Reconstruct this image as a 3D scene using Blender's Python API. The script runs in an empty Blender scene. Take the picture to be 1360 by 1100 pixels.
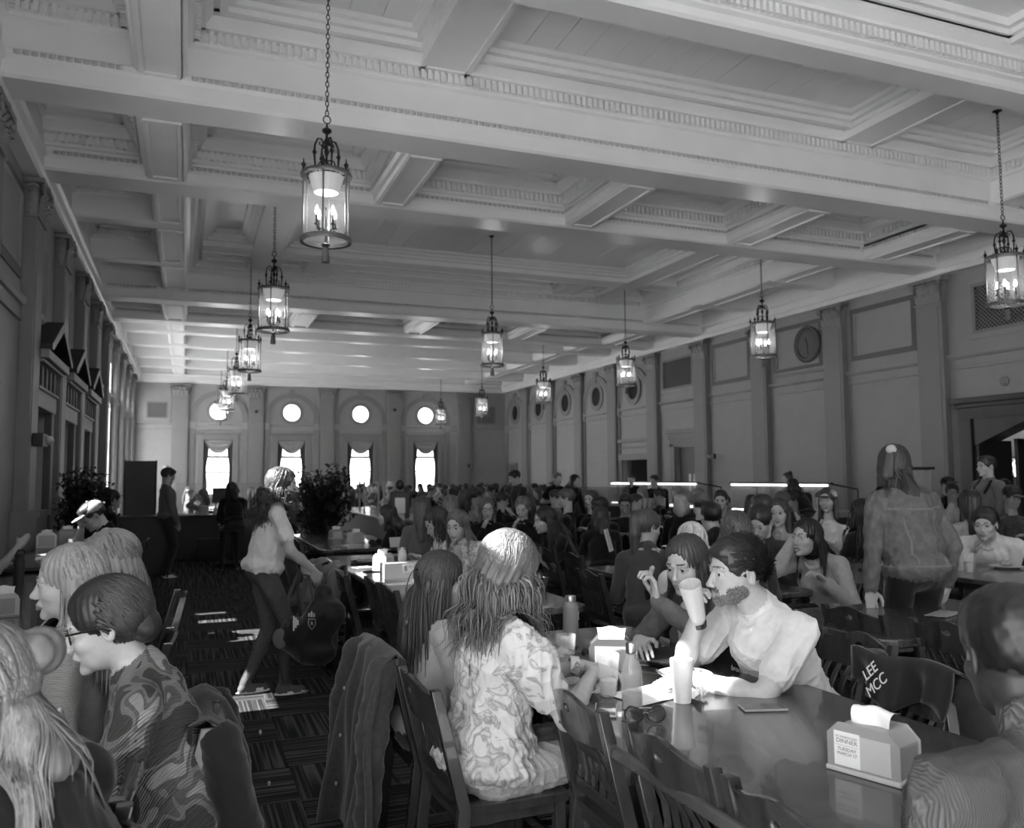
import bpy, bmesh, math, random
import numpy as np
from mathutils import Vector, Matrix, noise
PI=math.pi
SC=bpy.context.scene
COL=SC.collection
rnd=random.Random(7)
EYE=1.55
# ------------------------------------------------------------------ camera
YAW,PITCH,ROLL=.3718,.0752,.0066
fw=Vector((math.sin(YAW)*math.cos(PITCH),math.cos(YAW)*math.cos(PITCH),math.sin(PITCH)))
rt=Vector((math.cos(YAW),-math.sin(YAW),0)); up=rt.cross(fw)
rt2=rt*math.cos(ROLL)-up*math.sin(ROLL); up2=up*math.cos(ROLL)+rt*math.sin(ROLL)
cam=bpy.data.cameras.new('camera'); camo=bpy.data.objects.new('camera',cam); COL.objects.link(camo)
camo.matrix_world=Matrix((( rt2.x,up2.x,-fw.x,0),(rt2.y,up2.y,-fw.y,0),(rt2.z,up2.z,-fw.z,EYE),(0,0,0,1)))
cam.sensor_width=36; cam.lens=1108.4/1360*36; cam.clip_start=.05; cam.clip_end=200
cam.dof.use_dof=True; cam.dof.focus_distance=3.4; cam.dof.aperture_fstop=4.0
SC.camera=camo
# ------------------------------------------------------------------ world, sun, exposure
SC.view_settings.view_transform='Standard'; SC.view_settings.look='None'
SC.view_settings.exposure=0.0; SC.view_settings.gamma=1.0; SC.view_settings.use_curve_mapping=False
SC.cycles.use_denoising=True; SC.cycles.max_bounces=10; SC.cycles.diffuse_bounces=5; SC.cycles.glossy_bounces=4
SC.cycles.transmission_bounces=8; SC.cycles.transparent_max_bounces=12; SC.cycles.caustics_reflective=False; SC.cycles.caustics_refractive=False
SC.cycles.sample_clamp_indirect=6; SC.cycles.use_light_tree=True
w=bpy.data.worlds.new('sky'); SC.world=w; w.use_nodes=True
w.node_tree.nodes['Background'].inputs[0].default_value=(1,1,1,1)
w.node_tree.nodes['Background'].inputs[1].default_value=7.9
SUN_S=.95; SUN_M=.05
sl=bpy.data.lights.new('sun','SUN'); sl.energy=30; sl.angle=.009
so=bpy.data.objects.new('sun',sl); COL.objects.link(so)
so.rotation_euler=Vector((1,SUN_M,-SUN_S)).to_track_quat('-Z','Y').to_euler(); so.location=(-20,0,18)
# ------------------------------------------------------------------ materials
MATS={}
def mat(name,base,rough=.6,metal=0.,nscale=0,namp=0.,bump=0.,bscale=None,spec=.5,trans=0.,emit=0.,stretch=None,sheen=0.,alpha=1.,coat=0.,ior=1.5,kind='noise'):
    if name in MATS: return MATS[name]
    m=bpy.data.materials.new(name); m.use_nodes=True; nt=m.node_tree; N=nt.nodes; L=nt.links
    b=N['Principled BSDF']; g=base if isinstance(base,tuple) else (base,)*3
    b.inputs['Base Color'].default_value=(*g,1); b.inputs['Roughness'].default_value=rough
    b.inputs['Metallic'].default_value=metal; b.inputs['Specular IOR Level'].default_value=spec
    b.inputs['Transmission Weight'].default_value=trans; b.inputs['IOR'].default_value=ior
    b.inputs['Sheen Weight'].default_value=sheen; b.inputs['Coat Weight'].default_value=coat
    b.inputs['Alpha'].default_value=alpha
    if emit: b.inputs['Emission Color'].default_value=(1,1,1,1); b.inputs['Emission Strength'].default_value=emit
    if nscale:
        tc=N.new('ShaderNodeTexCoord'); mp=N.new('ShaderNodeMapping'); L.new(tc.outputs['Object'],mp.inputs[0])
        if stretch: mp.inputs['Scale'].default_value=stretch
        if kind=='wave':
            t=N.new('ShaderNodeTexWave'); t.inputs['Scale'].default_value=nscale; t.inputs['Distortion'].default_value=6; t.inputs['Detail'].default_value=3; out=t.outputs['Color']
        elif kind=='voronoi':
            t=N.new('ShaderNodeTexVoronoi'); t.inputs['Scale'].default_value=nscale; out=t.outputs['Distance']
        else:
            t=N.new('ShaderNodeTexNoise'); t.inputs['Scale'].default_value=nscale; t.inputs['Detail'].default_value=5; out=t.outputs['Fac']
        L.new(mp.outputs[0],t.inputs['Vector'])
        r=N.new('ShaderNodeMapRange'); r.inputs[1].default_value=.3; r.inputs[2].default_value=.7
        r.inputs[3].default_value=max(0,g[0]*(1-namp)); r.inputs[4].default_value=min(1,g[0]*(1+namp)); r.clamp=False if False else True
        L.new(out,r.inputs[0]); L.new(r.outputs[0],b.inputs['Base Color'])
        if bump:
            t2=t
            if bscale:
                t2=N.new('ShaderNodeTexNoise'); t2.inputs['Scale'].default_value=bscale; t2.inputs['Detail'].default_value=4; L.new(mp.outputs[0],t2.inputs['Vector'])
            bp=N.new('ShaderNodeBump'); bp.inputs['Strength'].default_value=bump; bp.inputs['Distance'].default_value=.01
            L.new(t2.outputs[0],bp.inputs['Height']); L.new(bp.outputs[0],b.inputs['Normal'])
    MATS[name]=m; return m
M_wall=mat('wall_paint',.31,.55,nscale=3,namp=.04)
M_pil=mat('pilaster_paint',.22,.5,nscale=3,namp=.04)
M_ceil=mat('ceiling_paint',.80,.32,nscale=2,namp=.03)
M_orn=mat('ornament_paint',.24,.5,nscale=40,namp=.15)
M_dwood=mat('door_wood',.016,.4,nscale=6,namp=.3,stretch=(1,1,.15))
M_cwood=mat('chair_wood',.032,.24,nscale=8,namp=.35,stretch=(3,3,.5),coat=.35,kind='noise')
M_table=mat('table_wood',.045,.26,nscale=5,namp=.5,stretch=(6,.7,1),coat=.45,bump=.04)
M_iron=mat('black_iron',.02,.45,metal=.6)
M_bronze=mat('lantern_ring',.16,.4,metal=.7)
M_black=mat('black_plastic',.012,.4)
M_dark=mat('dark_void',.006,.8)
M_glass=mat('clear_glass',.95,.03,trans=1.0,ior=1.45)
M_pane=mat('thin_pane',.9,.05,alpha=.16,spec=.6)
M_frost=mat('frosted_glass',.9,.25,trans=.6,emit=.35)
M_steel=mat('steel',.5,.3,metal=1.)
M_white=mat('white_plastic',.75,.4)
M_paper=mat('paper',.82,.8)
M_grey=mat('grey_plastic',.3,.45)
M_lgrey=mat('light_grey_plastic',.5,.45)
M_bulb=mat('bulb_glow',1.,.5,emit=14.)
M_glow=mat('dish_glow',.30,.3,emit=.25)
M_lglass=mat('lantern_glass',.85,.04,alpha=.07,spec=.6)
M_tube=mat('tube_glow',1.,.5,emit=4.)
M_curtain=mat('curtain_cloth',.30,.9,nscale=20,namp=.15)
def sliver_mat():
    m=bpy.data.materials.new('sliver_sheet'); m.use_nodes=True; nt=m.node_tree; N=nt.nodes; L=nt.links; N.remove(N['Principled BSDF']); a=N.new('ShaderNodeBsdfTranslucent'); a.inputs[0].default_value=(.9,.9,.9,1); b=N.new('ShaderNodeBsdfDiffuse'); b.inputs[0].default_value=(.8,.8,.8,1); x=N.new('ShaderNodeMixShader'); x.inputs[0].default_value=.3
    L.new(a.outputs[0],x.inputs[1]); L.new(b.outputs[0],x.inputs[2]); L.new(x.outputs[0],N['Material Output'].inputs[0]); return m
M_sliver=sliver_mat()
M_leaf=mat('leaf_green',.020,.5,nscale=8,namp=.4)
# ------------------------------------------------------------------ mesh helpers
def link(o,parent=None):
    COL.objects.link(o)
    if parent is not None: o.parent=parent
    return o
def props(o,label=None,cat=None,group=None,kind=None):
    if label: o['label']=label
    if cat: o['category']=cat
    if group: o['group']=group
    if kind: o['kind']=kind
    return o
def empty(name,loc=(0,0,0),rz=0,label=None,cat=None,group=None,kind=None,sc=1):
    o=bpy.data.objects.new(name,None); link(o); o.location=loc; o.rotation_euler=(0,0,rz); o.scale=(sc,)*3
    o.empty_display_size=.1
    return props(o,label,cat,group,kind)
def mesh_np(name,V,F,mats,parent=None,mi=None,smooth=True,loc=None):
    me=bpy.data.meshes.new(name)
    V=np.asarray(V,dtype=np.float32)
    if isinstance(F,np.ndarray) and F.ndim==2:
        n,k=F.shape
        me.vertices.add(len(V)); me.vertices.foreach_set('co',V.ravel())
        me.loops.add(n*k); me.loops.foreach_set('vertex_index',F.astype(np.int32).ravel())
        me.polygons.add(n); me.polygons.foreach_set('loop_start',np.arange(0,n*k,k,dtype=np.int32))
        try: me.polygons.foreach_set('loop_total',np.full(n,k,dtype=np.int32))
        except Exception: pass
        me.update(calc_edges=True)
    else:
        me.from_pydata([tuple(v) for v in V],[],[tuple(f) for f in F])
    for m in (mats if isinstance(mats,(list,tuple)) else [mats]): me.materials.append(m)
    n=len(me.polygons)
    if mi is not None: me.polygons.foreach_set('material_index',np.asarray(mi,dtype=np.int32))
    if smooth: me.polygons.foreach_set('use_smooth',np.ones(n,dtype=bool))
    me.update()
    o=bpy.data.objects.new(name,me); link(o,parent)
    if loc is not None: o.location=loc
    return o
class MB:
    def __init__(s): s.V=[]; s.F=[]; s.I=[]; s.m=0
    def add(s,V,F):
        n=len(s.V); s.V+= [tuple(v) for v in V]; s.F+=[tuple(i+n for i in f) for f in F]; s.I+=[s.m]*len(F); return s
    def box(s,x0,x1,y0,y1,z0,z1,M=None):
        V=[(x0,y0,z0),(x1,y0,z0),(x1,y1,z0),(x0,y1,z0),(x0,y0,z1),(x1,y0,z1),(x1,y1,z1),(x0,y1,z1)]
        if M is not None: V=[M@Vector(v) for v in V]
        return s.add(V,[(0,3,2,1),(4,5,6,7),(0,1,5,4),(1,2,6,5),(2,3,7,6),(3,0,4,7)])
    def prism(s,poly,axis,a,b):
        # poly: 2D points; axis 'x': poly=(y,z), 'y': poly=(x,z), 'z': poly=(x,y)
        n=len(poly); f={'x':lambda p,t:(t,p[0],p[1]),'y':lambda p,t:(p[0],t,p[1]),'z':lambda p,t:(p[0],p[1],t)}[axis]
        V=[f(p,a) for p in poly]+[f(p,b) for p in poly]
        F=[(i,(i+1)%n,n+(i+1)%n,n+i) for i in range(n)]+[tuple(range(n)),tuple(range(2*n-1,n-1,-1))]
        return s.add(V,F)
    def tube(s,P,r,n=6,cap=True,flat=1.):
        P=[Vector(p) for p in P]; k=len(P); R=[r]*k if not isinstance(r,(list,tuple)) else r
        ref=Vector((0,0,1)); V=[]; last=None
        for i in range(k):
            d=(P[min(i+1,k-1)]-P[max(i-1,0)]); d=d.normalized() if d.length>1e-9 else Vector((0,0,1))
            if last is None:
                a=d.orthogonal().normalized() if abs(d.dot(ref))>.95 else d.cross(ref).normalized()
            else: a=(last-d*last.dot(d)); a=a.normalized() if a.length>1e-6 else d.orthogonal().normalized()
            last=a; b=d.cross(a)
            for j in range(n):
                t=2*PI*j/n; V.append(P[i]+a*math.cos(t)*R[i]+b*math.sin(t)*R[i]*flat)
        F=[(i*n+j,i*n+(j+1)%n,(i+1)*n+(j+1)%n,(i+1)*n+j) for i in range(k-1) for j in range(n)]
        if cap: F+=[tuple(range(n-1,-1,-1)),tuple(range((k-1)*n,k*n))]
        return s.add(V,F)
    def lathe(s,prof,c=(0,0,0),n=16,close=False):
        V=[];F=[];k=len(prof)
        for (r,z) in prof:
            for j in range(n):
                t=2*PI*j/n; V.append((c[0]+r*math.cos(t),c[1]+r*math.sin(t),c[2]+z))
        for i in range(k-1):
            for j in range(n): F.append((i*n+j,i*n+(j+1)%n,(i+1)*n+(j+1)%n,(i+1)*n+j))
        if close:
            for j in range(n): F.append(((k-1)*n+j,(k-1)*n+(j+1)%n,(j+1)%n,j))
        else:
            if prof[0][0]>1e-4: F.append(tuple(range(n-1,-1,-1)))
            if prof[-1][0]>1e-4: F.append(tuple(range((k-1)*n,k*n)))
        return s.add(V,F)
    def ell(s,c,r,n=10,m=7,M=None):
        prof=[]; V=[];F=[]
        for i in range(m+1):
            a=PI*i/m
            for j in range(n):
                t=2*PI*j/n; p=Vector((r[0]*math.sin(a)*math.cos(t),r[1]*math.sin(a)*math.sin(t),-r[2]*math.cos(a)))
                if M is not None: p=M@p
                V.append(p+Vector(c))
        for i in range(m):
            for j in range(n): F.append((i*n+j,i*n+(j+1)%n,(i+1)*n+(j+1)%n,(i+1)*n+j))
        return s.add(V,F)
    def build(s,name,mats,parent=None,smooth=False,loc=None,kind=None,bevel=0):
        me=bpy.data.meshes.new(name); me.from_pydata(s.V,[],s.F)
        mats=mats if isinstance(mats,(list,tuple)) else [mats]
        for m in mats: me.materials.append(m)
        if len(mats)>1: me.polygons.foreach_set('material_index',s.I)
        if bevel:
            bm=bmesh.new(); bm.from_mesh(me); bmesh.ops.remove_doubles(bm,verts=bm.verts,dist=1e-5)
            bmesh.ops.bevel(bm,geom=[e for e in bm.edges if e.is_manifold and e.calc_face_angle(0)>.5],offset=bevel,segments=2,profile=.6,affect='EDGES')
            bm.to_mesh(me); bm.free()
        if smooth:
            me.polygons.foreach_set('use_smooth',[True]*len(me.polygons))
        me.update(); me.validate()
        if smooth:
            try: me.set_sharp_from_angle(angle=math.radians(40))
            except Exception: pass
        o=bpy.data.objects.new(name,me); link(o,parent)
        if loc is not None: o.location=loc
        if kind: o['kind']=kind
        return o
def plate(name,loops,t,mats,mapf,parent=None):
    """flat slab with holes: loops of 2D points, first the outline; mapf(u,v,w)->xyz"""
    cu=bpy.data.curves.new('tmp','CURVE'); cu.dimensions='2D'; cu.fill_mode='BOTH'; cu.extrude=t/2
    for lp in loops:
        sp=cu.splines.new('POLY'); sp.points.add(len(lp)-1); sp.use_cyclic_u=True
        for i,p in enumerate(lp): sp.points[i].co=(p[0],p[1],0,1)
    o=bpy.data.objects.new('tmp',cu); me=bpy.data.meshes.new_from_object(o)
    bpy.data.objects.remove(o); bpy.data.curves.remove(cu)
    for v in me.vertices: v.co=mapf(v.co.x,v.co.y,v.co.z)
    me.name=name; me.materials.clear()
    for m in (mats if isinstance(mats,(list,tuple)) else [mats]): me.materials.append(m)
    bm=bmesh.new(); bm.from_mesh(me); bmesh.ops.remove_doubles(bm,verts=bm.verts,dist=1e-4); bmesh.ops.recalc_face_normals(bm,faces=bm.faces); bm.to_mesh(me); bm.free()
    me.update(); o=bpy.data.objects.new(name,me); link(o,parent); return o
def dup(o,parent=None,loc=None,rz=None,label=None,group=None,top=True):
    c=o.copy(); COL.objects.link(c)
    if parent is not None: c.parent=parent
    if loc is not None: c.location=loc
    if rz is not None: c.rotation_euler=(0,0,rz)
    if label: c['label']=label
    if group: c['group']=group
    for ch in list(KIDS.get(o.name,o.children)): dup(ch,c)
    return c
KIDS={}
def rect(a,b,c,d): return [(a,c),(b,c),(b,d),(a,d)]
def circ(cx,cy,r,n=32): return [(cx+r*math.cos(2*PI*i/n),cy+r*math.sin(2*PI*i/n)) for i in range(n)]
def archloop(c,hw,z0,zs,n=16):
    return [(c-hw,z0),(c+hw,z0),(c+hw,zs)]+[(c+hw*math.cos(PI*i/n),zs+hw*math.sin(PI*i/n)) for i in range(1,n)]+[(c-hw,zs)]
# ================================================================== SETTING
XL,XR,YB,YF=-1.95,13.45,-6.5,35.35
ZT=EYE+4.95
def H(h): return EYE+h
BAYS=[9.32,11.93,14.53,17.13,19.72,22.32,24.93,27.53,30.13,32.73]
# floor slab + carpet tiles
fl=MB().box(XL-1,XR+5,YB-1,YF+1,-.15,-.012).build('floor',mat('floor_screed',.022,.9),kind='structure')
M_c=[]
def carpet(name,v):
    m=bpy.data.materials.new(name); m.use_nodes=True; nt=m.node_tree; N=nt.nodes; L=nt.links; b=N['Principled BSDF']; b.inputs['Roughness'].default_value=.95
    b.inputs['Specular IOR Level'].default_value=.15
    tc=N.new('ShaderNodeTexCoord'); mp=N.new('ShaderNodeMapping'); L.new(tc.outputs['Object'],mp.inputs[0])
    mp.inputs['Scale'].default_value=(1,.02,1); mp.inputs['Location'].default_value=(v,0,0)
    n=N.new('ShaderNodeTexNoise'); n.inputs['Scale'].default_value=38; n.inputs['Detail'].default_value=1; L.new(mp.outputs[0],n.inputs['Vector'])
    f=N.new('ShaderNodeTexNoise'); f.inputs['Scale'].default_value=260; L.new(tc.outputs['Object'],f.inputs['Vector'])
    cr=N.new('ShaderNodeValToRGB'); cr.color_ramp.interpolation='LINEAR'
    e=cr.color_ramp.elements; e[0].position=.45; e[0].color=(.018,.018,.018,1); e[1].position=.60; e[1].color=(.105,.105,.105,1)
    L.new(n.outputs['Fac'],cr.inputs[0])
    mx=N.new('ShaderNodeMix'); mx.data_type='RGBA'; mx.blend_type='MULTIPLY'; mx.inputs[0].default_value=.6; L.new(cr.outputs[0],mx.inputs[6]); L.new(f.outputs['Fac'],mx.inputs[7])
    L.new(mx.outputs[2],b.inputs['Base Color'])
    bp=N.new('ShaderNodeBump'); bp.inputs['Distance'].default_value=.004; bp.inputs['Strength'].default_value=.8; L.new(f.outputs['Fac'],bp.inputs['Height']); L.new(bp.outputs[0],b.inputs['Normal'])
    return m
ct=[]
for k in range(3):
    t=MB(); t.prism([(-.249,-.249),(.249,-.249),(.249,.249),(-.249,.249)],'z',-.012,0)
    ct.append(t.build('carpet_tile',carpet('carpet_%d'%k,k*3.7),fl,loc=(0,0,0)))
first=set(); K=0
for i in range(13):
    for j in range(22):
        x=XL+.25+i*.5; y=2.0+j*.5
        if i>=6 and j<2: continue
        k=rnd.randrange(3); o=ct[k] if k not in first else None
        if o is None: o=bpy.data.objects.new('carpet_tile',ct[k].data); link(o,fl)
        first.add(k); o.location=(x,y,0); o.rotation_euler=(0,0,PI/2*((i+j)%2)+PI*rnd.randrange(2)); K+=1
rest=MB()
for (a,b,c,d) in ((XL,XL+6.5,.95,1.75),(XL+6.5,XR,.95,YF),(XL,XL+6.5,12.75,YF)): rest.box(a,b,c,d,-.012,-.0005)
MB().box(XL,XR,YB,.95,-.012,0).build('bounce_floor',mat('bounce_floor_pale',.62,.5,nscale=3,namp=.08),fl)  # unseen pale floor behind the camera, added to bounce sun onto the ceiling
rest.build('carpet_area',carpet('carpet_x',9.1),fl)
MB().box(-70,XL-.35,-40,70,-.5,-.2).box(XL-.35,XR+6,YF+.4,110,-.5,-.2).build('ground',mat('bounce_ground',.85,.9),kind='structure')  # outdoor ground added very pale, to bounce daylight up through the windows
# ---- ceiling
ce=MB().box(XL-.6,XR+.6,YB-.3,YF+.3,ZT,ZT+.2).build('ceiling',M_ceil,kind='structure')
UP=[(.05,4.50),(.05,4.53),(.07,4.53),(.07,4.64),(.17,4.64),(.17,4.68),(.24,4.76),(.24,4.80),(.30,4.80),(.30,4.96)]
CF=4.08
UPI=[(o,h-.30) for o,h in UP[:-1]]+[(.36,4.52),(.36,4.57),(.44,4.60),(.44,4.70)]
def side(hw,hb,leaf=None,up=UP):
    s=[(hw-.03,hb),(hw,hb+.03)]
    if leaf: s+=[(hw,leaf-.03),(hw+.035,leaf),(hw+.035,leaf+.06),(hw,leaf+.08)]
    if leaf==CF: up=UPI
    s+=[(hw,4.48 if up is UP else 4.19)]+[(hw+o,h) for o,h in up]
    return s
def beam(axis,c,hw,hb,a,b,leafs=(None,None),name='ceiling_beam'):
    L=side(hw,hb,leafs[0]); R=side(hw,hb,leafs[1])
    poly=[(c-o,H(h)) for o,h in L][::-1]+[(c+o,H(h)) for o,h in R]
    return MB().prism(poly,axis,a,b).build(name,M_ceil,ce)
def dent(mb,axis,c,sgn,hw,a,b,pitch=.078,dz=0.):
    n=int((b-a)/pitch); 
    for i in range(n):
        t=a+pitch*(i+.5); u0,u1=sorted((c+sgn*(hw+.06),c+sgn*(hw+.125)))
        if axis=='x': mb.box(t-.022,t+.022,u0,u1,H(4.535+dz),H(4.64+dz))
        else: mb.box(u0,u1,t-.022,t+.022,H(4.535+dz),H(4.64+dz))
def leafrow(mb,axis,c,sgn,hw,h,a,b,pitch=.075):
    for i in range(int((b-a)/pitch)):
        t=a+pitch*(i+.5); o0=c+sgn*(hw+.03); o1=c+sgn*(hw+.065)
        V=[(t-.034,o0,H(h+.062)),(t+.034,o0,H(h+.062)),(t+.024,o1,H(h+.045)),(t-.024,o1,H(h+.045)),(t,o1-sgn*.004,H(h+.015)),(t,o0,H(h+.004)),(t-.034,o0,H(h+.01)),(t+.034,o0,H(h+.01))]
        if axis=='y': V=[(p[1],p[0],p[2]) for p in V]
        mb.add(V,[(0,3,2,1),(3,4,2),(3,0,6,4),(2,4,7,1),(4,6,5),(4,5,7)])
DEEP={'A':9.32,'B':11.93,'C':19.72,'D':22.32}
LX=[-.33,2.67,5.70,8.72,11.72]
xa,xb=LX[0]+.25,LX[4]-.25
D=MB(); LF=MB()
for n,y in DEEP.items():
    inner=CF
    near,far=(4.11,inner) if n in 'AC' else (inner,4.11)
    beam('x',y,.29,3.90,XL,XR,(near,far))
    for (x0,x1) in ((XL+.3,-.62),(-.04,11.42),(12.0,XR-.3)):
        for s,outer in ((-1,n in 'AC'),(1,n in 'BD')):
            if outer: dent(D,'x',y,s,.29,x0,x1)
            elif x0<0 or x0>11.9: dent(D,'x',y,s,.29,x0,x1,dz=-.30)
            else:
                for q in range(4): dent(D,'x',y,s,.29,LX[q]+.32,LX[q+1]-.32,dz=-.30)
            leafrow(LF,'x',y,s,.29,near if s<0 else far,x0,x1)
# longitudinal beams
for x in (LX[0],LX[4]):
    beam('y',x,.25,4.13,-5,YF,(None,None))
    for a,b in ((1.8,9.0),(12.25,19.4),(22.65,35)):
        for s in (-1,1): dent(D,'y',x,s,.25,a,b)
for a,b in ((9.6,11.65),(20.0,22.05)):
    for x in LX:
        beam('y',x,.25,3.93,a,b,(CF,CF))
        for s in (-1,1): dent(D,'y',x,s,.25,a+.15,b-.1,dz=-.30); leafrow(LF,'y',x,s,.25,CF,a,b)
# mid beam of the near bay, beams of the aisles and of the far zone
beam('x',6.72,.20,4.37,xa,xb); dent(D,'x',6.72,-1,.20,xa+.3,xb-.3)
for y in (1.5,-1.1,-3.7): beam('x',y,.25,4.1,XL,XR)
for y in (14.53,17.13,6.72):
    for a,b in ((XL,LX[0]-.2),(LX[4]+.2,XR)):
        beam('x',y,.18,4.118,a,b); dent(D,'x',y,-1,.18,a+.25,b-.2)
for y in BAYS[6:]:
    beam('x',y,.18,4.05,XL,XR)
    for a,b in ((XL+.3,-.65),(0,11.4),(12.0,13.2)): dent(D,'x',y,-1,.18,a,b)
dr=D.build('dentil_row',M_ceil,ce,kind='stuff'); lr=LF.build('leaf_moulding',mat('leaf_paint',.5,.5),ce,kind='stuff')
# soffit frames
def soffit(x0,x1,y0,y1,h,w=.05,t=.025):
    m=MB()
    for a,b,c,d in ((x0,x1,y0,y0+w),(x0,x1,y1-w,y1),(x0,x0+w,y0+w,y1-w),(x1-w,x1,y0+w,y1-w)): m.box(a,b,c,d,H(h)-t,H(h)+.02)
    return m.build('soffit_moulding',M_ceil,ce,bevel=.008)
for a,b in ((6.95,9.0),(1.8,6.5)): soffit(-.53,-.13,a,b,4.13)
for a,b in ((9.68,11.57),(20.1,22.0)):
    for x in LX: soffit(x-.2,x+.2,a,b,3.93)
for ys in ((12.3,14.3),(14.75,16.9),(17.35,19.35),(22.7,24.7),(25.15,27.3),(27.75,29.9),(30.35,32.5),(32.95,35.0)):
    for x in (LX[0],LX[4]): soffit(x-.19,x+.19,ys[0],ys[1],4.13)
# flat ribs, perimeter frames and planked panels of the big bays
def rib(x0,x1,y0,y1,h=4.66,fr=.035):
    m=MB().box(x0,x1,y0,y1,H(h),ZT)
    if x1-x0<y1-y0:
        for x in (x0,x1): m.box(x-fr,x+fr,y0,y1,H(h)-.02,H(h)+.18)
    else:
        for y in (y0,y1): m.box(x0,x1,y-fr,y+fr,H(h)-.02,H(h)+.18)
    return m.build('ceiling_rib',M_ceil,ce)
def frame(x0,x1,y0,y1):
    """stepped moulding round a panel"""
    m=MB()
    for o,h,hh in ((.0,4.74,.08),(.07,4.80,.07),(.15,4.86,.09)):
        w=.08
        for a,b,c,d in ((x0+o,x1-o,y0+o,y0+o+w),(x0+o,x1-o,y1-o-w,y1-o),(x0+o,x0+o+w,y0+o+w,y1-o-w),(x1-o-w,x1-o,y0+o+w,y1-o-w)): m.box(a,b,c,d,H(h),ZT+.01)
    return m.build('panel_moulding',M_ceil,ce)
pl0=MB().box(-.1825,.1825,0,1,H(4.915),ZT+.01).build('ceiling_plank',M_ceil,ce)
USED=[False]
def planks(x0,x1,y0,y1,n=None):
    n=n or max(1,round((x1-x0)/.37)); wdt=(x1-x0)/n
    for i in range(n):
        if USED[0]: o=bpy.data.objects.new('ceiling_plank',pl0.data); link(o,ce)
        else: o=pl0; USED[0]=True
        o.location=(x0+wdt*(i+.5),y0,rnd.uniform(-.004,.004)); o.scale=(wdt/.372,y1-y0,1)
for x in (2.67,8.72): rib(x-.26,x+.26,6.9,8.98)
for a,b in ((xa+.3,2.41),(2.93,8.46),(8.98,xb-.3)):
    frame(a,b,7.05,8.72); planks(a+.2,b-.2,7.2,8.6)
    frame(a,b,3.0,6.4)
# central bay B-C
rib(1.2,1.76,12.5,19.2); rib(9.85,10.41,12.5,19.2)
rib(1.76,9.85,13.6,14.15); rib(1.76,9.85,17.45,18.0)
rib(xa+.3,1.2,13.6,14.15); rib(xa+.3,1.2,17.45,18.0); rib(10.41,xb-.3,13.6,14.15); rib(10.41,xb-.3,17.45,18.0)
for x in (2.67,8.9): rib(x-.26,x+.26,18.0,19.15); rib(x-.26,x+.26,12.5,13.6)
frame(1.80,9.81,14.2,17.4); planks(2.0,9.6,14.35,17.25)
for a,b in ((1.8,2.37),(2.97,8.6),(9.2,9.8),(xa+.3,1.16),(10.45,xb-.3)):
    frame(a,b,18.05,19.1); frame(a,b,12.6,13.55)
for a,b in ((xa+.3,1.16),(10.45,xb-.3)): frame(a,b,14.2,17.4)
for a,b in ((9.6,11.65),(20.0,22.05)):
    for x0,x1 in [(XL,LX[0])]+[(LX[q],LX[q+1]) for q in range(4)]+[(LX[4],XR)]:
        MB().box(x0,x1,a,b,H(4.66),ZT).build('coffer_panel',M_ceil,ce)
        m=MB(); i0,i1,j0,j1=x0+.80,x1-.80,a+.52,b-.52
        if i1-i0>.3:
            for q0,q1,r0,r1 in ((i0,i1,j0,j0+.05),(i0,i1,j1-.05,j1),(i0,i0+.05,j0+.05,j1-.05),(i1-.05,i1,j0+.05,j1-.05)): m.box(q0,q1,r0,r1,H(4.625),H(4.67))
            m.build('coffer_bead',M_ceil,ce)
frame(XL+.45,-.9,7.1,8.7)
# ---- walls
def mfar(u,v,w_): return (u,YF+.15+w_,v)
def mleft(u,v,w_): return (XL-.15+w_,u,v)
def mright(u,v,w_): return (XR+.15+w_,u,v)
def mback(u,v,w_): return (u,YB-.15+w_,v)
FWX=[1.17,4.02,6.87,9.72]
loops=[rect(XL-.3,XR+.3,-.1,ZT+.1)]
for x in FWX: loops+= [rect(x-.55,x+.55,.9,H(1.55)),circ(x,H(2.70),.36)]
wf=plate('wall_far',loops,.3,M_wall,mfar); wf['kind']='structure'
RD=(9.55,11.1)      # big doorway, right wall
loops=[rect(YB-.3,YF+.3,-.1,ZT+.1),[(RD[0]-.9,-.05),(RD[1],-.05),(RD[1],H(.55)),(10.95,H(.56)),(10.0,H(.95)),(8.95,H(.56)),(RD[0]-.9,H(.55))],
       rect(19.95,21.2,-.05,H(.85)),rect(22.55,24.4,.9,H(.52)),rect(34.0,34.9,-.05,H(.5))]
wr=plate('wall_right',loops,.3,M_wall,mright); wr['kind']='structure'
LW=[23.65,26.23,28.83,31.43,34.0]    # tall arched windows, left wall
SUN_SLOTS=[(2.42,3.02,4.06,4.52),(5.83,6.3,2.09,2.44),(6.0,7.5,3.75,4.3),(8.4,9.0,2.0,2.7),(9.38,9.80,1.80,2.38),(9.0,10.2,1.18,1.62),(9.45,10.0,4.15,4.5),(10.2,10.33,1.9,2.3)]  # made-up wall slots, each aimed to throw sun on a chosen spot
loops=[rect(YB-.3,YF+.3,-.1,ZT+.1)]
for y in LW: loops.append(archloop(y,.95,.6,H(2.42)))
for y in (13.2,15.82,18.42): loops+= [rect(y-.62,y+.62,-.05,H(.97)),rect(y-.5,y+.5,H(2.35),H(3.3))]
SUN_SLOTS=[(a,b,c,min(d+.27,H(3.74))) for a,b,c,d in SUN_SLOTS]
for a,b,c,d in SUN_SLOTS: loops.append(rect(a,b,c,d))
LBW=[(-6.1,-4.2),(-3.9,-1.9),(-1.6,.8)]  # unseen openings, widened to send more light up at the near ceiling
for a,b in LBW: loops.append(rect(a,b,.25,5.0))
wl=plate('wall_left',loops,.3,M_wall,mleft); wl['kind']='structure'
loops=[rect(XL-.3,XR+.3,-.1,ZT+.1)]
for x in FWX: loops+= [rect(x-.5,x+.5,.9,H(.9))]
wb=plate('wall_back',loops,.3,M_wall,mback); wb['kind']='structure'
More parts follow.
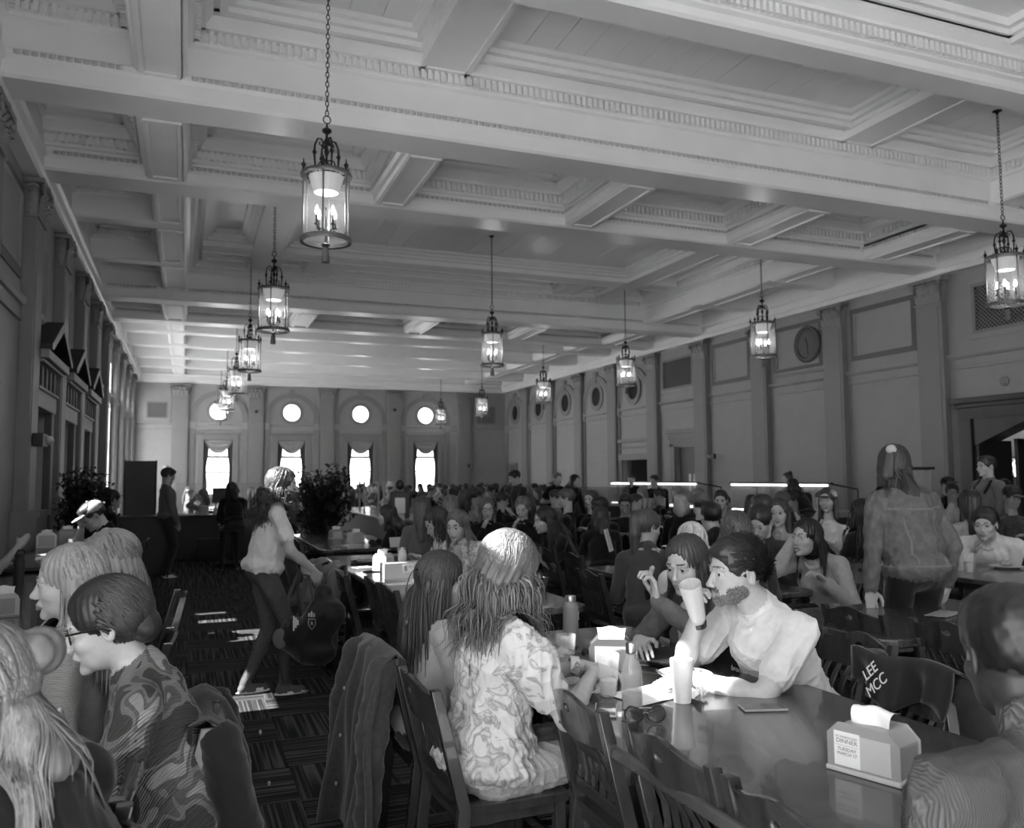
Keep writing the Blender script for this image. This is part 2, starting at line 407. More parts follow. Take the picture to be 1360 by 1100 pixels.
# entablature along the walls
ent=[(0,3.78),(.17,3.78),(.17,3.88),(.20,3.90),(.20,4.05),(.24,4.08),(.24,4.13),(.20,4.15),(.20,4.46)]+[(.20+o,h) for o,h in UP]+[(0,4.96)]
for par,poly,ax,a,b in ((wl,[(XL+o,H(h)) for o,h in ent],'y',YB,YF),(wr,[(XR-o,H(h)) for o,h in ent],'y',YB,YF),(wf,[(YF-o,H(h)) for o,h in ent],'x',XL,XR),(wb,[(YB+o,H(h)) for o,h in ent],'x',XL,XR)):
    MB().prism(poly,ax,a,b).build('cornice',M_ceil,par)
DW=MB()
dent(DW,'y',XL,1,.20,-2,YF-.3); dent(DW,'y',XR,-1,.20,3,YF-.3); dent(DW,'x',YF,-1,.20,XL+.3,XR-.3)
DW.build('dentil_row',M_ceil,ce,kind='stuff')
# string courses
def course(par,ax,wallc,sg,a,b,h=2.0,mt=M_wall):
    pr=[(-.05,h-.06),(.035,h-.05),(.035,h),(.012,h+.01),(.012,h+.14),(.05,h+.15),(.075,h+.19),(.075,h+.24),(-.05,h+.26)]
    MB().prism([(wallc+sg*o,H(q)) for o,q in pr],ax,a,b).build('string_course',mt,par)
# ---- capital
def leaf3(mb,c,out,wd,ht,curl=.05,ax=(1,0,0)):
    """acanthus leaf: out = outward dir, ax = sideways dir"""
    o=Vector(out); a=Vector(ax); c=Vector(c); rows=[(0,.5,.0),(.3,1.,.012),(.6,.85,.02),(.85,.7,.045),(1.0,.55,.085),(.93,.2,.11)]
    V=[];F=[]
    for (t,wf_,of) in rows:
        for s in (-1,-.5,0,.5,1):
            V.append(c+a*s*wd*.5*wf_+Vector((0,0,ht*t))+o*(of*ht/.25+(.018 if s==0 else (.0 if abs(s)==1 else .008))))
    n=5
    for i in range(len(rows)-1):
        for j in range(n-1): F.append((i*n+j,i*n+j+1,(i+1)*n+j+1,(i+1)*n+j))
    mb.add(V,F)
def volute(mb,c,sx,ax,out,r=.07):
    c=Vector(c);a=Vector(ax);o=Vector(out); P=[]
    for i in range(15):
        t=i/14*2.2*2*PI*.75; rr=r*(1-i/17)
        P.append(c+a*sx*(rr*math.cos(t))+Vector((0,0,rr*math.sin(t)))+o*.02)
    mb.tube(P,[.022-.0006*i for i in range(15)],5)
def capital(w_=.60,d=.15,hh=.45):
    """local: x along the wall, y outwards"""
    mb=MB()
    mb.box(-w_/2+.02,w_/2-.02,0,d,0,hh-.05)
    mb.box(-w_/2-.02,w_/2+.02,0,d+.03,-.03,.0)
    mb.box(-w_/2-.09,w_/2+.09,0,d+.08,hh-.06,hh)
    for i in range(4): leaf3(mb,(-w_/2+w_*(i+.5)/4,d,.0),(0,1,0),w_/4*1.1,.18)
    for i in range(3): leaf3(mb,(-w_/2+w_*(i+1)/4,d,.08),(0,1,0),w_/4*1.1,.24)
    for s in (-1,1):
        leaf3(mb,(s*w_/2,d*.5,.0),(s,0,0),.13,.18,ax=(0,1,0)); leaf3(mb,(s*w_/2,d*.6,.08),(s,0,0),.13,.24,ax=(0,1,0))
        volute(mb,(s*(w_/2+.0),d+.05,hh-.13),s,(1,0,0),(0,1,0)); volute(mb,(s*.07,d+.01,hh-.12),-s,(1,0,0),(0,1,0),.045)
        volute(mb,(s*(w_/2+.04),d*.7,hh-.13),1,(0,1,0),(s,0,0),.06)
    mb.ell((0,d+.07,hh-.03),(.05,.03,.04),8,5)
    return mb
capmesh=capital()
def pilaster(par,loc,rz,first=[None],w_=.60,d=.15):
    if first[0] is None:
        b=MB().box(-w_/2,w_/2,0,d,.18,H(3.28)).box(-w_/2+.07,w_/2-.07,0,d+.012,.35,H(3.2)).box(-w_/2-.06,w_/2+.06,0,d+.06,0,.2).box(-w_/2-.03,w_/2+.03,0,d+.03,.2,.28)
        o=b.build('pilaster',M_pil,None,bevel=.006)
        c=capmesh.build('capital',M_orn,o,smooth=True); c.location=(0,0,H(3.30))
        first[0]=(o,c); o.parent=par
    else:
        o=first[0][0].copy(); link(o); o.parent=par; c=first[0][1].copy(); link(c); c.parent=o
    o.location=loc; o.rotation_euler=(0,0,rz); return o
PY=[6.72]+BAYS+[]
for y in PY+[1.5,4.1,-1.1]:
    pilaster(wr,(XR,y,0),PI/2); pilaster(wl,(XL,y,0),-PI/2)
for x in (-.27,2.59,5.45,8.30,11.45): pilaster(wf,(x,YF,0),PI)
# ---- strings between pilasters
ys=[4.1,6.72]+BAYS+[YF]
for i in range(len(ys)-1):
    course(wr,'y',XR,-1,ys[i]+.3,ys[i+1]-.3); course(wl,'y',XL,1,ys[i]+.3,ys[i+1]-.3)
xs=[XL-.3,-.27,2.59,5.45,8.30,11.45,XR+.3]
for i in range(6): course(wf,'x',YF,-1,xs[i]+.3,xs[i+1]-.3)
# ---- arches (far wall, right wall): band, keystone, side strips with small capitals
def archband(par,mapf,c,h0=2.42,ro=1.10,ri=.90,lo=2.26):
    n=20; out=[(c+ro*math.cos(PI*i/n),H(h0)+ro*math.sin(PI*i/n)) for i in range(n+1)]; inn=[(c+ri*math.cos(PI*i/n),H(h0)+ri*math.sin(PI*i/n)) for i in range(n,-1,-1)]
    lp=[(c+ro,H(lo))]+out+[(c-ro,H(lo)),(c-ri,H(lo))]+inn+[(c+ri,H(lo))]
    a=plate('arch_band',[lp],.12,M_pil,mapf,par)
    ro2=ri-.10; out=[(c+ri*math.cos(PI*i/n),H(h0)+ri*math.sin(PI*i/n)) for i in range(n+1)]; inn=[(c+ro2*math.cos(PI*i/n),H(h0)+ro2*math.sin(PI*i/n)) for i in range(n,-1,-1)]
    plate('arch_moulding',[out+inn],.05,M_wall,mapf,par)
    plate('keystone',[[(c-.06,H(h0)+ri-.04),(c+.06,H(h0)+ri-.04),(c+.12,H(h0)+ro+.14),(c-.12,H(h0)+ro+.14)]],.22,M_pil,mapf,par)
    for s in (-1,1):
        m=c+s*(ro+ri)/2
        plate('arch_strip',[rect(m-.1,m+.1,.0,H(2.0))],.10,M_pil,mapf,par)
        plate('strip_capital',[rect(m-.13,m+.13,H(2.0),H(2.26))],.17,M_wall,mapf,par)
def ring(par,mapf,c,h,ro,ri,t,name='oculus_frame',m=M_pil):
    return plate(name,[circ(c,H(h),ro,40),circ(c,H(h),ri,40)],t,m,mapf,par)
ffar=lambda u,v,w_:(u,YF+w_,v); fright=lambda u,v,w_:(XR+w_,u,v); fleft=lambda u,v,w_:(XL+w_,u,v)
for x in FWX:
    archband(wf,ffar,x); ring(wf,ffar,x,2.70,.47,.34,.1)
    ring(wf,ffar,x,2.70,.60,.56,.03,'oculus_moulding',M_wall)
for i in range(5,10):
    y0=BAYS[i]; y1=BAYS[i+1] if i<9 else YF; c=(y0+y1)/2
    archband(wr,fright,c); ring(wr,fright,c,2.80,.50,.33,.1)
    ring(wr,fright,c,2.80,.36,.31,.04,'oculus_grille_rim',M_dark)
    plate('oculus_grille',[circ(c,H(2.80),.33)],.02,M_dark,fright,wr)
    archband(wl,fleft,c,ri=.96,ro=1.10)
# round far windows and tall far windows
def far_window(x,idx):
    e=empty('window_%d'%idx,(x,YF,0),kind='structure'); e['kind']='structure'
    m=MB()
    for a,b,c,d in ((-.78,-.55,.75,H(1.78)),(.55,.78,.75,H(1.78)),(-.55,.55,H(1.55),H(1.78))): m.box(a,b,-.05,.02,c,d)
    m.box(-.85,.85,-.12,.02,H(1.78),H(1.86)); m.box(-.85,.85,-.14,.02,.78,.86)
    m.build('window_casing',M_pil,e,bevel=.01)
    f=MB()
    for a,b,c,d in ((-.55,-.50,.9,H(1.55)),(.50,.55,.9,H(1.55)),(-.5,.5,H(.83),H(.92)),(-.5,.5,H(.23),H(.29)),(-.5,.5,H(1.5),H(1.55)),(-.5,.5,.9,.95)): f.box(a,b,.08,.13,c,d)
    f.build('window_sash',mat('sash_dark',.10,.6),e)
    MB().box(-.5,.5,.10,.105,.95,H(1.5)).build('window_pane',M_pane,e)
    # swag valance and side drapes
    V=[];F=[];n=17;mm=9
    for i in range(mm):
        t=i/(mm-1)
        for j in range(n):
            s=-1+2*j/(n-1); drop=.02+.52*t*(1-abs(s)**2.3*.95)
            V.append((s*.53,.02-.05*math.sin(t*mm*1.6)*(.4+.6*(1-abs(s)))-.02,H(1.55)-drop))
    for i in range(mm-1):
        for j in range(n-1): F.append((i*n+j,i*n+j+1,(i+1)*n+j+1,(i+1)*n+j))
    mesh_np('swag_valance',V,F,M_curtain,e)
    for s in (-1,1):
        V=[];F=[];n=9;mm=14
        for i in range(mm):
            t=i/(mm-1); z=H(1.52)-t*2.1; wdt=.19-.07*t+.03*math.sin(t*9)
            for j in range(n):
                q=j/(n-1); V.append((s*(.55-q*wdt),.03+.02*math.sin(q*14),z-.03*math.sin(q*9)))
        for i in range(mm-1):
            for j in range(n-1): F.append((i*n+j,i*n+j+1,(i+1)*n+j+1,(i+1)*n+j))
        mesh_np('side_drape',V,F,mat('drape_dark',.07,.9),e)
    MB().lathe([(.0,0),(.36,0),(.36,.01),(0,.01)],n=24).build('oculus_pane',M_pane,e)
    o=e.children[-1] if False else None
    return e
for i,x in enumerate(FWX): far_window(x,i+1)
# left tall windows: muntins + zig-zag drapes
for i,y in enumerate(LW):
    e=empty('window_%d'%(i+5),(XL,y,0),kind='structure')
    f=MB()
    for u in (-.95,-.34,.30,.91): f.box(-.12,-.08,u,u+.04,.9,H(2.9))
    for v in (.95,1.8,2.6,3.4,4.0,4.5): f.box(-.12,-.08,-.95,.95,v-.02,v+.02)
    f.build('window_sash',M_white,e)
    MB().box(.06,.066,-.26,.26,1.0,H(3.0)).build('window_sliver',M_sliver,e)  # translucent sheet added so the recessed window shows as a bright sliver
    for s in (-1,1):
        V=[];F=[];n=7;mm=40
        for a in range(mm):
            t=a/(mm-1); z=.9+t*3.0; wdt=.16+.10*abs(((t*7)%1)-.5)*2
            for j in range(n):
                q=j/(n-1); V.append((.02+.03*math.sin(q*12),s*(.95-q*wdt),z))
        for a in range(mm-1):
            for j in range(n-1): F.append((a*n+j,a*n+j+1,(a+1)*n+j+1,(a+1)*n+j))
        mesh_np('side_drape',V,F,M_curtain,e)
# made-up sun slots in the left wall, off-frame, dressed with window casings
for i,(a,b,c,d) in enumerate(SUN_SLOTS):
    e=empty('window_%d'%(i+10),(XL,(a+b)/2,0),kind='structure'); w2=(b-a)/2
    MB().box(0,.05,-w2-.06,-w2,c-.06,d+.06).box(0,.05,w2,w2+.06,c-.06,d+.06).box(0,.06,-w2-.06,w2+.06,d,d+.06).box(0,.08,-w2-.08,w2+.08,c-.07,c).build('window_casing',M_pil,e)
# ---- framed panels, grilles
M_band=mat('band_paint',.11,.5)
def fpanel(par,mapf,a,b,h0,h1,w_=.11):
    plate('framed_panel',[rect(a,b,H(h0),H(h1)),rect(a+w_,b-w_,H(h0)+w_,H(h1)-w_)],.05,M_band,mapf,par)
    plate('panel_bead',[rect(a+w_,b-w_,H(h0)+w_,H(h1)-w_),rect(a+w_+.02,b-w_-.02,H(h0)+w_+.02,H(h1)-w_-.02)],.08,M_wall,mapf,par)
for a,b in ((12.35,14.1),(14.98,16.68),(17.58,19.27)): fpanel(wr,fright,a,b,2.45,3.58)
fpanel(wl,fleft,9.72,11.5,2.45,3.58)
def grille(par,mapf,a,b,h0,h1,p=.075):
    g=plate('vent_frame',[rect(a-.16,b+.16,H(h0)-.16,H(h1)+.16),rect(a,b,H(h0),H(h1))],.05,M_wall,mapf,par)
    plate('vent_rim',[rect(a-.06,b+.06,H(h0)-.06,H(h1)+.06),rect(a,b,H(h0),H(h1))],.08,M_pil,mapf,par)
    plate('vent_backing',[rect(a,b,H(h0),H(h1))],.012,M_dark,mapf,par)
    mb=MB(); W=b-a; Hh=h1-h0; k=int((W+Hh)/p)
    for s in (0,1):
        for i in range(1,k):
            t=i*p; p0=(t,0) if t<=W else (W,t-W); p1=(0,t) if t<=Hh else (t-Hh,Hh)
            if s: p0=(W-p0[0],p0[1]); p1=(W-p1[0],p1[1])
            mb.tube([mapf(a+p0[0],H(h0)+p0[1],-.0),mapf(a+p1[0],H(h0)+p1[1],0)],.016,4,cap=False)
    mb.build('vent_lattice',M_pil,par,kind='stuff')
grille(wr,lambda u,v,w_:(XR-.01+w_,u,v),9.75,11.0,2.62,3.42)
grille(wr,lambda u,v,w_:(XR-.01+w_,u,v),20.25,21.75,2.62,3.42)
grille(wf,lambda u,v,w_:(u,YF-.01+w_,v),-1.45,-.78,2.42,2.98,.06)
grille(wf,lambda u,v,w_:(u,YF-.01+w_,v),12.1,12.9,2.42,3.1,.06)
# far wall outer bays: plain frame
plate('wall_frame',[rect(-1.75,-.62,H(2.30),H(3.55)),rect(-1.68,-.69,H(2.37),H(3.48))],.04,M_wall,ffar,wf)
# ================================================================== LANTERNS
def make_lantern(label,loc):
    e=empty('lantern',loc,0,label,'lamp','hanging glass lanterns')
    R=.228
    MB().lathe([(R-.03,.30),(R+.008,.295),(R+.015,.315),(R+.008,.335),(R-.03,.34)],n=32,close=True).build('top_ring',M_bronze,e,smooth=True)
    MB().lathe([(R-.02,-.335),(R+.012,-.34),(R+.020,-.32),(R+.012,-.295),(R-.02,-.30)],n=32,close=True).build('bottom_ring',M_bronze,e,smooth=True)
    mb=MB(); n=32; V=[];F=[]
    for z in (-.30,.30):
        for j in range(n): V.append(((R-.012)*math.cos(2*PI*j/n),(R-.012)*math.sin(2*PI*j/n),z))
    mb.add(V,[(j,(j+1)%n,n+(j+1)%n,n+j) for j in range(n)]).build('glass_cylinder',M_lglass,e,smooth=True)
    for k in range(6):
        a=2*PI*k/6+.25; c,s_=math.cos(a),math.sin(a)
        MB().tube([(c*R,s_*R,-.31),(c*R,s_*R,.31)],.009,6).tube([(c*R,s_*R,-.31),(c*R,s_*R,-.27)],.014,6).tube([(c*R,s_*R,.27),(c*R,s_*R,.31)],.014,6).build('upright_bar',M_bronze,e,smooth=True)
        MB().lathe([(.0,.33),(.018,.335),(.010,.35),(.022,.37),(.022,.385),(.008,.40),(.006,.42),(0,.45)],(c*R,s_*R,0),8).build('finial',M_iron,e,smooth=True)
    V=MB().lathe([(.115,.145),(.165,.30),(.160,.30),(.112,.152)],n=28,close=True).lathe([(0,.142),(.115,.145),(.115,.150),(0,.148)],n=28)
    V.build('glass_dish',M_glow,e,smooth=True)
    arms=MB(); bulbs=[]
    for k in range(4):
        a=PI/2*k+.5; c,s_=math.cos(a),math.sin(a); P=[(c*r,s_*r,z) for r,z in ((.0,-.20),(.03,-.235),(.07,-.24),(.10,-.215),(.105,-.18))]
        arms.tube(P,.006,5); arms.lathe([(.022,-.185),(.026,-.175),(.012,-.17),(.011,-.09),(.0,-.09)],(c*.105,s_*.105,0),8)
        bulbs.append(MB().lathe([(.0,-.09),(.012,-.085),(.019,-.06),(.014,-.03),(.004,.0),(0,.005)],(c*.105,s_*.105,0),8).build('candle_bulb',M_bulb,e,smooth=True))
    arms.tube([(0,0,-.30),(0,0,.0)],.008,6); ao=arms.build('candle_arms',M_iron,e,smooth=True)
    for b_ in bulbs: b_.parent=ao
    MB().lathe([(0,-.34),(.03,-.345),(.045,-.36),(.03,-.38),(.018,-.385),(.03,-.40),(.038,-.50),(.040,-.53),(0,-.53)],n=12).lathe([(.012,-.30),(.012,-.345)],n=6).build('tassel',M_bronze,e,smooth=True)
    st=MB().lathe([(.0,.335),(.035,.34),(.035,.39),(.014,.41),(.010,.50),(.026,.55),(.012,.58),(.012,.62),(.030,.65),(.014,.68),(.012,.72),(.045,.745),(.045,.765),(.012,.79),(.006,.83)],n=12)
    for k in range(3): 
        a=PI*k/3
        for s_ in (-1,1): st.tube([(math.cos(a)*s_*r,math.sin(a)*s_*r,z) for r,z in ((.0,.335),(.19,.335))],.010,5)
    st.build('crown_stem',M_iron,e,smooth=True)
    for k in range(4):
        a=PI/2*k+.25; sc=MB(); P=[]
        for r,z in ((.205,.34),(.115,.37),(.120,.45),(.125,.52),(.118,.60),(.09,.66),(.055,.665),(.035,.63),(.05,.595),(.075,.61),(.068,.635)): P.append((math.cos(a)*r,math.sin(a)*r,z))
        sc.tube(P[1:],[.010,.009,.012,.009,.009,.009,.008,.007,.006,.006],6)
        P=[(math.cos(a+.78)*r,math.sin(a+.78)*r,z) for r,z in ((.085,.34),(.085,.42),(.07,.45),(.03,.46),(.01,.46))]
        sc.tube(P,.007,5); sc.lathe([(0,.50),(.02,.51),(.02,.53),(0,.54)],(math.cos(a)*.122,math.sin(a)*.122,0),8)
        sc.build('crown_scroll',M_iron,e,smooth=True)
    ch=MB(); z=.86
    def linkm(z,rot):
        P=[(.016*math.cos(t)*(1 if not rot else 0),.016*math.cos(t)*(1 if rot else 0),z+.030*math.sin(t)) for t in [2*PI*i/8 for i in range(9)]]
        ch.tube(P,.005,4,cap=False)
    ch.tube([(.035*math.cos(t),0,.865+.038*math.sin(t)) for t in [2*PI*i/12 for i in range(13)]],.006,5,cap=False)
    z=.93; i=0; top=4.93-2.572
    while z<top-.03: linkm(z,i%2); z+=.048; i+=1
    ch.build('chain',M_iron,e,smooth=True)
    MB().lathe([(.065,top),(.06,top-.02),(.025,top-.035),(.012,top-.06),(.0,top-.06)],n=14).build('ceiling_rose',M_iron,e,smooth=True)
    l=bpy.data.lights.new('lantern_light','POINT'); l.energy=LAMP_W; l.shadow_soft_size=.09; lo=bpy.data.objects.new('lantern_light',l); link(lo,e); lo.location=(0,0,-.02)
    return e
LAMP_W=14
LL=['large near glass lantern hanging at upper left on a long chain','second glass lantern back along the left row','third glass lantern along the left row','fourth lantern in the left row, partly behind the third','fifth lantern in the left row, small and far','farthest lantern of the left row, in front of a round window']
L0=make_lantern(LL[0],(1.19,7.90,H(2.572)))
for i,y in enumerate((13.05,18.2,23.3,28.9,34.0)): dup(L0,None,(1.19,y,H(2.572)),.0,LL[i+1])
LR=['glass lantern cut by the right edge of the picture','glass lantern in front of the wall clock','glass lantern in front of the nearest dark round vent on the right wall','smaller glass lantern before the right wall arches','far lantern near the far right corner','farthest small lantern beside the rightmost round window']
for i,(x,y) in enumerate(((10.17,7.85),(10.2,12.95),(10.15,18.2),(10.12,23.3),(10.12,29.0),(10.08,34.2))): dup(L0,None,(x,y,H(2.572)),.0,LR[i])
dup(L0,None,(5.72,15.75,H(2.572)),.0,'glass lantern hanging alone in the middle of the room')
# ================================================================== WALL FITTINGS
def wall_clock():
    e=empty('wall_clock',(XR-.03,15.42,H(3.03)),PI/2,'round wall clock with dark ring frame between two framed panels','clock')
    # local: x along wall, y out of the wall (towards room)
    f=MB(); n=40
    M=Matrix.Rotation(-PI/2,4,'X')
    def lat(prof,name,m,nn=40):
        b=MB().lathe(prof,n=nn,close=False); b.V=[tuple(M@Vector(v)) for v in b.V]; b.V=[(v[0],-v[1]*-1 if False else abs(v[1]) if False else v[1],v[2]) for v in b.V]; return b.build(name,m,e,smooth=True)
    lat([(.30,0),(.42,0),(.43,.05),(.40,.08),(.37,.06),(.34,.07),(.31,.03),(.30,.03)],'clock_frame',M_band)
    lat([(0,.02),(.31,.02)],'clock_face',mat('clock_dial',.26,.6))
    tk=MB()
    for k in range(12):
        a=2*PI*k/12; R_=Matrix.Rotation(a,4,'Y'); tk.box(-.010,.010,.022,.03,.22,.28,R_)
    tk.build('hour_marks',M_black,e)
    hm=MB().box(-.012,.012,.03,.036,-.03,.16,Matrix.Rotation(.35,4,'Y')).box(-.008,.008,.036,.042,-.04,.25,Matrix.Rotation(PI+.1,4,'Y')).lathe([(0,0),(.03,0),(.03,.01),(0,.01)],(0,0,0)); hm.V=[(v[0],v[1],v[2]) for v in hm.V]
    hm.build('clock_hands',M_black,e)
wall_clock()
MB().box(XR-.16,XR,14.35,16.5,H(2.40),H(2.45)).box(XR-.10,XR,14.4,16.45,H(2.36),H(2.40)).build('ledge',M_wall,wr)
for z,lab,x in ((H(1.63),'small round sensor on the wall above the dark wooden doorway',10.5),):
    b=MB().lathe([(0,.0),(.09,.0),(.085,.03),(.05,.04),(.045,.05),(0,.05)],n=20); M=Matrix.Rotation(-PI/2,4,'Y'); b.V=[tuple(M@Vector(v)) for v in b.V]
    o=b.build('sensor',M_pil,smooth=True,loc=(XR,x,z)); props(o,lab,'sensor')
def exit_box(name,loc,lab,axis=1):
    e=empty(name,loc,0,lab,'alarm'); MB().box(-.08,.0,-.14,.14,-.07,.07).build('case',M_black,e,bevel=.01) ; b=MB().ell((-.09,.08,0),(.03,.05,.05)); b.build('lens',M_lgrey,e,smooth=True)
exit_box('wall_alarm',(XR-.16,19.1,H(.52)),'small black strobe alarm on the pilaster beside the double doors')
exit_box('wall_alarm',(11.65,YF-.2,H(.5)),'tiny dark strobe alarm in the far right corner')
e=empty('exit_light',(XL+.17,11.93,H(.50)),0,'dark emergency light box with a round lamp on the left pilaster','light'); MB().box(0,.12,-.2,.2,-.08,.08).build('case',M_black,e,bevel=.01); MB().ell((.14,.12,0),(.06,.06,.06)).build('lamp_head',M_lgrey,e,smooth=True)
o=MB().ell((0,0,0),(.11,.11,.13)).build('wall_globe',M_lgrey,smooth=True,loc=(-.75,YF-.12,H(.40))); props(o,'small round white globe on the far left wall above the standing boy','light')
for x,h in ((2.59,2.1),(8.3,2.3)): 
    o=MB().box(-.05,.05,-.10,0,-.05,.05).ell((0,-.1,0),(.04,.04,.04)).build('wall_camera',M_black,loc=(x,YF-.15,H(h)+.6-.0)); props(o,'tiny black camera high on the far wall pilaster '+('nearest the left lanterns' if x<5 else 'between the two right round windows'),'camera')
# ---- left doors with pediments
def left_door(y,idx):
    e=empty('door_%d'%idx,(XL,y,0),kind='structure')
    MB().box(-.32,-.26,-.62,.62,0,H(.97)).box(-.30,-.24,-.02,.02,0,H(.97)).build('door_leaves',M_dwood,e)
    a=MB().box(0,.10,-.86,-.62,0,H(1.0)).box(0,.10,.62,.86,0,H(1.0)).box(0,.06,-.93,-.86,0,H(1.5)).box(0,.06,.86,.93,0,H(1.5)); a.build('door_architrave',mat('trim_grey',.07,.5),e,bevel=.01)
    MB().box(0,.12,-.86,.86,H(.97),H(1.20)).box(0,.15,-.88,.88,H(1.20),H(1.24)).build('door_lintel',M_wall,e,bevel=.008)
    f=MB().box(0,.10,-.84,.84,H(1.24),H(1.58))
    for k in (-.55,-.18,.18,.55): f.box(.10,.13,k-.05,k+.05,H(1.26),H(1.56))
    f.build('door_frieze',mat('trim_grey',.07,.5),e)
    MB().box(0,.26,-1.0,1.0,H(1.58),H(1.70)).box(0,.20,-.92,.92,H(1.54),H(1.58)).build('door_cornice',M_wall,e,bevel=.01)
    t=.05
    MB().prism([(-1.0,H(1.70)),(1.0,H(1.70)),(1.0,H(1.76)),(0,H(2.18)),(-1.0,H(1.76))],'x',.0,.08).build('pediment_panel',M_dwood,e)
    MB().prism([(-1.04,H(1.70)),(-.9,H(1.70)),(0,H(2.08)),(.9,H(1.70)),(1.04,H(1.70)),(1.04,H(1.76)),(0,H(2.22)),(-1.04,H(1.76))],'x',.0,.30).build('pediment_moulding',M_dwood,e)
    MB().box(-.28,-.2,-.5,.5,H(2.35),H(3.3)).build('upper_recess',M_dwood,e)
for i,y in enumerate((13.2,15.82,18.42)): left_door(y,i+1)
# ---- right wall: big dark doorway, double doors, kitchen opening
dw=empty('door_4',(XR,10.0,0),kind='structure')
m=MB().box(-.16,0,1.1,1.36,0,H(1.0)).box(-.10,0,1.0,1.10,0,H(.56)).box(-.16,0,-1.9,1.36,H(1.0),H(1.28)).box(-.26,0,-2.0,1.46,H(1.28),H(1.38)).box(-.20,0,-2.0,1.42,H(1.20),H(1.28)); m.build('doorway_casing',M_dwood,dw,bevel=.01)
MB().prism([(1.12,H(.50)),(1.12,H(1.02)),(-1.9,H(1.02)),(-1.9,H(.54)),(-1.05,H(.56)),(0,H(.93)),(.95,H(.56))],'x',-.12,.30).build('doorway_arch',M_dwood,dw)
MB().box(.0,.75,1.02,1.10,0,H(.6)).box(.3,1.4,.55,.62,0,H(.62)).build('doorway_jamb',M_dwood,dw)
bk=MB().box(.3,3.3,-5,5,-.15,-.01).box(3.2,3.3,-5,5,0,4).box(.3,3.3,5,5.1,0,4).box(.3,3.3,-5,-4.9,0,4).box(.3,3.3,-5,5,4,4.1); bk.build('back_room',mat('back_room_paint',.35,.7),dw)
def menu_screen(loc,w_,h_,lab,seed):
    e=empty('menu_screen',loc,0,lab,'screen'); MB().box(0,.05,-w_/2-.03,w_/2+.03,-h_/2-.03,h_/2+.03).build('bezel',M_black,e)
    g=MB(); r=random.Random(seed)
    g.box(-.006,0,-w_/2,w_/2,-h_/2,h_/2); g.build('display',mat('display_dim',.3,.3,emit=.35),e)
    g=MB(); 
    for k in range(7):
        z=h_/2-.06-k*h_/7.5; x=-w_/2+.03
        while x<w_/2-.08: q=r.uniform(.05,.16); g.box(-.012,-.006,x,min(x+q,w_/2-.02),z-.035,z+.02); x+=q+.03
    g.build('menu_lines',mat('display_lit',.8,.3,emit=2.2),e)
menu_screen((16.55,13.1,H(.16)),.34,.42,'bright menu screen with light columns behind the doorway',1)
menu_screen((16.55,12.65,H(.14)),.46,.38,'menu screen with white lines right of the bright one',2)
menu_screen((16.55,12.1,H(.14)),.5,.38,'menu screen cut by the right edge of the picture',3)
o=MB().ell((0,0,0),(.06,.06,.03)).build('spot_lamp',mat('spot_glow',1,.5,emit=12),smooth=True,loc=(15.2,12.1,H(.72))); props(o,'small bright spot lamp inside the dark doorway','lamp')
l=bpy.data.lights.new('room_light','AREA'); l.energy=45; l.size=1.5; lo=bpy.data.objects.new('room_light',l); link(lo,dw); lo.location=(2.0,2.5,3.9)
d5=empty('door_5',(XR,20.57,0),kind='structure')
MB().box(-.07,0,-.85,-.63,0,H(.95)).box(-.07,0,.63,.85,0,H(.95)).box(-.07,0,-.85,.85,H(.85),H(1.07)).box(-.13,0,-1.0,1.0,H(1.25),H(1.35)).box(-.08,0,-.95,.95,H(1.07),H(1.25)).build('door_casing',M_pil,d5,bevel=.01)
for s_ in (-1,1):
    m=MB().box(.14,.19,min(0,s_*.62),max(0,s_*.62),0,H(.84)); d=m.build('door_leaf',mat('door_paint',.13,.5),d5)
    MB().box(.125,.14,s_*.12-.05,s_*.12+.05,1.1,1.6).build('door_glass',mat('door_glass',.4,.2,emit=.10),d)  # faint glow put into the glass as light showing through
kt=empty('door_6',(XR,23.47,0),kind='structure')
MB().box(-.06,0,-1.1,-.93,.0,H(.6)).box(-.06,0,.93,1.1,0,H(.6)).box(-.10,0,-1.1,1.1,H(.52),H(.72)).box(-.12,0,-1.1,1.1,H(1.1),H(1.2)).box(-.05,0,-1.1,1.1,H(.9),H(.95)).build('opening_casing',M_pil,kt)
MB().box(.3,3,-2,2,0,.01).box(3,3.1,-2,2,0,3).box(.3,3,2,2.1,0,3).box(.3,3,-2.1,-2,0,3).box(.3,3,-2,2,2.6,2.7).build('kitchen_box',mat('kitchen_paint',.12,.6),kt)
for y,lab in ((23.3,'white cone pendant lamp glowing in the kitchen opening, left one'),(22.75,'white cone pendant lamp glowing at the right side of the kitchen opening')):
    e=empty('pendant_lamp',(XR+.75,y,H(.22)),0,lab,'lamp'); MB().lathe([(.17,-.1),(.11,.08),(.03,.14),(.03,.15),(0,.15)],n=16).build('lamp_shade',mat('shade_glow',.9,.5,emit=3.5),e,smooth=True); MB().tube([(0,0,.15),(0,0,.6)],.008).build('cord',M_black,e)
MB().box(-.02,.02,-.45,.45,0,H(.5)).build('door_7',mat('door_paint',.13,.5),loc=(XR+.05,34.45,0),kind='structure')
MB().box(-.05,0,-.6,-.45,0,H(.6)).box(-.05,0,.45,.6,0,H(.6)).box(-.05,0,-.6,.6,H(.5),H(.6)).build('trim_1',M_pil,loc=(XR,34.45,0),kind='structure')
for par,x in ((wr,XR),(wl,XL)):
    s=-1 if x>0 else 1
    MB().box(min(x,x+s*.04),max(x,x+s*.04),YB,YF,0,.22).build('baseboard_%s'%('right' if x>0 else 'left'),M_pil,kind='structure')
MB().box(XL,XR,YF-.04,YF,0,.22).build('baseboard_far',M_pil,kind='structure')
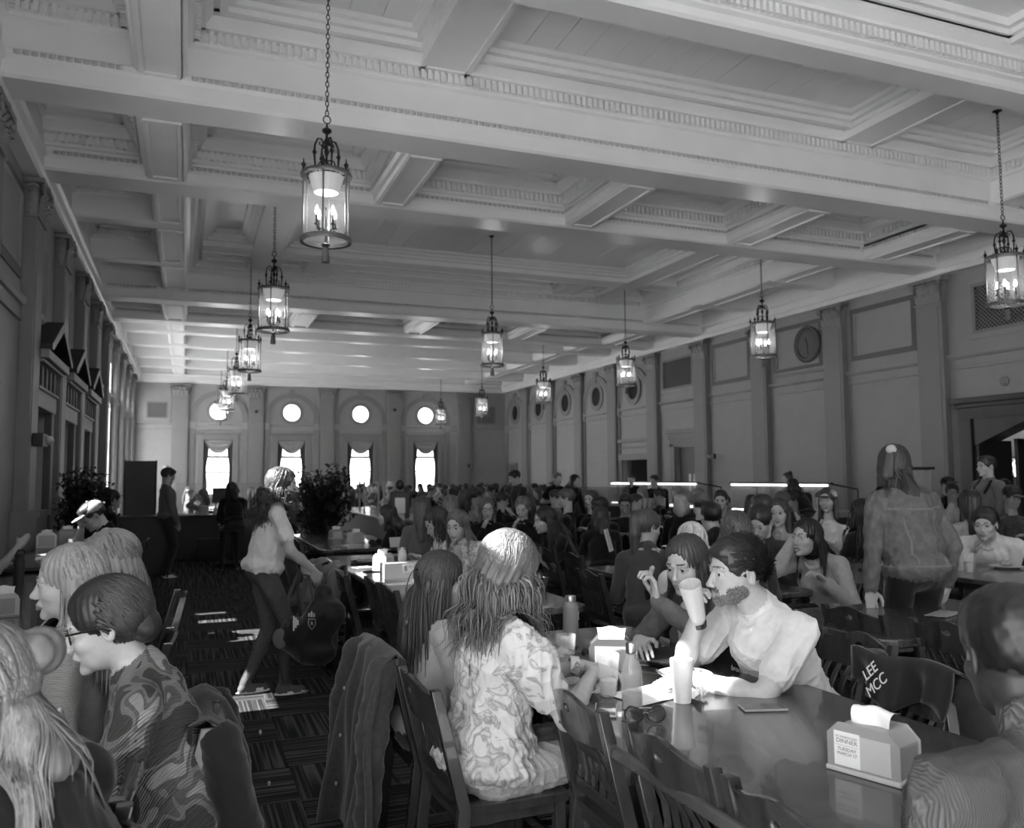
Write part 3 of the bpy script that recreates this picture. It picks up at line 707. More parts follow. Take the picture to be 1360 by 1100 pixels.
for y in (11.95,14.53): MB().box(XL,XL+.28,y-.42,y+.42,0,H(-.45)).box(XL,XL+.32,y-.46,y+.46,H(-.45),H(-.38)).build('pedestal',M_pil,wl)
# ================================================================== FURNITURE
def make_chair(label,loc,rz,group='dining chairs',mt=None):
    """front towards +Y local"""
    m=mt or M_cwood
    e=empty('dining_chair',loc,rz,label,'chair',group)
    W=.205
    # seat: saddled slab
    V=[];F=[];n=9
    for i in range(n):
        for j in range(n):
            u=-1+2*i/(n-1); v=-1+2*j/(n-1); r=1-.10*(v<0)*abs(v)
            cx=u*.215*r*(1-.06*max(0,abs(v)-.8)*5*.2); V.append((cx,v*.205,.445-.012*(1-u*u)*(1-(v*.9+.1)**2)))
    k=len(V); V+=[(p[0]*.97,p[1]*.97,.415) for p in V]
    for i in range(n-1):
        for j in range(n-1):
            a=i*n+j; F.append((a,a+n,a+n+1,a+1)); F.append((k+a,k+a+1,k+a+n+1,k+a+n))
    bd=[i*n for i in range(n)]+[(n-1)*n+j for j in range(1,n)]+[i*n+n-1 for i in range(n-2,-1,-1)]+[j for j in range(n-2,0,-1)]
    for q in range(len(bd)): a,b=bd[q],bd[(q+1)%len(bd)]; F.append((a,k+a,k+b,b))
    mb=MB(); mb.add(V,F); s=mb.build('seat',m,e,smooth=True)
    yb=lambda z: -.19-(.10*((z-.44)/.40) if z>.44 else -.0)-( .05*((.44-z)/.44) if z<.44 else 0)
    for g in (-1,1):
        p=MB(); zs=[0,.22,.44,.62,.845]; w_=.017
        V=[]; 
        for z in zs:
            y=yb(z); d=.022 if z<.8 else .018
            V+=[(g*W-w_,y-d,z),(g*W+w_,y-d,z),(g*W+w_,y+d,z),(g*W-w_,y+d,z)]
        F=[(i*4+j,i*4+(j+1)%4,(i+1)*4+(j+1)%4,(i+1)*4+j) for i in range(4) for j in range(4)]+[(3,2,1,0),(16,17,18,19)]
        p.add(V,F); p.build('back_post',m,e,bevel=.004)
        f=MB(); f.add([(g*.185-.02,.15,.43),(g*.185+.02,.15,.43),(g*.185+.02,.19,.43),(g*.185-.02,.19,.43),(g*.185-.014,.162,0),(g*.185+.014,.162,0),(g*.185+.014,.19,0),(g*.185-.014,.19,0)],[(0,1,2,3),(7,6,5,4),(0,4,5,1),(1,5,6,2),(2,6,7,3),(3,7,4,0)])
        f.build('leg',m,e,bevel=.003)
        MB().box(g*.19-.010,g*.19+.010,yb(.2)+.01,.17,.185,.215).build('side_stretcher',m,e)
    MB().box(-.18,.18,.158,.178,.25,.285).build('front_stretcher',m,e)
    MB().box(-.185,.185,-.19,.17,.375,.418).build('apron',m,e)
    # crest rail: curved slab with arched top and oval hole
    def bend(x,z,w_): 
        y=yb(z)+.0-.028*(1-(x/W)**2); return (x,y+w_,z)
    out=[]; n=17
    for i in range(n): x=-W+.015+(2*W-.03)*i/(n-1); out.append((x,.712-.004*math.cos(PI*x/W)))
    for i in range(n): x=W-.015-(2*W-.03)*i/(n-1); t=(1+math.cos(PI*x/(W-.015)))/2; out.append((x,.822+.038*t))
    hole=[(.024*math.cos(2*PI*i/14),.805+.015*math.sin(2*PI*i/14)) for i in range(14)]
    # grid-built: split into columns so that it can bend
    cols=24; V=[];F=[]
    import bisect
    def top(x): t=(1+math.cos(PI*x/(W-.015)))/2; return .822+.038*t
    c=plate('crest_rail',[out,hole],.020,m,lambda u,v,w_:(u,v,w_),e)
    bm=bmesh.new(); bm.from_mesh(c.data)
    for q in range(1,14):
        x=-W+2*W*q/14; g_=bmesh.ops.bisect_plane(bm,geom=bm.verts[:]+bm.edges[:]+bm.faces[:],plane_co=(x,0,0),plane_no=(1,0,0))
    for v in bm.verts: v.co=Vector(bend(v.co.x,v.co.y,v.co.z))
    bm.to_mesh(c.data); bm.free()
    MB().add([( -W+.015,yb(.50)-.008,.485),(W-.015,yb(.50)-.008,.485),(W-.015,yb(.50)+.012,.485),(-W+.015,yb(.50)+.012,.485),(-W+.015,yb(.52)-.008,.53),(W-.015,yb(.52)-.008,.53),(W-.015,yb(.52)+.012,.53),(-W+.015,yb(.52)+.012,.53)],[(0,3,2,1),(4,5,6,7),(0,1,5,4),(1,2,6,5),(2,3,7,6),(3,0,4,7)]).build('lower_rail',m,e,bevel=.003)
    for i in range(6):
        x=-.145+.29*i/5; sl=MB(); V=[]; 
        for z in (.52,.57,.63,.68,.72):
            t=(z-.52)/.2; y=yb(z)-.028*(1-(x/W)**2)*t+.030*math.sin(t*PI)*1.0; V+=[(x-.011,y-.005,z),(x+.011,y-.005,z),(x+.011,y+.006,z),(x-.011,y+.006,z)]
        F=[(a*4+j,a*4+(j+1)%4,(a+1)*4+(j+1)%4,(a+1)*4+j) for a in range(4) for j in range(4)]
        sl.add(V,F); sl.build('slat',m,e,smooth=False)
    return e
def make_table(label,x0,x1,y0,y1,group='long dining tables',z=.75):
    e=empty('dining_table',((x0+x1)/2,(y0+y1)/2,0),0,label,'table',group); W=(x1-x0)/2; L=(y1-y0)/2; r=.10
    def rr(o):
        P=[]; 
        for cx,cy,a0 in ((W-r,L-r,0),(-W+r,L-r,PI/2),(-W+r,-L+r,PI),(W-r,-L+r,1.5*PI)):
            for i in range(7): a=a0+PI/2*i/6; P.append((cx+(r+o)*math.cos(a),cy+(r+o)*math.sin(a)))
        return P
    V=[];n=28
    for o,zz in ((-.012,z-.045),(0,z-.036),(0,z-.010),(-.003,z-.003),(-.010,z)): V+=[(p[0],p[1],zz) for p in rr(o)]
    F=[(a*n+j,a*n+(j+1)%n,(a+1)*n+(j+1)%n,(a+1)*n+j) for a in range(4) for j in range(n)]+[tuple(range(n-1,-1,-1)),tuple(range(4*n,5*n))]
    mb=MB(); mb.add(V,F); mb.build('tabletop',M_table,e)
    MB().box(-W+.12,W-.12,-L+.15,L-.15,z-.10,z-.045).build('apron',M_cwood,e)
    for s in (-1,1):
        y=s*(L-.55); MB().box(-.07,.07,y-.05,y+.05,.06,z-.10).build('pedestal',M_cwood,e,bevel=.008)
        MB().box(-W+.22,W-.22,y-.05,y+.05,0,.07).build('foot',M_cwood,e,bevel=.01)
    MB().box(-.03,.03,-L+.6,L-.6,.22,.30).build('stretcher',M_cwood,e)
    return e
T1=make_table('near dining table holding the sunglasses, glass bottle and plates',1.20,2.24,.75,4.05)
T2=make_table('dining table under the white carton and squeeze bottle',1.33,2.36,4.72,8.75)
T3=make_table('dining table with two napkin dispensers and a patch of sun',1.42,2.42,9.5,12.4)
TLn=make_table('left dining table running along the window wall',-1.62,-.72,3.6,11.6)
T4=make_table('dark table under the laughing woman\'s elbow, with the black napkin dispenser at its far end',3.30,4.12,4.70,6.75)
T5=make_table('dining table the laughing woman leans on',3.55,4.42,3.05+1.85,6.0) if False else None
T6=make_table('empty dark table with a bright reflection before the denim jacket',3.15,4.6,3.15,4.12)
T7=make_table('dining table of the man in white at the right edge',5.6,6.7,3.6,5.2)
T8=make_table('dark table edge beneath the laughing woman\'s elbow',3.05,4.22,4.40,5.05) if False else None
CH=make_chair('empty dark chair nearest the lower edge, first left of the table corner with sunglasses',(1.42,2.55,0),-PI/2)
# ================================================================== PEOPLE
def A3(*v): return np.array(v,dtype=np.float64)
def nrm(v): v=np.asarray(v,float); return v/(np.linalg.norm(v)+1e-12)
def rotx(a): c,s=math.cos(a),math.sin(a); return np.array([[1,0,0],[0,c,-s],[0,s,c]])
def roty(a): c,s=math.cos(a),math.sin(a); return np.array([[c,0,s],[0,1,0],[-s,0,c]])
def rotz(a): c,s=math.cos(a),math.sin(a); return np.array([[c,-s,0],[s,c,0],[0,0,1]])
class Sdf:
    """smooth union of capsules and ellipsoids, meshed by surface nets on a grid that is finer where asked"""
    def __init__(s): s.P=[]
    def cap(s,a,b,ra,rb,lab,k=.02,sub=False): s.P.append(('c',np.asarray(a,float),np.asarray(b,float),ra,rb,lab,k,sub)); return s
    def ell(s,c,r,lab,R=None,k=.02,sub=False):
        r=np.asarray((r,r,r) if np.isscalar(r) else r,float); s.P.append(('e',np.asarray(c,float),np.eye(3) if R is None else np.asarray(R,float),r,0,lab,k,sub)); return s
    def bounds(s):
        lo=A3(9,9,9);hi=-lo
        for p in s.P:
            if p[7]: continue
            if p[0]=='c': r=max(p[3],p[4]); lo=np.minimum(lo,np.minimum(p[1],p[2])-r); hi=np.maximum(hi,np.maximum(p[1],p[2])+r)
            else:
                e=np.sqrt(((p[2]*p[3])**2).sum(1)); lo=np.minimum(lo,p[1]-e); hi=np.maximum(hi,p[1]+e)
        return lo,hi
    def mesh(s,h=.012,fine=()):
        lo,hi=s.bounds(); lo=lo-2.5*h; hi=hi+2.5*h; ax=[]
        for i in range(3):
            xs=[lo[i]]
            while xs[-1]<hi[i]:
                st=h; x=xs[-1]
                for (c,r,f) in fine:
                    if c[i]-r-h<x<c[i]+r: st=min(st,f)
                xs.append(x+st)
            ax.append(np.array(xs))
        X,Y,Z=ax; sh=(len(X),len(Y),len(Z)); D=np.full(sh,.2,np.float32); Lb=np.zeros(sh,np.int16)
        for (kd,a,b,ra,rb,lab,k,sub) in s.P:
            if kd=='c': r=max(ra,rb); l=np.minimum(a,b)-r; u=np.maximum(a,b)+r
            else:
                e=np.sqrt(((b*ra)**2).sum(1)); l=a-e; u=a+e
            m=max(k,h)*1.2+h; i0=[max(0,np.searchsorted(ax[i],l[i]-m)-1) for i in range(3)]; i1=[min(sh[i],np.searchsorted(ax[i],u[i]+m)+1) for i in range(3)]
            if any(i1[i]<=i0[i] for i in range(3)): continue
            sl=tuple(slice(i0[i],i1[i]) for i in range(3))
            x=X[sl[0]][:,None,None]-a[0]; y=Y[sl[1]][None,:,None]-a[1]; z=Z[sl[2]][None,None,:]-a[2]
            if kd=='c':
                ba=b-a; L2=max(ba@ba,1e-9); t=np.clip((x*ba[0]+y*ba[1]+z*ba[2])/L2,0,1)
                d=np.sqrt((x-ba[0]*t)**2+(y-ba[1]*t)**2+(z-ba[2]*t)**2)-(ra+(rb-ra)*t)
            else:
                R=b; q=[(x*R[0,i]+y*R[1,i]+z*R[2,i])/ra[i] for i in range(3)]
                k0=np.sqrt(q[0]**2+q[1]**2+q[2]**2); k1=np.sqrt((q[0]/ra[0])**2+(q[1]/ra[1])**2+(q[2]/ra[2])**2)+1e-9
                d=k0*(k0-1)/k1
            d=d.astype(np.float32); C=D[sl]; G=Lb[sl]
            if sub:
                e=-d; hh=np.maximum(k-np.abs(C+(-e)*-1-0)*0-np.abs(e-C),0)/k; D[sl]=np.maximum(C,e)+hh*hh*k/4
                if lab: G[(e>C)]=lab; Lb[sl]=G
            else:
                hh=np.maximum(k-np.abs(d-C),0)/k; G[d<C]=lab; Lb[sl]=G; D[sl]=np.minimum(C,d)-hh*hh*k/4
        S=D<0
        n=[q-1 for q in sh]
        c=np.zeros(n,np.uint8)
        for i in (0,1):
            for j in (0,1):
                for kk in (0,1): c+=S[i:n[0]+i,j:n[1]+j,kk:n[2]+kk]
        act=np.argwhere((c>0)&(c<8)); I,J,K=act.T
        idx=np.full(n,-1,np.int32); idx[I,J,K]=np.arange(len(act))
        cs=[(i,j,k) for i in (0,1) for j in (0,1) for k in (0,1)]
        vals={q:D[I+q[0],J+q[1],K+q[2]] for q in cs}
        acc=np.zeros((len(act),3)); cnt=np.zeros(len(act))
        for q in cs:
            for d_ in range(3):
                if q[d_]: continue
                q2=list(q); q2[d_]=1; q2=tuple(q2); a=vals[q]; b=vals[q2]; m=(a<0)!=(b<0); t=np.where(m,a/np.where(a-b==0,1,a-b),0)
                pos=np.stack([X[I+q[0]],Y[J+q[1]],Z[K+q[2]]],1); p2=np.stack([X[I+q2[0]],Y[J+q2[1]],Z[K+q2[2]]],1)
                acc+=np.where(m[:,None],pos+(p2-pos)*t[:,None],0); cnt+=m
        V=acc/cnt[:,None]
        lab=Lb[I,J,K]
        best=np.full(len(act),9.,np.float32)
        for q in cs:
            v=np.abs(vals[q]); m=v<best; best[m]=v[m]; lab=np.where(m,Lb[I+q[0],J+q[1],K+q[2]],lab)
        F=[]
        m=S[:-1,1:-1,1:-1]!=S[1:,1:-1,1:-1]; e=np.argwhere(m)
        def quads(e,off,flip):
            q=np.stack([idx[tuple((e+o).T)] for o in off],1); q[flip]=q[flip][:,::-1]; return q
        s0=S[:-1,1:-1,1:-1][m]; F.append(quads(e,[(0,0,0),(0,1,0),(0,1,1),(0,0,1)],~s0))
        m=S[1:-1,:-1,1:-1]!=S[1:-1,1:,1:-1]; e=np.argwhere(m); s0=S[1:-1,:-1,1:-1][m]; F.append(quads(e,[(0,0,0),(0,0,1),(1,0,1),(1,0,0)],~s0))
        m=S[1:-1,1:-1,:-1]!=S[1:-1,1:-1,1:]; e=np.argwhere(m); s0=S[1:-1,1:-1,:-1][m]; F.append(quads(e,[(0,0,0),(1,0,0),(1,1,0),(0,1,0)],~s0))
        F=np.concatenate(F); F=F[(F>=0).all(1)]
        return V,F,lab
def vnormals(V,F):
    n=np.cross(V[F[:,2]]-V[F[:,0]],V[F[:,3]]-V[F[:,1]]); N=np.zeros_like(V)
    for i in range(4): np.add.at(N,F[:,i],n)
    return N/(np.linalg.norm(N,axis=1)[:,None]+1e-12)
def folds(V,seed,f=14.,stretch=(1,1,.45)):
    r=np.random.RandomState(seed); W=V*np.array(stretch); out=np.zeros(len(V)); w_=W.copy()
    for i in range(3): w_=w_+.03*np.sin(W[:,[1,2,0]]*r.uniform(8,16)+r.uniform(0,6,3))
    for i in range(5):
        k=nrm(r.normal(size=3))*f*r.uniform(.7,1.9); s=np.sin(w_@k+r.uniform(0,6)); out+=(1-np.abs(s))**2*2-.7
    return out/5
def ik(a,t,l1,l2,pole):
    a=np.asarray(a,float); t=np.asarray(t,float); d=t-a; L=np.linalg.norm(d); Lm=min(L,(l1+l2)*.995); 
    if L>Lm: t=a+d/L*Lm; L=Lm
    u=d/np.linalg.norm(d); x=(l1*l1-l2*l2+L*L)/(2*L); h_=math.sqrt(max(l1*l1-x*x,0)); p=np.asarray(pole,float); p=nrm(p-u*(p@u))
    return a+u*x+p*h_, t
SKIN,EYE_,IRIS,LIP,BROW,TOP,TOP2,PANT,SHOE,SOLE,BEARD=range(1,12)
def hand(S,w,d,n,s,curl=.5,fine=True,side=1,spread=1.,lab=SKIN,grip=None):
    """w wrist, d pointing direction, n back-of-hand normal, side +1: thumb towards d x n"""
    d=nrm(d); n=nrm(n-d*(n@d)); t=np.cross(d,n)*side
    R=np.stack([t,d,n],1)
    S.ell(w+d*.048*s,(.040*s,.050*s,.0145*s),lab,R,.012); S.ell(w+d*.02*s,(.028*s,.03*s,.018*s),lab,R,.012)
    if not fine:
        q=w+d*.095*s-n*.02*s*curl*2; S.ell(q,(.032*s,.04*s,.014*s),lab,R,.012); S.cap(w+t*.03*s+d*.03*s,w+t*.055*s+d*.065*s,.012*s,.009*s,lab,.01); return
    for i,(o,L) in enumerate(((.029,.078),(.0095,.086),(-.010,.080),(-.028,.062))):
        c=curl if np.isscalar(curl) else curl[i]
        b=w+d*(.088-.004*abs(i-1))*s+t*o*s; dr=nrm(d+t*o*4*.35*spread); p=b; a=.35*c*2
        for j,(f,r) in enumerate(((.45,.0088),(.32,.0080),(.23,.0072))):
            dd=dr*math.cos(a)-n*math.sin(a); q=p+dd*L*f*s; S.cap(p,q,r*s,(r-.0007)*s,lab,.0045); p=q; a+=c*1.35
    b=w+d*.022*s+t*.026*s; c=curl if np.isscalar(curl) else curl[0]
    p1=b+nrm(t*.9+d*.75-n*.35*c)*.040*s; p2=p1+nrm(d*.9+t*(.35-.5*c)-n*.6*c)*.032*s; p3=p2+nrm(d*.8-t*.5*c-n*.5*c)*.024*s
    S.cap(b,p1,.013*s,.0105*s,lab,.01); S.cap(p1,p2,.0100*s,.009*s,lab,.005); S.cap(p2,p3,.009*s,.0078*s,lab,.005)
def head(S,c,R,s,fem=True,gaze=(0,0),mouth=0.,beard=False,detail=True,nose=1.):
    P=lambda x,y,z: c+R@A3(x,y,z)*s
    S.ell(P(0,-.012,.030),np.array([.074,.090,.086])*s,SKIN,R,.01)
    S.ell(P(0,.030,.036),np.array([.062,.060,.058])*s,SKIN,R,.02)
    S.ell(P(0,.028,-.030),np.array([.060,.064,.070])*s,SKIN,R,.02)
    jw=.044 if fem else .051
    S.ell(P(0,.038,-.074),np.array([jw,.044,.034])*s,BEARD if beard else SKIN,R,.02)
    S.ell(P(0,.076,-.098),np.array([.019,.016,.015])*s,BEARD if beard else SKIN,R,.02)
    for g in (-1,1):
        S.ell(P(g*.077,-.010,-.006),np.array([.007,.017,.030])*s,SKIN,R@rotx(-.15),.006)
        if not detail: continue
        S.ell(P(g*.037,.058,-.026),np.array([.022,.023,.021])*s,SKIN,R,.02)
        S.cap(P(g*.042,.078,.020),P(g*.010,.091,.020),.008*s,.008*s,SKIN,.014)
        S.ell(P(g*.079,-.006,-.004),np.array([.006,.009,.018])*s,SKIN,R,.004,sub=True)
        if beard: S.ell(P(g*.050,.028,-.058),np.array([.014,.040,.030])*s,BEARD,R,.01)
    S.cap(P(0,.088,.010),P(0,.108*nose**.3,-.030),.0075*s,.0095*s,SKIN,.012)
    S.ell(P(0,.110*nose**.3,-.034),np.array([.0120,.011,.0095])*s,SKIN,R,.008)
    if not detail: return
    for g in (-1,1):
        S.ell(P(g*.010,.101,-.038),np.array([.008,.009,.007])*s,SKIN,R,.006)
        S.ell(P(g*.031,.101,.000),np.array([.019,.017,.0125])*s,SKIN,R,.010,sub=True)
        S.ell(P(g*.031,.0755,.001),.0128*s,EYE_,R,.0015)
        S.ell(P(g*.031+gaze[0]*.006,.0835,.001+gaze[1]*.005),.0072*s,IRIS,R,.0005)
        S.cap(P(g*.047,.074,.001),P(g*.031,.0875,.0095),.0032*s,.0036*s,SKIN,.004); S.cap(P(g*.031,.0875,.0095),P(g*.016,.082,.002),.0036*s,.003*s,SKIN,.004)
        S.cap(P(g*.045,.074,-.004),P(g*.031,.086,-.0085),.0028*s,.0030*s,SKIN,.004); S.cap(P(g*.031,.086,-.0085),P(g*.017,.082,-.003),.0030*s,.0028*s,SKIN,.004)
        S.cap(P(g*.049,.076,.0235),P(g*.034,.0905,.0285),.0022*s,.0032*s,BROW,.002); S.cap(P(g*.034,.0905,.0285),P(g*.015,.0962,.0265),.0032*s,.0036*s,BROW,.002)
    if beard:
        S.cap(P(-.020,.094,-.055),P(.020,.094,-.055),.006*s,.006*s,BEARD,.008); S.ell(P(0,.082,-.086),np.array([.028,.016,.016])*s,BEARD,R,.012)
    else: S.cap(P(-.014,.090,-.058),P(.014,.090,-.058),.008*s,.008*s,SKIN,.012)
    o=mouth*.008
    for g in (-1,1):
        S.cap(P(g*.0225,.083,-.0665),P(g*.004,.0985,-.0625+o*.3),.0036*s,.0056*s,LIP,.004); S.cap(P(g*.0225,.083,-.0675),P(0,.0965,-.0745-o),.0036*s,.0066*s,LIP,.004)
    if mouth>.3: S.ell(P(0,.098,-.0685-o*.4),np.array([.014,.012,.004+o*.6])*s,IRIS,R,.003,sub=True)
def hair_base(c,R,s,style,length,lab=1):
    """solid core of the hair"""
    P=lambda x,y,z: c+R@A3(x,y,z)*s; S=Sdf()
    S.ell(P(0,-.012,.040),np.array([.083,.104,.091])*s,lab,R,.02)
    if style=='short':
        S.ell(P(0,.014,.078),np.array([.066,.086,.042])*s,lab,R,.02)
        S.ell(P(0,.105,-.020),np.array([.066,.085,.078])*s,lab,R,.01,sub=True); S.ell(P(0,.02,-.09),np.array([.10,.10,.075])*s,lab,R,.01,sub=True)
        for g in (-1,1): S.ell(P(g*.088,.010,-.02),np.array([.022,.035,.045])*s,lab,R,.01,sub=True)
    else:
        S.ell(P(0,.105,-.018),np.array([.057,.070,.092])*s,lab,R,.01,sub=True)
        S.ell(P(0,.02,-.10),np.array([.05,.10,.07])*s,lab,R,.01,sub=True)
        if style in ('long','wavy','curly'):
            for g in (-1,1): S.ell(P(g*.074,-.012,-.012),np.array([.018,.028,.046])*s,lab,R,.015)
            S.ell(P(0,-.045,-.04),np.array([.080,.062,.095])*s,lab,R,.03)
    return S
def locks(c,R,s,n,length,seed,wave=.0,r=.006,part=0.,spread=1.,gravity=1.,coll=(),flow=None,frontmin=-.2,up=0.,seg=14,hang=None,jit=.15,zmin=-.02,hug=.0):
    """strands: roots on the skull, they follow the head and hang; returns V,F"""
    g=np.random.RandomState(seed); P=[]
    while len(P)<n:
        d=nrm(g.normal(size=3))
        if d[2]<zmin-.15*(d[1]<0)-.35*(d[1]<-.3): continue
        if d[1]>.40 and d[2]<.60+.18*(1-abs(d[0])): continue
        P.append(d)
    d=np.array(P); rad=np.array([.079,.094,.088])*1.0; q=d*rad+np.array([0,-.018,.036])
    sx=np.sign(d[:,0]-part); back=np.stack([sx*.75*(d[:,1]>-.3),-.55+0*d[:,0],-.15+0*d[:,0]],1)
    if flow is not None: back=np.tile(np.array(flow,float),(n,1))+g.normal(size=(n,3))*jit
    dirs=back-(back*d).sum(1)[:,None]*d; dirs/=np.linalg.norm(dirs,axis=1)[:,None]+1e-9
    if up: dirs=dirs+d*up; dirs/=np.linalg.norm(dirs,axis=1)[:,None]
    Ls=length*g.uniform(.75,1.08,n)*s; pos=c+(q@R.T)*s; dr=dirs@R.T; G=A3(0,0,-1); out=[pos]; g0=.45 if gravity>0 else 0; ph=g.uniform(0,6.28,(n,1)); wd=nrm(g.normal(size=(n,3)))
    wd=g.normal(size=(n,3)); wd/=np.linalg.norm(wd,axis=1)[:,None]
    hc0=c[2]; skull=c+R@A3(0,-.018,.030)*s; rr=np.array([.081,.096,.092])*s
    for k in range(seg-1):
        step=(Ls/(seg-1))[:,None]; grav=min(1,g0+gravity*k/seg*1.2) if gravity>0 else 0
        v=dr*(1-.45*grav)+G*grav*.75+wd*jit*.35+ (wd*np.sin(ph+k*(1.25 if wave<.8 else .95))*wave if wave else 0)
        v/=np.linalg.norm(v,axis=1)[:,None]+1e-9; dr=dr*.5+v*.5; pos=pos+v*step
        e=(pos-skull)@R/rr; L=np.linalg.norm(e,axis=1)[:,None]; lim=1.0+.07*np.abs(wd[:,:1]); m=(L<lim)|((hug>0)&(L<1.35)&(pos[:,2:3]>hc0-hug*s)); pos=np.where(m,skull+((e/np.maximum(L,1e-6)*lim)*rr)@R.T,pos)
        for (ca,cb,cr) in coll:
            ba=cb-ca; t=np.clip(((pos-ca)@ba)/(ba@ba),0,1)[:,None]; nn=pos-(ca+ba*t); dl=np.linalg.norm(nn,axis=1)[:,None]; m=dl<cr; pos=np.where(m,ca+ba*t+nn/np.maximum(dl,1e-6)*cr,pos)
        out.append(pos)
    Pn=np.stack(out,1); T=np.gradient(Pn,axis=1); T/=np.linalg.norm(T,axis=2)[:,:,None]+1e-9
    ax=pos-skull; ref=Pn-skull; a=np.cross(T,ref); a/=np.linalg.norm(a,axis=2)[:,:,None]+1e-9; b=np.cross(T,a)
    tt=np.linspace(0,1,seg); prof=np.minimum(1,.5+tt*4)*(1-tt**3*.85)*r*s; rs=g.uniform(.6,1.3,(n,1,1)); m=4
    V=np.zeros((n,seg,m,3))
    for j in range(m):
        th=2*PI*j/m; V[:,:,j]=Pn+(a*math.cos(th)*1.5+b*math.sin(th)*.7)*prof[None,:,None]*rs
    V=V.reshape(-1,3); i=np.arange(n)[:,None,None]*seg*m; k=np.arange(seg-1)[None,:,None]*m; j=np.arange(m)[None,None,:]; j2=(j+1)%m
    F=np.stack([i+k+j,i+k+j2,i+k+m+j2,i+k+m+j],-1).reshape(-1,4)
    return V,F
def hairmat(name,v,rough=.42):
    if name in MATS: return MATS[name]
    m=bpy.data.materials.new(name); m.use_nodes=True; nt=m.node_tree; N=nt.nodes; L=nt.links; b=N['Principled BSDF']; b.inputs['Roughness'].default_value=rough
    g=N.new('ShaderNodeNewGeometry'); tc=N.new('ShaderNodeTexCoord'); n=N.new('ShaderNodeTexNoise'); n.inputs['Scale'].default_value=60; mp=N.new('ShaderNodeMapping'); mp.inputs['Scale'].default_value=(1,1,.12)
    L.new(tc.outputs['Object'],mp.inputs[0]); L.new(mp.outputs[0],n.inputs['Vector'])
    ad=N.new('ShaderNodeMath'); ad.operation='MULTIPLY_ADD'; ad.inputs[1].default_value=.5; L.new(g.outputs['Random Per Island'],ad.inputs[0]); 
    mu=N.new('ShaderNodeMath'); mu.operation='MULTIPLY'; mu.inputs[1].default_value=.6; L.new(n.outputs['Fac'],mu.inputs[0]); L.new(mu.outputs[0],ad.inputs[2])
    r=N.new('ShaderNodeMapRange'); r.inputs[1].default_value=.2; r.inputs[2].default_value=.85; r.inputs[3].default_value=v*.45; r.inputs[4].default_value=min(.95,v*1.6); L.new(ad.outputs[0],r.inputs[0]); L.new(r.outputs[0],b.inputs['Base Color'])
    MATS[name]=m; return m
def cloth(name,v,rough=.85,nscale=0,namp=.06,bump=.12,stretch=None,kind='noise',sheen=.2):
    return mat('cloth_'+name,v,rough,nscale=nscale or 30,namp=namp,bump=bump,bscale=None if nscale else None,stretch=stretch,kind=kind,sheen=sheen,spec=.15)
M_skin={k:mat('skin_%s'%k,v,.45,nscale=60,namp=.06,bump=.06,spec=.4) for k,v in dict(light=.40,mid=.32,tan=.22,dark=.028).items()}
M_eye=mat('eye_white',.36,.3); M_iris=mat('iris_dark',.02,.15); M_lip={'l':mat('lip',.22,.4),'d':mat('lip_dark',.07,.4)}
M_brow=mat('brow_hair',.09,.8); M_beard=mat('beard_hair',.13,.9,nscale=220,namp=.8,bump=.5)
def body_mats(skin='light',top=None,top2=None,pant=None,shoe=None,brow=None):
    dk=skin in('dark',)
    return [M_skin[skin],M_skin[skin],M_eye,M_iris,M_lip['d' if dk else 'l'],brow or M_brow,top,top2 or top,pant or cloth('denim_dark',.035),shoe or M_black,M_white,M_beard]
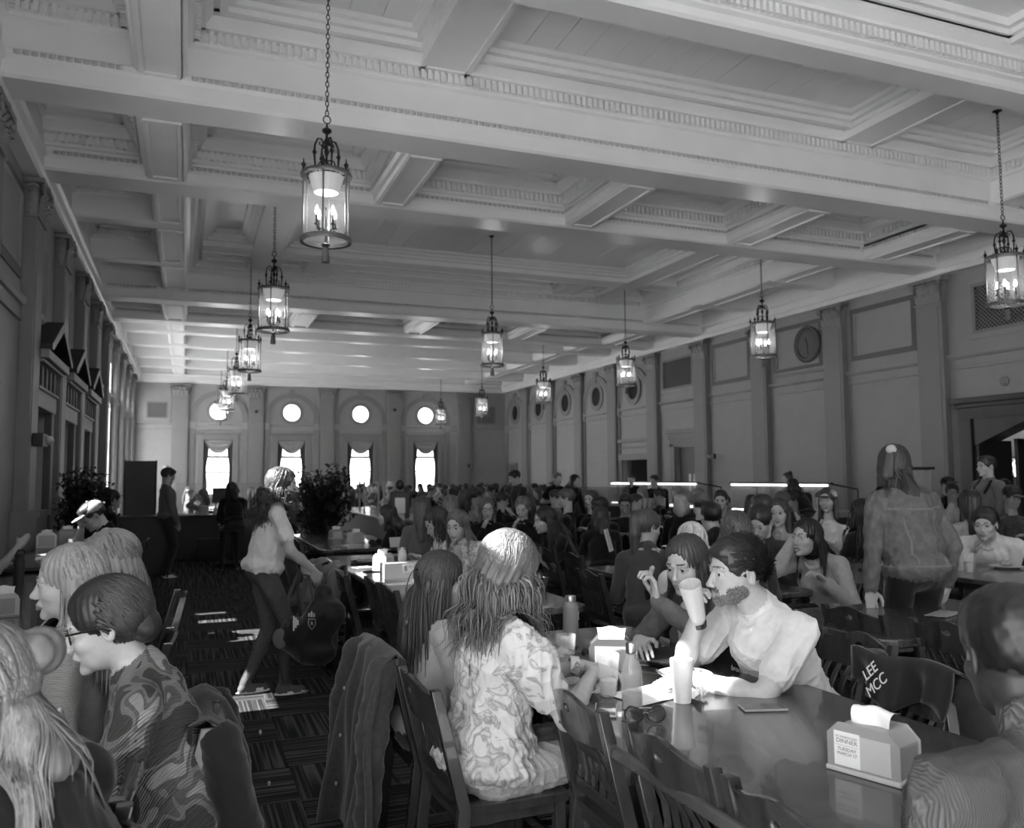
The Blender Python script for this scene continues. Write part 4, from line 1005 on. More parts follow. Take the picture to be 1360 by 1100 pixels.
def person(head_pos,face,label,sit=True,s=1.,fem=True,skin='light',top=None,top2=None,pant=None,shoe=None,hair=('long',.03,.3),head_yaw=0.,head_pitch=0.,head_roll=0.,
           sleeves='short',arms=('table','table'),h=.014,hh=.006,hf=None,side=0.,seed=1,mouth=0.,beard=False,gaze=(0,0),group=None,seat=.50,extra=None,extra_hair=None,
           knee=(.46,.46),legs=True,bulk=1.,hairn=0,lockargs=None,detail=True,foldamp=.006,stand_legs=None,post=None,elbow=(None,None),curl=(.5,.5),handdir=(None,None),neckline='crew',pelv=None,brow=None,lean=None,loose=1.04,hem=.05,hn=(None,None),hair_extra=None,puff=False):
    """face: world direction (radians, 0=+Y, positive towards +X) the body looks to. Returns the Empty."""
    hp=np.array(head_pos,float); fwd=A3(math.sin(face),math.cos(face),0)
    Lt=.645*s
    if sit: pz=seat
    else: pz=.90*s
    if pelv is not None: pz=pelv
    ct=max(-1,min(1,(hp[2]-pz)/Lt)); th=math.acos(ct) if lean is None else lean
    if lean is not None: pz=hp[2]-Lt*math.cos(th)
    base=hp-fwd*math.sin(th)*Lt; base[2]=0
    e=empty('person',tuple(base),-face,label,'person',group)
    S=Sdf(); lo=A3(0,0,0)
    # local frame: x right, y forward
    Pv=A3(0,0,pz); Rt=rotx(-th)@roty(side); up_=Rt@A3(0,0,1); fw_=Rt@A3(0,1,0); b=bulk
    T=lambda x,y,z: Pv+Rt@A3(x*b,y*b,z)*s
    sw=(.155 if fem else .185)
    # torso
    S.ell(T(0,-.01,.02),np.array([.158*b,.122*b,.115])*s,PANT,Rt,.04)
    wz=np.array([.140*b if fem else .152*b,.108*b,.15])*s*loose
    S.ell(T(0,-.005,.13),wz,TOP,Rt,.05)
    S.ell(T(0,-.005,.23),wz*np.array([1.0,.98,1]),TOP,Rt,.05)
    S.ell(T(0,-.005,.32),np.array([.142*b if fem else .170*b,.108*b,.150])*s,TOP,Rt,.05)
    if hem is not None: S.ell(T(0,-.008,hem),np.array([.172*b,.137*b,.085])*s*(loose*.5+.5),TOP,Rt,.012)
    if fem:
        for g in (-1,1): S.ell(T(g*.068,.080,.315),np.array([.055,.048,.055])*s,TOP,Rt,.03)
    else: S.ell(T(0,.05,.36),np.array([.13,.07,.09])*s,TOP,Rt,.04)
    nb=T(0,-.018,.48)
    for g in (-1,1): S.cap(T(0,-.015,.465),T(g*sw*.98,-.015,.428),.050*s*b,.052*s*b,TOP,.04)
    S.cap(T(0,-.035,.485),T(0,-.03,.44),.060*s,.09*s,TOP,.04)
    # head
    Rh=rotz(-head_yaw)@rotx(head_pitch)@roty(head_roll); hc=A3(0,math.sin(th)*Lt,hp[2]); 
    S.cap(nb,hc+Rh@A3(0,-.018,-.055)*s,(.050 if fem else .058)*s,(.048 if fem else .056)*s,SKIN,.02)
    if neckline=='v': S.ell(T(0,.085,.43),np.array([.035,.05,.075])*s,SKIN,Rt,.008)
    elif neckline=='wide': S.ell(T(0,-.02,.475),np.array([.10,.075,.035])*s,SKIN,Rt,.008)
    else:
        S.ell(nb+fw_*.012*s,np.array([.060,.060,.020])*s,SKIN,Rt,.006)
        for q in range(12 if hf else 0):
            t0,t1=2*PI*q/12,2*PI*(q+1)/12; S.cap(T(.064*math.cos(t0)/b,.012+.064*math.sin(t0)/b,.472-.022*math.sin(t0)),T(.064*math.cos(t1)/b,.012+.064*math.sin(t1)/b,.472-.022*math.sin(t1)),.0095*s,.0095*s,TOP,.006)
    head(S,hc,Rh,s*1.05,fem,gaze,mouth,beard,detail)
    # arms
    sh=[T(-sw*1.02,-.01,.418),T(sw*1.02,-.01,.418)]; fine=[]; W=[]
    tz=.775
    for i,g in enumerate((-1,1)):
        a=arms[i]; pole=A3(g*.45,-.35,-.9)
        if a is None: continue
        if isinstance(a,str):
            t={'table':A3(g*.10,math.sin(th)*Lt+.16,tz+.02),'tablew':A3(g*.22,math.sin(th)*Lt+.12,tz+.02),'eat':hc+Rh@A3(g*.05,.16,-.16)*s,'cheek':hc+Rh@A3(g*.075,.05,-.13)*s,'lap':A3(g*.09,.30,seat+.14),
               'phone':A3(g*.07,math.sin(th)*Lt+.17,.95),'down':sh[i]+A3(g*.09,.02,-.53*s),'downf':sh[i]+A3(g*.05,.16,-.48*s),'chin':hc+Rh@A3(g*.02,.10,-.16)*s,'forehead':hc+Rh@A3(g*.035,.125,-.03)*s}[a]
            if a in('down',): pole=A3(g*.3,-1,0)
            if a in ('eat','cheek','chin','forehead'): pole=A3(g*.5,.35,-1)
        else: t=np.array(a,float)
        if elbow[i] is not None: pole=np.array(elbow[i],float)
        el,wr_=ik(sh[i],t,.275*s,.245*s,pole); u1=nrm(el-sh[i]); u2=nrm(wr_-el)
        r0,r1,r2=(.041,.034,.0235) if fem else (.050,.040,.028)
        lab=SKIN; S.cap(sh[i],el,r0*s*b,r1*s,lab,.02); S.cap(el,el+(wr_-el)*.35,r1*s,(r1+.001)*s,lab,.02); S.cap(el+(wr_-el)*.35,wr_,(r1+.001)*s,r2*s,lab,.02)
        if sleeves=='short': S.cap(sh[i],sh[i]+(el-sh[i])*.60,(r0+.010)*s*b,(r0+.013)*s*b,TOP,.012)
        elif sleeves=='cap': S.cap(sh[i],sh[i]+(el-sh[i])*.25,(r0+.016)*s,(r0+.016)*s,TOP,.012)
        elif sleeves=='elbow': S.cap(sh[i],el+(sh[i]-el)*.08,(r0+.011)*s*b,(r1+.018)*s,TOP,.012)
        elif sleeves=='long':
            S.cap(sh[i],el,(r0+.014)*s*b,(r1+.014)*s,TOP,.02); S.cap(el,el+(wr_-el)*.93,(r1+.014)*s,(r2+.012)*s,TOP,.012)
        elif sleeves=='puff':
            m_=sh[i]+(el-sh[i])*.35; S.ell(m_+A3(0,0,.005),np.array([.088,.080,.105])*s,TOP,None,.03); S.cap(sh[i],sh[i]+(el-sh[i])*.60,.075*s,.066*s,TOP,.02)
        hd=u2 if handdir[i] is None else nrm(handdir[i]); n_=A3(0,0,1) if isinstance(a,str) and a in('table','tablew','lap','phone') else A3(g*1.,.2,.2)
        if hn[i] is not None: n_=np.array(hn[i],float)
        if abs(hd@nrm(n_))>.95: n_=A3(g,.3,0)
        hand(S,wr_,hd,n_,s,curl[i],fine=hf is not None,side=-g if (np.cross(hd,n_)@A3(-g,0,0))<0 else (1 if (np.cross(hd,n_)@A3(-g,0,0))>0 else 1) if False else (1 if np.cross(nrm(hd),nrm(n_))@A3(-g,0,.2)>0 else -1))
        if hf: fine.append((wr_+hd*.09*s,.10*s,hf))
        W.append((wr_,hd))
    # legs
    if legs:
        for g in (-1,1):
            hp_=Pv+A3(g*.085*s*b,0,-.01)
            if sit:
                kn=A3(g*.11*s,knee[0]*s,knee[1]+.07); an=A3(g*.12*s,knee[0]*s-.03,.09)
            else:
                st=(stand_legs or ((-.10,.0),(.10,.0)))[0 if g<0 else 1]; an=A3(st[0],st[1],.085)
                kn,an=ik(hp_,an,.42*s,.415*s,A3(0,1,0))
            S.cap(hp_,kn,.083*s*b,.056*s,PANT,.03); S.cap(kn,kn+(an-kn)*.35,.055*s,.053*s,PANT,.02); S.cap(kn+(an-kn)*.35,an,.053*s,.036*s,PANT,.02)
            S.cap(an+A3(0,-.02,-.045),an+A3(g*.02,.13*s,-.055),.034,.028,SHOE,.02); S.cap(an+A3(0,0,0),an+A3(0,.02,-.045),.032,.034,SHOE,.02)
            S.ell(an+A3(g*.01,.055,-.072),(.042,.125*s,.014),SOLE,None,.002)
    if extra: extra(S,dict(T=T,hc=hc,Rh=Rh,s=s,sh=sh,W=W,Rt=Rt,th=th,Pv=Pv))
    fine.append((hc,.125*s,hh))
    V,F,lab=S.mesh(h,fine)
    N=vnormals(V,F); c_=(lab==TOP)|(lab==TOP2); p_=(lab==PANT)
    if foldamp:
        f=(folds(V,seed,26.,(1,1,.55))*1.1+folds(V,seed+3,48.,(1,1,.7))*.5)*foldamp; f2=folds(V,seed+5,34.,(1,1,1.2))*foldamp*.6
        V=V+N*(np.where(c_,f+.005,0)+np.where(p_,f2,0))[:,None]
    if post: V=post(V,N,lab)
    tm=body_mats(skin,top or cloth('white_tee',.55),top2,pant,shoe,brow)
    bo=mesh_np('body',V,F,tm,e,lab[F[:,0]])
    # hair
    s0=s
    if hair:
        style,v,ln=hair; hm=hairmat('hair_%03d'%int(v*1000),v)
        s=s*1.05; Hs=hair_base(hc,Rh,s,style,ln)
        if style in('long','wavy','curly'):
            Pb=lambda x,y,z: hc+Rh@A3(x,y,z)*s
            q0=Pb(0,-.052,-.02); q1=T(0,-.105-.02*b,.36); tip=q0+nrm(q1-q0)*ln*s
            S2=Hs; k_=.62 if hairn else 1.; S2.cap(q0,q0+(tip-q0)*.5,.066*s*k_,.07*s*k_,1,.03); S2.cap(q0+(tip-q0)*.5,tip if not hairn else q0+(tip-q0)*.55,.07*s*k_,.035*s*k_,1,.03)
            for g in ((-1,1) if not hairn else ()): S2.cap(Pb(g*.066,-.02,.0),Pb(g*.070,.0,-.02)+A3(g*.01,0,-ln*.55*s),.026*s,.020*s,1,.02)
        if style=='pony':
            q=hc+Rh@A3(0,-.11,.05)*s; S2=Hs; S2.cap(q,q+A3(0,-.03,-.10)*s,.032*s,.036*s,1,.01); S2.cap(q+A3(0,-.03,-.10)*s,q+A3(0,-.01,-ln)*s,.036*s,.018*s,1,.02)
        if style=='bun':
            S2=Hs; S2.ell(hc+Rh@A3(0,-.07,.115)*s,.045*s,1,None,.01)
        if hair_extra: hair_extra(Hs,hc,Rh,s,T)
        V,F,lb=Hs.mesh(.007 if hairn else max(.009,hh*1.3)); N=vnormals(V,F); q=(V-hc)@Rh; ang=np.arctan2(q[:,0],q[:,1])
        g1=np.sin(ang*(26 if style!='curly' else 17)+V[:,2]*(6 if style!='curly' else 60)+seed)*.0028+np.sin(ang*51+V[:,2]*11)*.0016
        if style=='curly': g1=g1*2.2
        if style=='tied': g1=g1*.4
        if style=='short': g1=folds(V,seed,90.,(1,1,1))*.004
        V=V+N*g1[:,None]
        if hairn:
            dr_=[(q0,q0+(tip-q0)*.6,.052*s)] if style in('long','wavy','curly') else []
            la=dict(length=ln+.08 if style in('long','wavy','curly') else ln,seed=seed,hug=.02 if style in('long','wavy','curly') else 0,coll=[(T(-sw,-.01,.42),T(sw,-.01,.42),.075*s),(T(0,-.0,.15),T(0,-.0,.40),.128*s)]+dr_); la.update(lockargs or {})
            V2,F2=locks(hc,Rh,s,hairn,la.pop('length'),la.pop('seed'),**la)
            F=np.concatenate([F,F2+len(V)]); V=np.concatenate([V,V2])
        ho=mesh_np('hair',V,F,hm,e)
    s=s0
    return e,dict(T=T,hc=hc,Rh=Rh,s=s,W=W,base=base,body=bo,sh=sh,th=th)
# ================================================================== WHO SITS AND STANDS WHERE
d2r=math.radians
BLK=cloth('black',.007,.85); DK=cloth('charcoal',.035,.85); MG=cloth('mid_grey',.13); LG=cloth('light_grey',.34); WH=cloth('white_tee',.56); CRM=cloth('cream',.55)
DEN=mat('cloth_denim',.085,.85,nscale=180,namp=.45,bump=.2,spec=.2); DENJ=mat('cloth_denim_jacket',.10,.85,nscale=22,namp=.22,bump=.2,spec=.2)
def camo():
    m=bpy.data.materials.new('cloth_camo'); m.use_nodes=True; nt=m.node_tree; N=nt.nodes; L=nt.links; b=N['Principled BSDF']; b.inputs['Roughness'].default_value=.9
    tc=N.new('ShaderNodeTexCoord'); n=N.new('ShaderNodeTexNoise'); n.inputs['Scale'].default_value=9; n.inputs['Detail'].default_value=1.; n.inputs['Distortion'].default_value=.6; L.new(tc.outputs['Object'],n.inputs['Vector'])
    cr=N.new('ShaderNodeValToRGB'); cr.color_ramp.interpolation='CONSTANT'; e=cr.color_ramp.elements; e[0].color=(.06,)*3+(1,); e[1].position=.46; e[1].color=(.20,)*3+(1,); q=e.new(.54); q.color=(.11,)*3+(1,); q=e.new(.62); q.color=(.32,)*3+(1,)
    L.new(n.outputs['Fac'],cr.inputs[0]); L.new(cr.outputs[0],b.inputs['Base Color'])
    w_=N.new('ShaderNodeTexWave'); w_.bands_direction='DIAGONAL'; w_.inputs['Scale'].default_value=55; w_.inputs['Distortion'].default_value=.5; L.new(tc.outputs['Object'],w_.inputs['Vector'])
    bp=N.new('ShaderNodeBump'); bp.inputs['Distance'].default_value=.006; bp.inputs['Strength'].default_value=.9; L.new(w_.outputs['Color'],bp.inputs['Height']); L.new(bp.outputs[0],b.inputs['Normal']); return m
CAMO=camo()
def ribbed(name,v,sc,dr='Z'):
    m=bpy.data.materials.new(name); m.use_nodes=True; nt=m.node_tree; N=nt.nodes; L=nt.links; b=N['Principled BSDF']; b.inputs['Roughness'].default_value=.9; b.inputs['Base Color'].default_value=(v,v,v,1); b.inputs['Specular IOR Level'].default_value=.2
    tc=N.new('ShaderNodeTexCoord'); w_=N.new('ShaderNodeTexWave'); w_.bands_direction=dr; w_.inputs['Scale'].default_value=sc; w_.inputs['Distortion'].default_value=.3; L.new(tc.outputs['Object'],w_.inputs['Vector'])
    r=N.new('ShaderNodeMapRange'); r.inputs[3].default_value=v*.72; r.inputs[4].default_value=v*1.1; L.new(w_.outputs['Color'],r.inputs[0]); L.new(r.outputs[0],b.inputs['Base Color'])
    bp=N.new('ShaderNodeBump'); bp.inputs['Distance'].default_value=.006; bp.inputs['Strength'].default_value=.9; L.new(w_.outputs['Color'],bp.inputs['Height']); L.new(bp.outputs[0],b.inputs['Normal']); MATS[name]=m; return m
CORD=ribbed('cloth_cord_rib',.105,70,'X'); KNIT=ribbed('cloth_knit',.42,60,'Z')
def floral(name,hi,lo,sc):
    m=bpy.data.materials.new(name); m.use_nodes=True; nt=m.node_tree; N=nt.nodes; L=nt.links; b=N['Principled BSDF']; b.inputs['Roughness'].default_value=.8; b.inputs['Specular IOR Level'].default_value=.25
    tc=N.new('ShaderNodeTexCoord'); n=N.new('ShaderNodeTexNoise'); n.inputs['Scale'].default_value=sc; n.inputs['Detail'].default_value=3.; n.inputs['Distortion'].default_value=1.5; L.new(tc.outputs['Object'],n.inputs['Vector'])
    cr=N.new('ShaderNodeValToRGB'); e=cr.color_ramp.elements; e[0].color=(hi,)*3+(1,); e[0].position=.50; e[1].position=.56; e[1].color=(lo,)*3+(1,); q=e.new(.60); q.color=((hi+lo)/2,)*3+(1,); q=e.new(.70); q.color=(hi,)*3+(1,)
    L.new(n.outputs['Fac'],cr.inputs[0]); L.new(cr.outputs[0],b.inputs['Base Color']); return m
FLOR=floral('cloth_floral',.50,.24,14); FLOR2=floral('cloth_floral_small',.60,.15,22)
HV=d2r
HERO=dict(h=.0090,hh=.0030,hf=.0040)
# --- right-hand couple at the near table
M_man,PI_MAN=person((2.05,2.80,1.165),HV(-93),'bearded young man in a white t-shirt lifting a tumbler',fem=False,s=1.08,lean=.47,beard=True,top=WH,skin='light',sleeves='short',
    hair=('short',.022,.05),hairn=1600,lockargs=dict(length=.042,r=.0021,gravity=0,flow=(0,.75,.25),up=.28,seg=6,zmin=-.12),arms=((-.06,.60,.795),(.10,.44,.985)),
    elbow=((-.7,-.5,-.6),(.4,.5,-1)),handdir=((.15,.98,-.08),(-.30,.30,.85)),hn=((0,.1,1),(.75,.45,.1)),curl=(.35,.75),foldamp=.011,head_yaw=HV(12),head_pitch=HV(-2),gaze=(-.3,.1),bulk=1.02,seed=11,pant=BLK,**HERO)
WOM,PI_WOM=person((2.22,3.43,1.13),HV(-112),'dark-haired woman in an open denim overshirt eating with a raised hand',top=DENJ,top2=WH,skin='light',sleeves='long',s=1.06,
    hair=('wavy',.028,.26),hairn=1100,lockargs=dict(wave=.28,r=.0032,seg=15),lean=.40,arms=((-.02,.53,.99),(.06,.56,.81)),elbow=((-.8,.4,-.7),(.7,-.3,-.6)),handdir=((.1,.1,1),(-.7,.7,-.1)),hn=((-.6,-.8,.1),(.3,.1,1)),curl=(.7,.3),
    head_yaw=HV(-6),head_pitch=HV(-12),neckline='v',seed=12,pant=BLK,extra=lambda S,d:(S.ell(d['T'](0,.098,.30),np.array([.060,.055,.17])*d['s'],TOP2,d['Rt'],.004),S.ell(d['T'](0,.11,.16),np.array([.065,.055,.12])*d['s'],TOP2,d['Rt'],.004)),**HERO)
# --- left-hand pair at the near table
def blouse_extra(S,d):
    T,Rt,s=d['T'],d['Rt'],d['s']
    S.ell(T(0,-.005,.09),np.array([.185,.155,.10])*s,TOP,Rt,.02); S.ell(T(0,-.005,.02),np.array([.205,.175,.075])*s,TOP,Rt,.015); S.ell(T(0,-.02,.34),np.array([.165,.125,.15])*s,TOP,Rt,.03)
BLO,bd=person((1.12,2.93,1.205),HV(84),'woman in a puff-sleeved floral blouse with sunlit tousled hair',top=FLOR,skin='light',sleeves='puff',s=1.08,pant=cloth('light_jeans',.30,nscale=120,namp=.15),hair=('wavy',.115,.34),hairn=2600,
    lockargs=dict(length=.44,wave=.95,r=.0030,seg=22,jit=.5),lean=.13,arms=((-.02,.42,.815),(.12,.38,.815)),elbow=((-.7,-.3,-.6),(.6,-.4,-.7)),handdir=((.35,.9,-.1),(-.35,.9,.05)),hn=((0,0,1),(.3,.1,1)),curl=(.35,.6),head_yaw=HV(-4),head_pitch=HV(-30),seed=21,loose=1.12,hem=None,extra=blouse_extra,foldamp=.014,bulk=1.0,**HERO)
P9_,_=person((1.02,3.46,1.11),HV(84),'woman with long straight dark hair in a pale top beside the floral blouse',top=LG,skin='light',sleeves='short',hair=('long',.045,.36),hairn=1700,lockargs=dict(wave=.02,r=.0032,seg=16,jit=.05,coll=[]),
    s=.96,lean=.12,arms=('table','table'),head_yaw=HV(-2),head_pitch=HV(-6),seed=22,h=.011,hh=.0036,hf=.006,pant=BLK,brow=M_brow)
# --- big man at the lower right
person((1.62,1.28,1.17),HV(5),'man seen from behind in a thick ribbed-collar sweater at the lower right corner',fem=False,skin='dark',top=CORD,sleeves='long',s=1.10,bulk=1.20,hair=('short',.008,.02),hairn=0,arms=('table','table'),
    head_yaw=HV(20),head_pitch=HV(-10),seed=31,h=.009,hh=.0045,pant=BLK,foldamp=.010,pelv=.50,extra=lambda S,d:(S.cap(d['T'](0,-.03,.475),d['T'](0,-.02,.515),.088*d['s'],.078*d['s'],TOP,.01)))
# --- left side, along the window table
def bunx(Hs,hc,Rh,s,T): Hs.ell(hc+Rh@A3(.045,-.105,.055)*s,np.array([.043,.040,.042])*s,1,Rh,.008)
person((-.385,1.93,1.13),HV(-62),'blonde woman with a hair bun and black top, blurred at the lower left corner',top=BLK,sleeves='long',hair=('long',.12,.26),hairn=2000,lockargs=dict(wave=.12,r=.0026,seg=16,jit=.2),hair_extra=bunx,s=1.08,bulk=1.1,
    arms=('table','table'),head_yaw=HV(-5),head_pitch=HV(-8),seed=41,h=.011,hh=.004,pant=BLK)
def earring(e,hc,Rh,s,g): MB().ell(tuple(hc+Rh@A3(g*.082,-.012,-.042)*s),(.008,.008,.008)).build('earring',M_white,e,smooth=True)
def glasses(e,hc,Rh,s):
    g=MB(); P=lambda x,y,z: tuple(hc+Rh@A3(x,y,z)*s*1.05)
    for k in (-1,1):
        g.tube([P(k*.034+.026*math.cos(t),.096-.010*abs(k*.034+.026*math.cos(t))/.05,.0+.021*math.sin(t)) for t in [2*PI*i/16 for i in range(17)]],.0022,5,cap=False)
        g.tube([P(k*.060,.090,.008),P(k*.080,.06,.008),P(k*.084,.0,.006),P(k*.084,-.02,-.008)],.0032,5)
    g.tube([P(-.009,.102,.004),P(.009,.102,.004)],.0022,5); g.build('glasses',M_black,e,smooth=True)
e,i=person((-.20,2.72,1.13),HV(-88),'woman with glasses and pearl earring in a ribbed camouflage top',top=CAMO,sleeves='elbow',hair=('tied',.030,.05),hairn=3200,lockargs=dict(length=.15,r=.0026,gravity=.25,flow=(0,-1,.02),up=.0,seg=12,jit=.06,zmin=-.3,hug=.2),s=1.05,bulk=1.12,
    arms=((-.12,.40,.80),(.10,.38,.80)),head_yaw=HV(4),head_pitch=HV(-14),seed=42,h=.0095,hh=.0034,pant=DEN,hair_extra=lambda Hs,hc,Rh,s,T:(Hs.ell(hc+Rh@A3(0,-.085,-.025)*s,np.array([.055,.040,.048])*s,1,Rh,.015),None))
glasses(e,i['hc'],i['Rh'],i['s']); earring(e,i['hc'],i['Rh'],i['s'],1)
person((-.38,3.42,1.18),HV(-90),'blonde young woman in profile with a light knit top on the left',top=KNIT,sleeves='long',hair=('long',.21,.32),hairn=1300,lockargs=dict(wave=.06,r=.0032,seg=16,jit=.08,part=.0),s=1.04,arms=('table','table'),
    head_yaw=HV(2),head_pitch=HV(-3),seed=43,h=.011,hh=.0034,pant=DEN)
person((-.30,4.10,1.19),HV(-70),'fair-haired woman in a dark hooded top behind the blonde profile',top=cloth('dark_hoodie',.045),sleeves='long',hair=('long',.16,.28),hairn=700,lockargs=dict(wave=.05,r=.004,seg=14),s=1.04,bulk=1.1,
    arms=('table','table'),head_yaw=HV(-20),head_pitch=HV(-15),seed=44,h=.013,hh=.005,pant=DEN,extra=lambda S,d:S.cap(d['T'](-.05,-.08,.44),d['T'](.05,-.08,.44),.055,.055,TOP,.03))
def cap_on(e,hc,Rh,s,m,m2=None,back=False):
    S=Sdf(); P=lambda x,y,z: hc+Rh@A3(x,y,z)*s*1.05
    S.ell(P(0,-.015,.050),np.array([.088,.104,.082])*s,1,Rh,.01); S.ell(P(0,-.01,-.05),np.array([.15,.17,.085])*s,1,Rh,.006,sub=True)
    g=-1 if back else 1; S.ell(P(0,g*.115,.040),np.array([.066,.062,.010])*s,2,Rh,.006); S.ell(P(0,-.015,.134),.008*s,1,None,.004)
    V,F,lb=S.mesh(.006); mesh_np('cap',V,F,[m,m,m2 or m],e,lb[F[:,0]])
e,i=person((-.80,8.75,1.215),HV(-95),'sunlit boy in a pale cap resting his forehead on his hand',fem=False,top=BLK,sleeves='cap',hair=('short',.04,.03),s=1.03,arms=('tablew','forehead'),elbow=(None,(.3,.8,-.9)),head_yaw=HV(-8),head_pitch=HV(-32),seed=45,h=.013,hh=.006,pant=DK,pelv=.50,lean=.52)
cap_on(e,i['hc'],i['Rh'],i['s'],LG)
# watch arm at the left edge
person((-1.62,8.2,1.18),HV(90),'person at the left edge of whom only a raised forearm with a watch shows',top=BLK,sleeves='elbow',hair=('short',.03,.03),s=1.,arms=('table',(.0+.25,.34,1.0)),elbow=(None,(.6,.2,-1)),seed=46,h=.014,hh=.01,detail=False,pant=BLK)
# --- standing woman with the sports bag
e7,i7=person((.66,6.38,1.50),HV(84),'standing woman with curly hair, white tee and jeans holding a sports bag',sit=False,top=WH,skin='light',sleeves='short',hair=('curly',.050,.34),hairn=1700,lockargs=dict(length=.50,wave=1.5,r=.0046,seg=24,jit=.6),s=.985,pant=DEN,shoe=cloth('grey_canvas',.10),
    arms=((-.02,.30,.92),(.17,.33,.88)),elbow=((-.9,-.6,.2),(.6,-.9,.1)),handdir=((.3,.3,-.9),(-.1,.25,-1)),curl=(.8,.8),head_yaw=HV(20),head_pitch=HV(-4),seed=51,h=.011,hh=.0045,hf=.006,lean=.20,stand_legs=((-.07,-.10),(.08,.14)),bulk=1.04,hem=.04,loose=1.10,foldamp=.010)
# --- denim jacket, standing
def jk(S,d):
    T,Rt,s=d['T'],d['Rt'],d['s']; S.ell(T(0,-.01,.36),np.array([.20,.15,.17])*s,TOP,Rt,.04); S.ell(T(0,-.01,.16),np.array([.195,.15,.15])*s,TOP,Rt,.04); S.ell(T(0,-.02,.03),np.array([.20,.17,.10])*s,TOP,Rt,.01)
def seams(V,N,lab):
    x,y,z=V[:,0],V[:,1],V[:,2]; c=(lab==TOP); zz=(z-.95)/.6
    m=c&(y<.02)&(np.abs(np.abs(x)-.085-.02*zz)<.0055)&(z<1.30)&(z>1.0); m|=c&(y<.05)&(np.abs(z-1.335-.05*np.abs(x))<.006)&(np.abs(x)<.19); m|=c&(np.abs(z-1.005)<.006)&(np.abs(x)<.25)&(y<.1)
    V=V-N*(m*.004)[:,None]; lab[m]=TOP2; return V
def scr(Hs,hc,Rh,s,T): Hs.cap(hc+Rh@A3(-.02,-.10,.08)*s,hc+Rh@A3(-.045,-.14,-.05)*s,.025*s,.03*s,1,.02)
e,i=person((4.17,4.05,1.60),HV(12),'standing woman in a washed denim jacket seen from behind, scrunchie in her hair',sit=False,top=DENJ,sleeves='long',hair=('wavy',.028,.27),hairn=2200,lockargs=dict(wave=.18,r=.0032,seg=16,jit=.1),hair_extra=scr,post=seams,top2=cloth('denim_seam',.14),s=1.05,pant=BLK,
    arms=((-.29,.02,.86),(.27,.08,.86)),elbow=((-.6,-.9,0),(.6,-.9,0)),handdir=((.1,.1,-1),(-.1,.2,-1)),hn=((0,1,.1),(.6,-.7,0)),curl=(.2,.5),head_yaw=HV(30),head_pitch=0,seed=52,h=.011,hh=.0045,hf=.006,extra=jk,bulk=1.08,hem=None,foldamp=.010)
MB().ell(tuple(i['hc']+i['Rh']@A3(-.02,-.115,.10)*i['s']),(.035,.025,.03)).build('scrunchie',LG,e,smooth=True)
# --- people of the middle distance: (x,y,z),face,label,female,top,sleeves,hair,arms,options
MID=dict(h=.014,hh=.0058)
def mid(*a,**k):
    q=dict(MID); q.update(k); return person(*a,**q)
mid((2.18,7.52,1.13),HV(-100),'curly dark-haired girl looking down at her food in a white top',top=WH,sleeves='long',hair=('curly',.035,.26),hairn=600,lockargs=dict(wave=.7,r=.005,seg=12),arms=('table','table'),head_pitch=HV(-28),s=1.06,seed=61)
mid((2.22,7.02,1.125),HV(-125),'young woman with long fair hair in a floral puff-sleeved blouse facing the camera',top=FLOR2,sleeves='puff',hair=('long',.15,.30),hairn=700,lockargs=dict(r=.004,seg=14,wave=.05),arms=('table','table'),head_yaw=HV(-10),head_pitch=HV(-10),neckline='v',s=1.06,seed=62,hh=.0045)
e,i=mid((3.34,9.40,1.175),HV(-168),'girl with glasses and a printed black sweatshirt facing the camera',top=BLK,sleeves='long',hair=('long',.06,.28),arms=('table','phone'),head_pitch=HV(-6),s=1.04,seed=63); glasses(e,i['hc'],i['Rh'],i['s'])
mid((3.74,9.26,1.18),HV(-145),'fair girl with tied-back hair in a black top facing the camera',top=BLK,sleeves='long',hair=('pony',.16,.2),arms=('table','phone'),head_pitch=HV(-18),s=1.04,seed=64)
mid((3.46,7.95,1.10),HV(-85),'woman with very long dark hair and a tattooed forearm reaching left',top=BLK,sleeves='short',hair=('long',.015,.42),hairn=500,lockargs=dict(r=.004,seg=14,wave=.06),arms=('table',(-.05,.55,.83)),head_pitch=HV(-8),s=1.06,seed=65)
mid((3.20,5.47,1.165),HV(28),'woman in a dark top with a long braid, seen from behind',top=cloth('slate',.055),sleeves='long',hair=('pony',.045,.40),arms=('table','table'),head_yaw=HV(50),head_pitch=HV(-6),neckline='wide',s=1.06,seed=66,hh=.005)
mid((2.97,4.52,1.12),HV(25),'woman with long pale blonde hair seen from behind in a white top',top=WH,sleeves='long',hair=('long',.42,.34),hairn=600,lockargs=dict(r=.0042,seg=14,wave=.05),arms=('table','table'),head_pitch=HV(-10),s=1.03,seed=67)
mid((3.42,4.68,1.17),HV(30),'woman with long loose auburn hair seen from behind',top=DK,sleeves='long',hair=('wavy',.075,.34),hairn=700,lockargs=dict(r=.005,seg=14,wave=.25,jit=.3),arms=('table','table'),s=1.10,seed=68)
mid((4.45,5.75,1.165),HV(-120),'dark-haired woman bowing her head behind the bearded man',top=DK,sleeves='long',hair=('tied',.02,.2),hair_extra=lambda Hs,hc,Rh,s,T:Hs.ell(hc+Rh@A3(0,-.07,0)*s,.06*s,1),arms=('table','table'),head_pitch=HV(-30),s=1.08,seed=69)
def arm16(): pass
